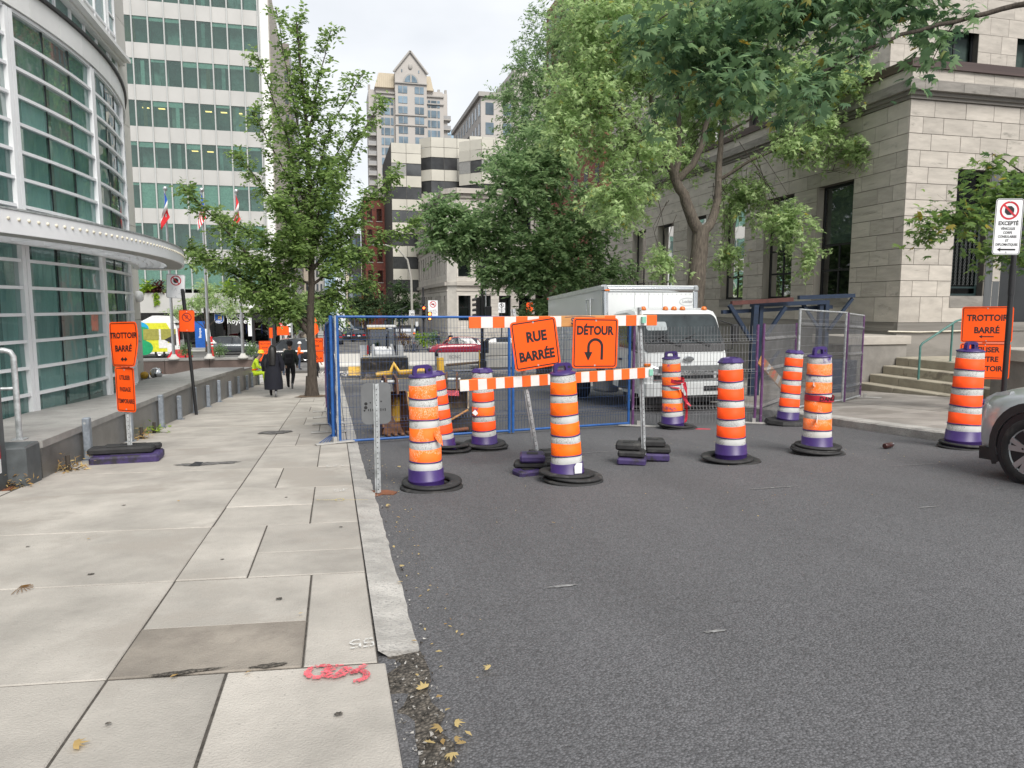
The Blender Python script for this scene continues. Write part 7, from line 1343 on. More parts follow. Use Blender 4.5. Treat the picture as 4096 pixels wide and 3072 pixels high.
n = len(gh); cab.add(vs, [(4*i, 4*i+1, 4*i+5, 4*i+4) for i in range(n-1)]+[(4*i+2, 4*i, 4*i+4, 4*i+6) for i in range(n-1)]+[(4*i+1, 4*i+3, 4*i+7, 4*i+5) for i in range(n-1)]); cab.obj('glasshouse', MATS['car_dark_glass'], nc)
MB().loft([[(-.62, .2, 1.56), (0, .2, 1.6), (.62, .2, 1.56)], [(-.63, -1.4, 1.6), (0, -1.4, 1.64), (.63, -1.4, 1.6)]], caps=False).obj('roof', silver, nc) if False else MB().box((0, -.6, 1.6), (1.2, 1.7, .05), 0, 0, .02).obj('roof', silver, nc)
MB().box((0, 2.1, .62), (1.0, .12, .22), 0, 0, .03).obj('grille', plastic_k, nc); MB().loft([[(-.80, 1.9, .16), (-.80, 1.9, .32), (.80, 1.9, .32), (.80, 1.9, .16)], [(-.55, 2.17, .2), (-.55, 2.17, .32), (.55, 2.17, .32), (.55, 2.17, .2)]], smooth=False).obj('lower_trim', plastic_k, nc); MB().box((0, 0, .25), (1.65, 4.1, .14)).obj('underbody', plastic_k, nc)
# ---------------------------------------------------------------- vehicles at the crossing and beyond
sedan('car', 'black crossover car crossing behind the walking man', (-3.6, 58, gz(58)), PI/2*1+PI, blackp, 4.9, 1.9, 1.78)
sedan('car', 'dark grey crossover car stopped in front of the bank', (-8.5, 68, gz(68)), PI/2+PI*0, greyp, 4.6, 1.85, 1.62)
sedan('car', 'dark red crossover car behind the concrete barriers', (10.3, 62, gz(62)), PI/2+PI, redp, 4.6, 1.85, 1.6); sedan('car', 'black car half hidden behind the rue barree sign', (15.3, 62, gz(62)), PI/2, blackp, 4.6, 1.85, 1.55)
for x, y, p, lb in ((1.9, 96, blackp, 'black car with lit tail lamps queuing on the far street'), (3.0, 90, blackp, 'nearest black car queuing behind the loader on the far street'), (.2, 84, greyp, 'grey car at the left of the far street queue beside the netting'), (.9, 150, whitep2, 'small white car far down the street'), (2.4, 118, blackp, 'dark car further along the far street queue')):
    sedan('queued_car', lb, (x, y, gz(y)), PI, p, 4.4, 1.8, 1.6, detail=False, group='cars queuing on the far street') if y < 140 else sedan('queued_car', lb, (x, y, gz(y)), 0, p, 4.4, 1.8, 1.5, detail=False, group='cars queuing on the far street')
bus = thing('bus', 'white, yellow and green city minibus in front of the bank', 'bus', (-17.0, 66, gz(66)))
bw = M('bus_white', (.74, .74, .74), .3, coat=.4); byl = M('bus_yellow', (.62, .62, .03), .35); bgr = M('bus_green', (.01, .30, .12), .35); bbl = M('bus_blue', (.01, .35, .62), .35); bol = M('bus_olive_glass', (.30, .29, .06), .2)
MB().prism([(-4, .35), (4.35, .35), (4.45, .7), (4.3, 2.5), (4.1, 2.85), (3.2, 3.05), (-4, 3.05)], -1.1, 1.1, lambda a, b, h: (a, h, b)).obj('body', bw, bus); MB().prism([(1.6, 3.06), (2.4, 3.5), (3.7, 3.45), (4.2, 2.9)], -.9, .9, lambda a, b, h: (a, h, b)).obj('roof_unit', bw, bus)
def livery(pts, m, d, nm='livery'): MB().prism([(min(a+2.3, 4.2) if a > -3.9 else a, b) for a, b in pts], -1.1-d-.008, -1.1-d, lambda a, b, h: (a, h, b)).obj(nm, m, bus)
LX = 2.3
livery([(-4, .5), (1.9, .5), (1.0, 1.1), (2.0, 1.5), (1.2, 2.9), (-4, 2.9)], byl, .002); livery([(-.9+.75*math.cos(2*PI*i/20), 2.45+.55*math.sin(2*PI*i/20)) for i in range(20)], bbl, .012); livery([(-.7+.7*math.cos(2*PI*i/20), 2.0+.6*math.sin(2*PI*i/20)) for i in range(20)], bgr, .022); livery([(-.6+.7*math.cos(2*PI*i/20), .85+.6*math.sin(2*PI*i/20)) for i in range(20)], bgr, .014)
for x in (-1.9, -.6, .75): livery([(x, 1.5), (x+1.2, 1.5), (x+1.2, 2.4), (x, 2.4)], bol, .03, 'side_window')
livery([(1.0, 1.5), (2.0, 1.0), (2.0, 2.0)], plastic_k, .034); livery([(1.2, .45), (2.4, .45), (2.4, 1.0), (1.2, 1.0)], bw, .036)
MB().box((4.37, 0, 1.9), (.08, 1.3, .9)).obj('rear_window', MATS['car_dark_glass'], bus); MB().box((4.0, -1.12, 1.7), (.16, .03, 1.3)).box((4.42, -.95, 1.7), (.06, .2, 1.5)).obj('tail_lamp', red_lens, bus); MB().box((3.2, -1.115, 1.6), (.7, .02, 1.6), 0, 0, .005).obj('rear_panel', M('bus_panel', (.68, .68, .68), .3), bus)
for k in range(6): MB().box((4.12-.05*k, 0, 2.75+.08*k), (.2, 1.6, .03)).obj('vent_slat', plastic_k, bus)
for x in (-2.6, 2.9): wheel(bus, x, -.95, .45, .3).rotation_euler = (0, 0, PI/2)
# ---------------------------------------------------------------- backhoe loader
bl_ = thing('backhoe_loader', 'yellow and grey backhoe loader with its wide black bucket lowered behind the blue fence', 'loader', (2.65, 40.3, gz(40.3)+.02), -.02)
lg_ = M('loader_grey', (.26, .27, .28), .5, var=.1); ldk = M('loader_dark', (.04, .042, .045), .5)
MB().loft([[(-1.25, -2.3, .12), (-1.25, -1.75, .1), (-1.25, -1.5, .55), (-1.25, -1.62, 1.15), (-1.25, -1.7, 1.18), (-1.25, -1.60, .55)], [(1.25, -2.3, .12), (1.25, -1.75, .1), (1.25, -1.5, .55), (1.25, -1.62, 1.15), (1.25, -1.7, 1.18), (1.25, -1.60, .55)]], smooth=False).obj('front_bucket', M('bucket_steel', (.045, .04, .035), .6, var=.4, scale=4, grime=(.16, .13, .10), gscale=2, gthr=.55), bl_)
for s in (-1, 1): MB().prism([(-2.3, .1), (-1.5, .1), (-1.45, .6), (-1.62, 1.2), (-1.72, 1.2)], s*1.25-.02, s*1.25+.02, lambda a, b, h: (h, a, b)).obj('bucket_cheek', ldk, bl_); MB().tube([(s*.55, -1.5, .7), (s*.55, -1.0, 1.35), (s*.5, .2, 1.75)], .10, 6).obj('loader_arm', lg_, bl_); MB().tube([(s*.55, -1.4, 1.0), (s*.55, -.3, 1.5)], .05, 8).obj('hydraulic_ram', chrome, bl_)
MB().box((0, -2.32, .12), (2.5, .12, .04)).obj('cutting_edge', yellow_m, bl_); MB().tube([(-1.2, -1.62, 1.24), (1.2, -1.62, 1.24)], .06, 8).obj('bucket_tube', lg_, bl_)
MB().prism([(-1.2, .8), (-1.25, 1.35), (-.9, 1.6), (.3, 1.7), (.3, .8)], -.45, .45, lambda a, b, h: (h, a, b)).obj('bonnet', M('loader_white', (.5, .51, .52), .4), bl_)
cabp = [(.3, 1.2), (.15, 1.7), (.35, 2.75), (1.7, 2.75), (1.9, 1.8), (1.75, 1.2)]
for s in (-1, 1):
    for a, b in zip(cabp, cabp[1:]): MB().tube([(s*.72, a[0], a[1]), (s*.72, b[0], b[1])], .05, 5).obj('cab_post', ldk, bl_)
    MB().prism([(.22, 1.72), (.38, 2.68), (1.65, 2.68), (1.82, 1.8)], s*.70-.005, s*.70+.005, lambda a, b, h: (h, a, b)).obj('cab_window', carglass, bl_)
MB().prism([(-.66, 1.72), (.66, 1.72), (.66, 2.68), (-.66, 2.68)], 0, .01, lambda a, b, h: (a, .2+(b-1.72)*.17+h, b)).obj('windscreen', carglass, bl_); MB().box((0, 1.05, 2.80), (1.6, 1.7, .12), 0, 0, .03).obj('cab_roof', M('roof_grey', (.55, .56, .56), .5), bl_); MB().box((-.3, .26, 2.72), (1.0, .1, .1)).obj('roof_edge', yellow_m, bl_); MB().box((0, 1.2, 1.5), (.5, .5, .9), 0, 0, .08).obj('seat', ldk, bl_)
for s in (-1, 1):
    wheel(bl_, s*.95, -.75, .45, .32, rim=yellow_m, side=s); wheel(bl_, s*1.0, 1.6, .72, .42, rim=yellow_m, side=s); MB().prism([(.75, 1.0), (.95, 1.5), (1.6, 1.7), (2.2, 1.5), (2.3, 1.2), (2.1, 1.45), (1.6, 1.6), (1.05, 1.4)], s*.78, s*1.22, lambda a, b, h: (h, a, b)).obj('mudguard', lg_, bl_)
MB().box((-.95, -.1, .85), (.3, .6, .7), 0, 0, .04).obj('battery_box', yellow_m, bl_); MB().box((-.78, .6, 1.5), (.12, .12, .5)).obj('side_light', red_lens, bl_)
MB().tube([(.2, 2.3, .9), (.25, 2.4, 2.6), (.3, 1.9, 3.1), (.2, 2.9, 1.6)], .11, 6, smooth=False).obj('backhoe_boom', ldk, bl_); MB().tube([(.75, -1.0, 1.1), (.8, -.2, 2.5), (.85, .2, 2.75)], .03, 6).tube([(.25, -.6, 1.6), (.3, -.45, 2.6)], .045, 6).obj('guard_bar', ldk, bl_)
MB().prism([(2.2, .05), (2.9, .3), (2.9, .5), (2.3, .3)], -1.9, -.9, lambda a, b, h: (h, a-1.5, b)).obj('stabiliser', yellow_m, bl_)
rc = MB()
for i in range(60): s = random.uniform(.08, .22); x, y = random.gauss(.4, .5), 45+random.gauss(0, 1); vs = [(x+s*random.uniform(-1, 1), y+s*random.uniform(-1, 1), gz(y)+s*random.uniform(0, 1.5)) for _ in range(7)]; rc.add(vs, [(0, 1, 2), (2, 3, 0), (3, 4, 5), (1, 4, 2), (5, 6, 0), (3, 5, 6), (0, 1, 6), (4, 5, 1)])
o = rc.obj('rubble_heap', concrete_w); o['kind'] = 'stuff'
# ---------------------------------------------------------------- excavator buckets and scrap behind the fence
def bucket(label, x, y, w, r, rz, m, teeth=True):
    t = thing('digger_bucket', label, 'digger bucket', (x, y, gz(y)), rz); n = 14
    arc = [(r*.55*math.cos(R(a))*1.1, r*.62+r*.62*math.sin(R(a))) for a in np.linspace(-115, 95, n)]; arc2 = [(a*.9, .03+b*.95) for a, b in arc]
    mb = MB(); vs = [(-w/2, a, b) for a, b in arc]+[(w/2, a, b) for a, b in arc]; mb.add(vs, [(i, i+1, n+i+1, n+i) for i in range(n-1)], 0, True); mb.obj('shell', m, t)
    for s in (-1, 1): MB().prism(arc+[(-.12*r, r*1.2), (-.5*r, r*.3)], s*w/2-.015, s*w/2+.015, lambda a, b, h: (h, a, b)).obj('side_plate', m, t)
    for s in (-1, 1): MB().prism([(-.06, r*1.15), (.12, r*1.1), (.22, r*1.55), (.12, r*1.72), (-.02, r*1.6)], s*.10-.02, s*.10+.02, lambda a, b, h: (h, a, b)).obj('hanger_ear', rust, t)
    MB().tube([(-.16, .1, r*1.5), (.16, .1, r*1.5)], .035, 10).obj('pin', galv, t)
    for k in range(4 if teeth else 0): MB().box((-w/2+w*(k+.5)/4, -r*.5, .05), (.07, .2, .05), 0, 0, .015).obj('tooth', rust, t)
    return t
rust_l = M('worn_bucket_steel', (.24, .17, .11), .6, var=.3, scale=4, grime=(.42, .33, .22), gscale=3, gthr=.5)
bucket('rusty digger bucket standing on the road behind the grey sign back', .98, 12.75, .52, .62, .25, rust); bucket('worn pale digger bucket with a pink paint mark behind the blue fence', 2.12, 13.1, .62, .62, -.2, rust_l)
MB().prism([(-.12, -.04), (.13, -.05), (.12, .05), (-.11, .06)], 0, .004, XZ).obj('pink_mark', pink, bpy.data.objects['digger_bucket.001'], (.02, -.33, .72), (-.3, 0, 0))
for nm, lb, pts, m, w in (('yellow_beam', 'bent yellow steel frame behind the rusty digger bucket', [(.75, 13.4, .22), (1.02, 13.4, .25), (1.08, 13.4, .42), (1.18, 13.4, .25), (1.7, 13.4, .28)], yellow_m, .05), ('yellow_beam', 'upright yellow steel arm behind the second barrel', [(1.95, 13.6, -.6), (2.0, 13.6, .1), (1.98, 13.6, .5)], yellow_m, .07), ('steel_pipe', 'rusty steel pipe lying by the worn digger bucket', [(1.95, 12.6, -.45), (2.55, 12.7, -.48)], rust, .06), ('steel_pipe', 'orange brown steel bar lying under the blue fence', [(1.5, 12.2, -.72), (2.3, 12.45, -.70)], rust_plate, .035), ('timber', 'thin wooden batten leaning by the worn digger bucket', [(1.8, 12.4, -.62), (2.3, 12.4, -.35)], wood_tan, .02), ('steel_pipe', 'long brown pipe lying beside the open pit near the crossing', [(7.2, 46.5, -2.4), (9.6, 47.5, -2.35)], M('brown_pipe', (.16, .11, .07), .7), .09)):
    o = MB().tube(pts, w, 8).obj(nm, m); tag(o, lb, 'steel part' if 'timber' not in nm else 'batten')
o = MB().box((2.25, 12.75, gz(12.7)+.2), (.9, .5, .4), .2, 0, .03).obj('scrap_box', M('dark_scrap', (.05, .042, .036), .7, var=.4, scale=5)); tag(o, 'dark rusty steel box under the worn digger bucket', 'scrap')
o = MB().box((1.35, 13.35, gz(13.3)+.42), (.7, .5, .55), .1, 0, .06).obj('machine_body', yellow_m); tag(o, 'scuffed yellow attachment body behind the rusty digger bucket', 'machine part')
o = MB().box((0, 0, 0), (1.6, .9, .03)).obj('steel_sheet', MATS['pale_steel'], None, (8.4, 46.2, gz(46)+.1)); tag(o, 'pale steel plate beside the open pit near the crossing', 'steel plate')
pit = MB().box((9, 48.2, gz(46)-.0), (2.6, 1.4, .03)).obj('pit', black_fr); struct(pit)
# ---------------------------------------------------------------- concrete barriers
def jersey(label, x, y, ln, rz=0, cm=None):
    t = thing('concrete_barrier', label, 'concrete barrier', (x, y, gz(y)), rz, 'concrete barriers along the crossing'); MB().prism([(-.3, 0), (-.3, .1), (-.17, .35), (-.1, .92), (.1, .92), (.17, .35), (.3, .1), (.3, 0)], -ln/2, ln/2, lambda a, b, h: (h, a, b)).obj('barrier_body', concrete_w, t); return t
for x, y, ln, lb in ((-.0, 52.2, 3.6, 'concrete barrier at the left end behind the loader'), (3.7, 52.2, 3.6, 'concrete barrier right behind the loader cab'), (6.2, 52, 1.9, 'short concrete barrier left of the paint scribbled one'), (9.1, 51.6, 3.4, 'concrete barrier with grey scribbled letters in front of the red car'), (12.4, 52, 2.6, 'concrete barrier in front of the black signal pole')): 
    t = jersey(lb, x, y, ln)
    if 'scribbled letters' in lb: text('ECNC', .34, M('grey_spray', (.25, .25, .25), .8), t, (-.5, -.16, .62), (PI/2-.12, 0, 0))
for k, (x, y, z, lb) in enumerate(((11.1, 48, 0, 'lower concrete block of the stack beside the signal pole'), (11.0, 48, .92, 'upper concrete block of the stack beside the signal pole'))):
    o = MB().box((0, 0, .44), (1.9, .9, .9), 0, 0, .05).obj('concrete_block', concrete_w, None, (x, y, gz(48)+z), (0, 0, .05*k)); tag(o, lb, 'concrete block')
# ---------------------------------------------------------------- signals, lamps, poles, flags
redlit = emit('red_signal', (1, .10, .02), 3.0); wlit = emit('hand_signal', (1, .22, .04), 2.5)
def head(t, x, z, y=-.16, n=4, lit=None, w=.34, rz=0, horiz=False):
    h = MB().box((0, 0, 0), (w, .22, .34*n), 0, 0, .03).obj('signal_head', plastic_k, t, (x, y, z), (0, 0, rz))
    for k in range(n):
        zc = .17*n-.17-.34*k; m = redlit if lit == k else M('dark_amber_lens', (.10, .05, .01), .3) if 'dark_amber_lens' not in MATS else MATS['dark_amber_lens']
        MB().lathe([(0, -.125), (.12, -.125), (.13, -.115)], 16, axis='y').obj('lens', m, h, (0, 0, zc)); mb = MB(); a_ = [(math.cos(R(a)), math.sin(R(a))) for a in range(-20, 201, 20)]; vs = [(.14*c, -.11, zc+.14*s) for c, s in a_]+[(.13*c, -.36, zc-.03+.13*s) for c, s in a_]; m_ = len(a_); mb.add(vs, [(i, i+1, m_+i+1, m_+i) for i in range(m_-1)]); mb.obj('visor', plastic_k, h)
    return h
ts = thing('traffic_signal', 'black traffic signal with a lit red light and no trucks plate at the limestone corner', 'traffic light', (9.1, 74, gz(74)))
MB().tube([(0, 0, 0), (.0, 0, 6.2)], .10, 10).obj('pole', plastic_k, ts); head(ts, .0, 3.6, n=4, lit=0, w=.42); MB().box((0, -.1, 4.85), (.36, .25, .8), 0, 0, .03).obj('upper_box', plastic_k, ts)
ph_ = MB().box((.62, -.1, 3.25), (.44, .2, .9), 0, 0, .03).obj('pedestrian_head', plastic_k, ts); MB().prism([(.5, 3.35), (.74, 3.35), (.76, 3.5), (.70, 3.62), (.56, 3.62), (.48, 3.5)], 0, .01, lambda a, b, h: (a, -.21-h, b)).box((.62, -.21, 3.02), (.22, .02, .26)).obj('lit_hand', wlit, ts)
p = plate(ts, 1.0, 1.65, white_s, (.98, -.12, 4.05), (0, 0, 0), None); no_symbol(p, .34, (0, -.006, .42), 'truck'); text('EXCEPTÉ\nLIVRAISON\nLOCALE', .17, black_p, p, (0, TXY, -.38), bold=.0)
ts2 = thing('traffic_signal', 'tall black signal pole seen from the side above the left end of the barricade', 'traffic light', (9.6, 46.5, gz(46.5)))
MB().tube([(0, 0, 0), (0, 0, 1.2)], .22, 12).tube([(0, 0, 1.2), (0, 0, 7.5)], .105, 12).obj('pole', plastic_k, ts2); MB().box((0, 0, .35), (.5, .5, .7), 0, 0, .05).obj('pole_base', plastic_k, ts2); head(ts2, -.28, 4.2, 0, 4, None, .3, -PI/2); head(ts2, .42, 3.95, -.05, 2, None, .42, PI*.9); MB().box((.26, -.05, 1.6), (.3, .25, .8), 0, 0, .02).obj('control_box', plastic_k, ts2); MB().tube([(.25, 0, 3.4), (.25, 0, 7.0)], .05, 8).obj('side_pipe', galv, ts2); MB().box((-.05, -.16, 3.02), (.45, .06, .3)).obj('orange_cover', orange_s, ts2)
MB().tube([(-.2, -.2, .2), (-.25, -.2, 1.4)], .05, 5).obj('yellow_guard', yellow_m, ts2)
lp = thing('street_lamp', 'grey street lamp with a long curved arm in front of the limestone building', 'street lamp', (8.1, 76, gz(76)))
MB().tube([(0, 0, 0), (.05, 0, 3), (0.0, 0, 7.2), (-.35, 0, 9.1), (-1.3, 0, 10.2), (-2.6, 0, 10.6), (-3.4, 0, 10.6)], [.16, .14, .12, .1, .08, .07, .06], 10).obj('lamp_post', M('lamp_post_paint', (.33, .32, .29), .5), lp); MB().box((-3.7, 0, 10.58), (.8, .3, .14), 0, 0, .05).obj('lamp_head', galv, lp)
p = plate(lp, .58, .82, white_s, (.0, -.2, 5.0-1.55), (0, 0, 0), black_p, .02, .02); text('30', .40, black_p, p, (0, TXY, -.02), bold=.02); text('MAXIMUM', .11, black_p, p, (0, TXY, .29)); text('QUARTIER', .10, black_p, p, (0, TXY, -.31)); MB().box((.5, -.2, 2.4), (.3, .1, .5)).obj('small_plate', white_s, lp)
cn = MB().prism([(-.65, -.2), (.5, .35), (.55, .4), (-.6, -.15)], -.4, .4, lambda a, b, h: (a, h, b)).obj('solar_panel', plastic_k, None, (6.7, 72, 1.05)); tag(cn, 'dark tilted solar panel on a thin post behind the loader', 'solar panel'); MB().tube([(0, 0, 0), (0, 0, -3.9)], .05, 6).obj('panel_post', plastic_k, cn)
flagw = M('flag_white', (.72, .72, .72), .7); flagb = M('flag_blue', (.01, .09, .45), .7); flagr = M('flag_red', (.60, .015, .02), .7)
for i, (x, lb) in enumerate(((-7.5, 'left silver flag pole flying the French tricolour'), (-5.9, 'middle silver flag pole with a striped red flag behind the tree'), (-4.35, 'right silver flag pole with a red flag behind the tree'))):
    fp = thing('flag_pole', lb, 'flag pole', (x, 37.0+.3, -1.08), 0, 'flag poles on the granite planter wall'); MB().tube([(0, 0, 0), (0, 0, 3), (-.02, 0, 8.0)], [.075, .065, .04], 12).obj('pole', alu, fp); MB().lathe([(.24, 0), (.24, .08), (.15, .12), (.12, .2), (.08, .24)], 16).obj('pole_foot', concrete_w, fp); MB().lathe([(.06, 7.95), (.09, 7.98), (.09, 8.12), (.06, 8.14)], 12).obj('pole_cap', alu, fp)
    fl = thing('flag', ['French blue white and red flag hanging from the left pole', 'limp red and white striped flag behind the tree leaves', 'limp red flag with white on the right pole behind the leaves'][i], 'flag', (x, 37.2, 6.9-.05)); cols = [(flagb, flagw, flagr), (flagb, flagw, flagr), (flagr, flagw, flagr)][i]
    for k in range(3) if i != 1 else range(1):
        mb = MB(); vs = []; n = 9
        for a in range(n):
            for b in range(7):
                s = (k+b/6)/3 if i != 1 else b/6; t_ = a/(n-1); vs.append((-.02-.30*s*t_+.10*math.sin(s*6+t_*2)*s+.34*s*(1-s*.3)*(1-t_)*.9, -.05+.12*math.sin(s*9+t_*3)*(.3+s), -.05-.62*t_-1.15*s))
        mb.add(vs, [(a*7+b, a*7+b+1, a*7+b+8, a*7+b+7) for a in range(n-1) for b in range(6)], 0, True)
        if i == 1: mb.m = [2 if (a < 4 and b < 3) else a % 2 for a in range(n-1) for b in range(6)]; mb.obj('flag_cloth', [flagr, flagw, flagb], fl)
        else: mb.obj('flag_stripe', cols[k], fl)
for (x, y, h, lb) in ((-6.35, 62, 6.0, 'black pole with posted notices in front of the bank'), (-3.75, 70, 7, 'thin grey pole with a small plate at the bank corner')):
    t = thing('street_pole', lb, 'pole', (x, y, gz(y))); MB().tube([(0, 0, 0), (0, 0, h)], .13 if x < -5 else .07, 10).obj('pole', plastic_k if x < -5 else galv, t); MB().box((-.25, -.05, 2.6), (.3, .04, 1.5)).obj('notice', white_s, t); MB().box((0, -.1, h*.72), (.5, .06, .3)).obj('street_plate', white_s, t)
def osign(label, x, y, w, h, z, rz=0, lines=('TROTTOIR', 'BARRÉ'), two=None):
    t = thing('work_sign', label, 'road sign', (x, y, gz(y)), rz); p = plate(t, w, h, orange_s, (0, 0, z), (0, 0, 0), black_p, .02, .02); 
    for k, s in enumerate(lines): text(s, w*.19, black_p, p, (0, TXY, h*.22-k*h*.36), bold=.015, xs=.9)
    if two: p2 = plate(t, w, h*.9, orange_s, (0, 0, z-h*.97), (0, 0, 0), black_p, .02, .02); text(two, w*.2, black_p, p2, (0, TXY, -h*.15), bold=.015); MB().tube([(0, TXY, h*.12), (0, TXY, h*.3)], w*.03, 5).tube([(-w*.12, TXY, -.02), (0, TXY, h*.14), (w*.12, TXY, -.02)], w*.025, 5).obj('walker_symbol', black_p, p2)
    MB().tube([(0, .03, 0), (0, .03, z)], .03, 6).obj('post', galv, t); return t
osign('orange TROTTOIR BARRE sign behind the walking woman', -3.9, 44, .66, .62, 1.85, two=' '); osign('orange TROTTOIR BARRE sign half hidden behind the tree trunk', -.86, 36, .76, .62, 1.85, two='DÉTOUR')
osign('orange walker sign in front of the bank behind the black car', -4.2, 64.5, 1.0, .8, 2.2, lines=(' ',), two=None); osign('orange work sign edge left of the walker sign', -5.2, 64.6, .3, .9, 2.0, lines=(' ',))
of_ = MB().prism([(0, 0), (.28, .25), (.22, .75), (.12, 1.0)], 0, .01, XZ).obj('orange_flag', orange_s, None, (-1.0, 38, -.1)); tag(of_, 'small orange warning flag behind the tree trunk', 'flag'); MB().tube([(0, 0, -2.2), (.12, 0, 1.0)], .02, 5).obj('flag_staff', wood_tan, of_)
for (x, y, lb, m2) in ((14.7, 62.5, 'white EXCEPTE TAXIS parking plate under the dense tree', white_s), (17.3, 62.5, 'orange no parking plate under the dense tree', orange_s)):
    t = thing('parking_sign', lb, 'parking sign', (x, y, gz(y))); MB().tube([(0, .04, 0), (0, .04, 4.6)], .05, 8).obj('post', plastic_k, t); p = plate(t, .62, .9, m2, (0, 0, 4.15), (0, 0, 0), None); no_symbol(p, .2, (0, -.006, .2), 'P', black_p)
    if m2 is white_s: text('EXCEPTÉ\nTAXIS', .16, black_p, p, (0, TXY, -.22))
cl_ = thing('channel_marker', 'slim red and white lane marker post with a plate in front of the dark car', 'lane marker', (-9.5, 62, gz(62)+.1), 0, None, (0, -.06, 0)); MB().tube([(0, 0, 0), (0, 0, 1.75)], .09, 8).obj('marker_post', flagr, cl_); MB().box((-.22, 0, 1.9), (.36, .04, 1.0)).obj('plate', white_s, cl_); MB().tube([(0, 0, .95), (0, 0, 1.05)], .105, 8).tube([(0, 0, 1.2), (0, 0, 1.3)], .105, 8).obj('white_ring', white_s, cl_)
pr = thing('red_rack', 'low red rack on the pavement behind the bus', 'rack', (-12.0, 62, gz(62))); MB().prism([(-.9, .2), (.9, .2), (.7, .9), (-.5, .8)], -.4, .4, lambda a, b, h: (a, h, b)).obj('rack_body', red_p, pr)
# flower planters and bicycles beyond the barriers
for i, (x, lm2, lb) in enumerate(((6.6, leaf_aut, 'planter with red flowers behind the loader arm'), (8.4, leaf_lime, 'bright green planter behind the barriers'), (9.6, leaf_dark, 'green planter at the foot of the traffic signal'))): plant('flower_planter', lb, (x, 70, gz(70)+.8), 'oval', lm2, [((0, 0, .3), (.9, .5, .6), 46)], .22, 12, .6, group='planters behind the barriers')
for i in range(6):
    t = thing('rental_bike', 'row bicycle parked in the rack behind the loader', 'bicycle', (5.0+.55*i, 68.2, gz(68)), .1, 'row of parked rental bicycles'); 
    for y in (-.5, .5): mb = MB(); mb.tube([(0, y+.32*math.cos(2*PI*k/14), .34+.32*math.sin(2*PI*k/14)) for k in range(15)], .025, 4, cap=False); mb.obj('wheel', black_fr, t)
    MB().tube([(0, -.5, .34), (0, -.35, .9), (0, -.3, 1.02)], .03, 4).tube([(0, -.4, .75), (0, 0, .4), (0, .5, .34)], .035, 4).tube([(0, 0, .4), (0, .2, .9)], .025, 4).box((0, .22, .93), (.14, .25, .06)).tube([(-.26, -.3, 1.02), (.26, -.3, 1.02)], .02, 4).obj('frame', M('bike_grey', (.2, .2, .21), .4, metal=.4) if 'bike_grey' not in MATS else MATS['bike_grey'], t)
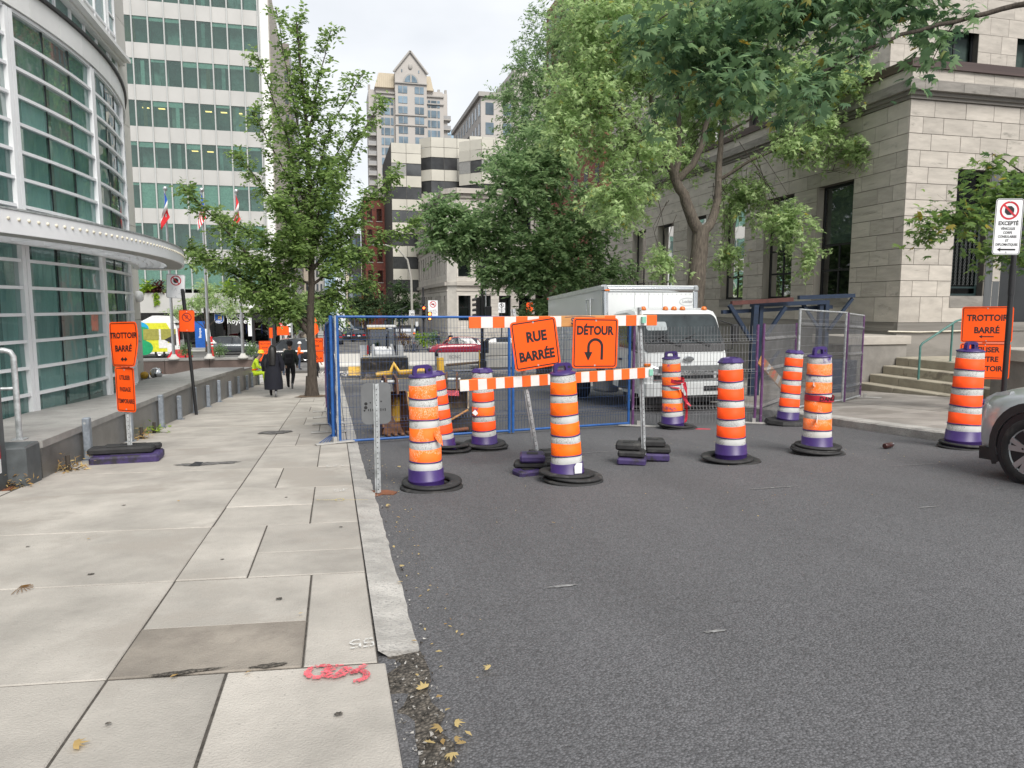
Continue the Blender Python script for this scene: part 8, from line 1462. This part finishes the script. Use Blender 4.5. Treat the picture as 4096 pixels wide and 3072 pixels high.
# ---------------------------------------------------------------- people
skin = M('skin', (.42, .24, .17), .55, var=.05); hair_k = M('black_hair', (.010, .009, .009), .5); hair_g = M('grey_hair', (.30, .27, .23), .7)
cloth = {k: M('cloth_'+k, v, .85, var=.15, scale=9, bump=.3, bscale=12) for k, v in dict(black=(.012, .012, .016), navy=(.005, .006, .014), dark=(.03, .035, .036), green=(.035, .045, .042), hivis=(.55, .75, .03), orange=(.95, .16, .015), cream=(.50, .44, .37), jeans=(.05, .07, .12), grey=(.18, .18, .19), white=(.6, .6, .6), red=(.4, .04, .04)).items()}
def figure(label, loc, rz, H, top, legs, shoe, pose='stand', hair=hair_k, hat=None, sleeves=None, group=None, fat=1.0):
    """one continuous skinned body, facing local +Y"""
    t = thing('person', label, 'person', loc, rz, group); k = H/1.75; V = []; E = []; Rr = []; tag_ = []
    def v(p, r, par=None, kind='top'):
        V.append((p[0]*k, p[1]*k, p[2]*k)); Rr.append(r*k*(fat if kind in ('top', 'leg') else 1)); tag_.append(kind)
        if par is not None: E.append((par, len(V)-1))
        return len(V)-1
    sit = pose == 'sit'; dz = -.44 if sit else 0; fwd = .16 if sit else .02
    pel = v((0, 0, .95+dz), .135, None, 'leg'); ab = v((0, fwd*.2, 1.10+dz), .125, pel); ch = v((0, fwd*.8, 1.30+dz), .145, ab); nk = v((0, fwd*1.2, 1.46+dz), .075, ch); nn = v((0, fwd*1.5+.01, 1.53+dz), .052, nk, 'skin'); hd = v((0, fwd*1.9+.03, 1.61+dz), .085, nn, 'skin'); ht = v((0, fwd*2.0+.02, 1.70+dz), .088, hd, 'skin')
    for s in (-1, 1):
        sw = s*(.10 if pose == 'walk' else .0)
        sh = v((s*.17, fwd, 1.42+dz), .066, ch)
        if sit: el = v((s*.24, .20, 1.18+dz), .052, sh); wr = v((s*.14, .36, 1.10+dz), .036, el); ha = v((s*.08, .43, 1.10+dz), .034, wr, 'skin'); 
        elif pose == 'hands': el = v((s*.25, -.02, 1.15), .052, sh); wr = v((s*.16, .2, 1.10), .036, el); ha = v((s*.08, .27, 1.12), .034, wr, 'skin')
        else: el = v((s*.235, -.03+sw*.9, 1.14), .050, sh); wr = v((s*.23, .05+sw*1.3, .90), .034, el); ha = v((s*.225, .08+sw*1.5, .81), .034, wr, 'skin')
        v((ha and V[ha][0]/k)+s*.0, V[ha][1]/k+.03, V[ha][2]/k-.06, ) if False else v((V[ha][0]/k, V[ha][1]/k+.04, V[ha][2]/k-.05), .022, ha, 'skin')
        hip = v((s*.09, 0, .90+dz), .098, pel, 'leg')
        if sit: kn = v((s*.13, .42, .50), .068, hip, 'leg'); an = v((s*.13, .46, .10), .045, kn, 'leg'); to = v((s*.13, .62, .04), .036, an, 'shoe')
        elif pose == 'walk':
            if s > 0: kn = v((.10, .10, .52), .066, hip, 'leg'); an = v((.10, -.22, .20), .044, kn, 'leg'); he = v((.10, -.27, .14), .04, an, 'shoe'); to = v((.10, -.20, .0), .034, he, 'shoe')
            else: kn = v((-.10, .06, .50), .068, hip, 'leg'); an = v((-.10, .10, .09), .045, kn, 'leg'); to = v((-.10, .25, .035), .036, an, 'shoe')
        else: kn = v((s*.10, .01, .50), .066, hip, 'leg'); an = v((s*.10, -.01, .08), .045, kn, 'leg'); to = v((s*.11, .15, .035), .036, an, 'shoe')
    me = bpy.data.meshes.new('b'); me.from_pydata(V, E, []); o = bpy.data.objects.new('b', me); COL.objects.link(o); md = o.modifiers.new('s', 'SKIN'); md.use_smooth_shade = True
    for i, sv in enumerate(me.skin_vertices[0].data): sv.radius = (Rr[i], Rr[i]*(.78 if tag_[i] == 'top' and i in (ab, ch) else 1)); sv.use_root = (i == pel)
    o.modifiers.new('u', 'SUBSURF').levels = 1
    bm_ = bpy.data.meshes.new_from_object(o.evaluated_get(bpy.context.evaluated_depsgraph_get())); bpy.data.objects.remove(o)
    mats = {'top': top, 'leg': legs, 'skin': skin, 'shoe': shoe}; keys = list(mats); bm_.materials.clear()
    for q in keys: bm_.materials.append(mats[q])
    nodes = [(Vector(V[i]), tag_[i]) for i in range(len(V))]
    for e0, e1 in E: nodes += [(Vector(V[e0]).lerp(Vector(V[e1]), f), tag_[e1]) for f in (.3, .6, .85)]
    for p in bm_.polygons: c = p.center; p.material_index = keys.index(min(nodes, key=lambda q: (q[0]-c).length_squared)[1]); p.use_smooth = True
    link('body', bm_, t); hp = Vector(V[ht])
    if hair: MB().lathe([(.098*k, -.06*k), (.108*k, .0), (.10*k, .06*k), (.06*k, .105*k), (0, .118*k)], 14, caps=False).obj('hair', hair, t, (hp.x, hp.y-.018*k, hp.z-.0*k))
    if hat: hm, brim = hat; MB().lathe([(.118*k+brim, -.005), (.12*k, .01), (.118*k, .05*k), (.09*k, .11*k), (0, .13*k)], 16, caps=False).obj('hat', hm, t, (hp.x, hp.y-.005, hp.z+.02*k))
    for s in (-1, 1): MB().lathe([(0, 0), (.012*k, .002), (0, .006)], 6, axis='y').obj('eye', black_fr, t, (hp.x+s*.035*k, hp.y+.098*k, hp.z-.05*k)) if H > 3 else None
    return t, k, hp
def skirt(t, rings, m, nm):
    mb = MB(); n = 18; rg = []
    for z, rx, ry, dy in rings: rg.append([(rx*(1+.05*math.sin(5*a+z*4))*math.cos(a), dy+ry*(1+.05*math.sin(7*a+1))*math.sin(a), z) for a in np.linspace(0, 2*PI, n, endpoint=False)])
    return mb.loft(rg).obj(nm, m, t)
t, k, hp = figure('person walking away in a long black coat dress with long dark hair', (-1.93, 24.2, gz(24.2)+.04), -.05, 1.68, cloth['black'], cloth['black'], cloth['grey'], 'walk', None)
skirt(t, [(.26, .29, .24, -.02), (.5, .29, .25, 0), (.85, .26, .2, 0), (1.02, .21, .15, 0), (1.2, .24, .16, .01), (1.38, .21, .13, .01), (1.46, .09, .08, .02)], cloth['navy'], 'coat'); skirt(t, [(1.05, .10, .05, -.13), (1.3, .13, .08, -.09), (1.5, .13, .12, -.02), (1.6, .115, .12, .01), (1.68, .06, .07, .02), (1.695, .02, .02, .02)], hair_k, 'hair')
for s in (-1, 1): MB().tube([(s*.19, 0, 1.38), (s*.29, -.02, 1.1), (s*.27, .06, .86)], [.075, .085, .075], 8).obj('sleeve', cloth['navy'], t)
t, k, hp = figure('person walking away in a black cap, dark jacket and black trousers', (-1.70, 29.5, gz(29.5)+.04), -.1, 1.82, cloth['green'], cloth['black'], cloth['grey'], 'walk', hair_k, (cloth['black'], .0), fat=1.22); skirt(t, [(.93, .19, .15, 0), (1.2, .22, .16, 0), (1.4, .22, .14, .01), (1.49, .10, .08, .02)], cloth['green'], 'jacket')
for s in (-1, 1): MB().tube([(s*.2, 0, 1.44), (s*.29, -.04, 1.15), (s*.25, .1, .98)], [.075, .08, .06], 8).obj('sleeve', cloth['green'], t)
bk_ = MB().box((0, 0, 0), (.34, .2, .5), 0, 0, .07).box((0, -.09, -.08), (.26, .1, .24), 0, 0, .04).obj('backpack', cloth['black'], None, (-1.72, 29.28, gz(29.5)+1.25)); tag(bk_, 'black backpack on the back of the walking man', 'backpack'); MB().tube([(-.1, .0, .24), (0, 0, .29), (.1, 0, .24)], .012, 5).obj('strap', cloth['dark'], bk_)
t, k, hp = figure('person in a yellow safety suit and helmet sitting on the granite wall end', (-3.50, 33.2, gz(33.2)+.05), -1.5, 1.95, cloth['hivis'], cloth['hivis'], cloth['black'], 'sit', None, (M('yellow_helmet', (.75, .62, .02), .35), .03), fat=1.15)
for z in (.68,): MB().lathe([(.195, z), (.198, z+.05)], 16, caps=False).obj('reflective_band', orange_s, t, (0, .03, 0))
t, k, hp = figure('person in a cream sweater and jeans with a shoulder bag, walking ahead', (-2.95, 46, gz(46)), -.1, 1.64, cloth['cream'], cloth['jeans'], cloth['red'], 'walk', hair_g, fat=1.1); bg_ = MB().box((0, 0, 0), (.12, .26, .24), 0, 0, .04).obj('shoulder_bag', M('tan_bag', (.45, .24, .06), .6), None, (-3.2, 45.95, gz(46)+.88)); tag(bg_, 'small tan shoulder bag at the hip of the person in cream', 'bag'); MB().tube([(0, 0, .1), (.12, -.05, .45), (.3, 0, .62)], .012, 4).obj('bag_strap', plastic_k, bg_)
figure('person in an orange safety vest and white helmet standing by the black car', (-2.3, 50.5, gz(50.5)), -1.4, 1.82, cloth['orange'], cloth['jeans'], cloth['black'], 'hands', None, (M('white_helmet', (.75, .75, .75), .35), .03), fat=1.1)
figure('person mostly hidden behind the sidewalk tree trunk in black leggings', (-.95, 41, gz(41)), -1.2, 1.7, cloth['dark'], cloth['black'], cloth['white'], 'walk', hair_k)
for x, y, tp, lb in ((-4.2, 74, 'black', 'pedestrian in black at the bank corner'), (-4.9, 75, 'dark', 'pedestrian in dark grey at the bank corner'), (-3.6, 75.5, 'grey', 'pedestrian in grey at the bank corner'), (9.9, 69, 'dark', 'pedestrian in dark clothes by the traffic signal'), (11.2, 69.5, 'navy', 'pedestrian in navy behind the red car'), (7.4, 68, 'grey', 'pedestrian with an orange cap near the bicycles')):
    figure(lb, (x, y, gz(y)), random.uniform(-3, 3), 1.72, cloth[tp], cloth['jeans'], cloth['black'], 'stand', hair_k if x < 11 else hair_g, (cloth['orange'], .02) if 'orange' in lb else None, group='pedestrians at the crossing')
def rebase(name, base):
    t = bpy.data.objects[name]; d = Vector(base)-t.location; t.location = base
    for c in t.children: c.location -= d
for nm, b in (('glass_building', (-6, 17, -.35)), ('canopy', (-4.3, 15.6, 2.45)), ('stone_building', (16.3, 20, -1.2)), ('upper_stone_block', (20, 24, 8)), ('entrance_stairs', (15, 15, -.9)), ('office_tower', (-12, 80, -2.9)), ('limestone_mansion', (14, 80, -2.9)), ('cream_panel_building', (15, 108, -3)), ('brick_building', (7.4, 124, -4)), ('gabled_tower', (24, 220, 20)), ('corniced_tower', (30, 132, -3))): rebase(nm, b)
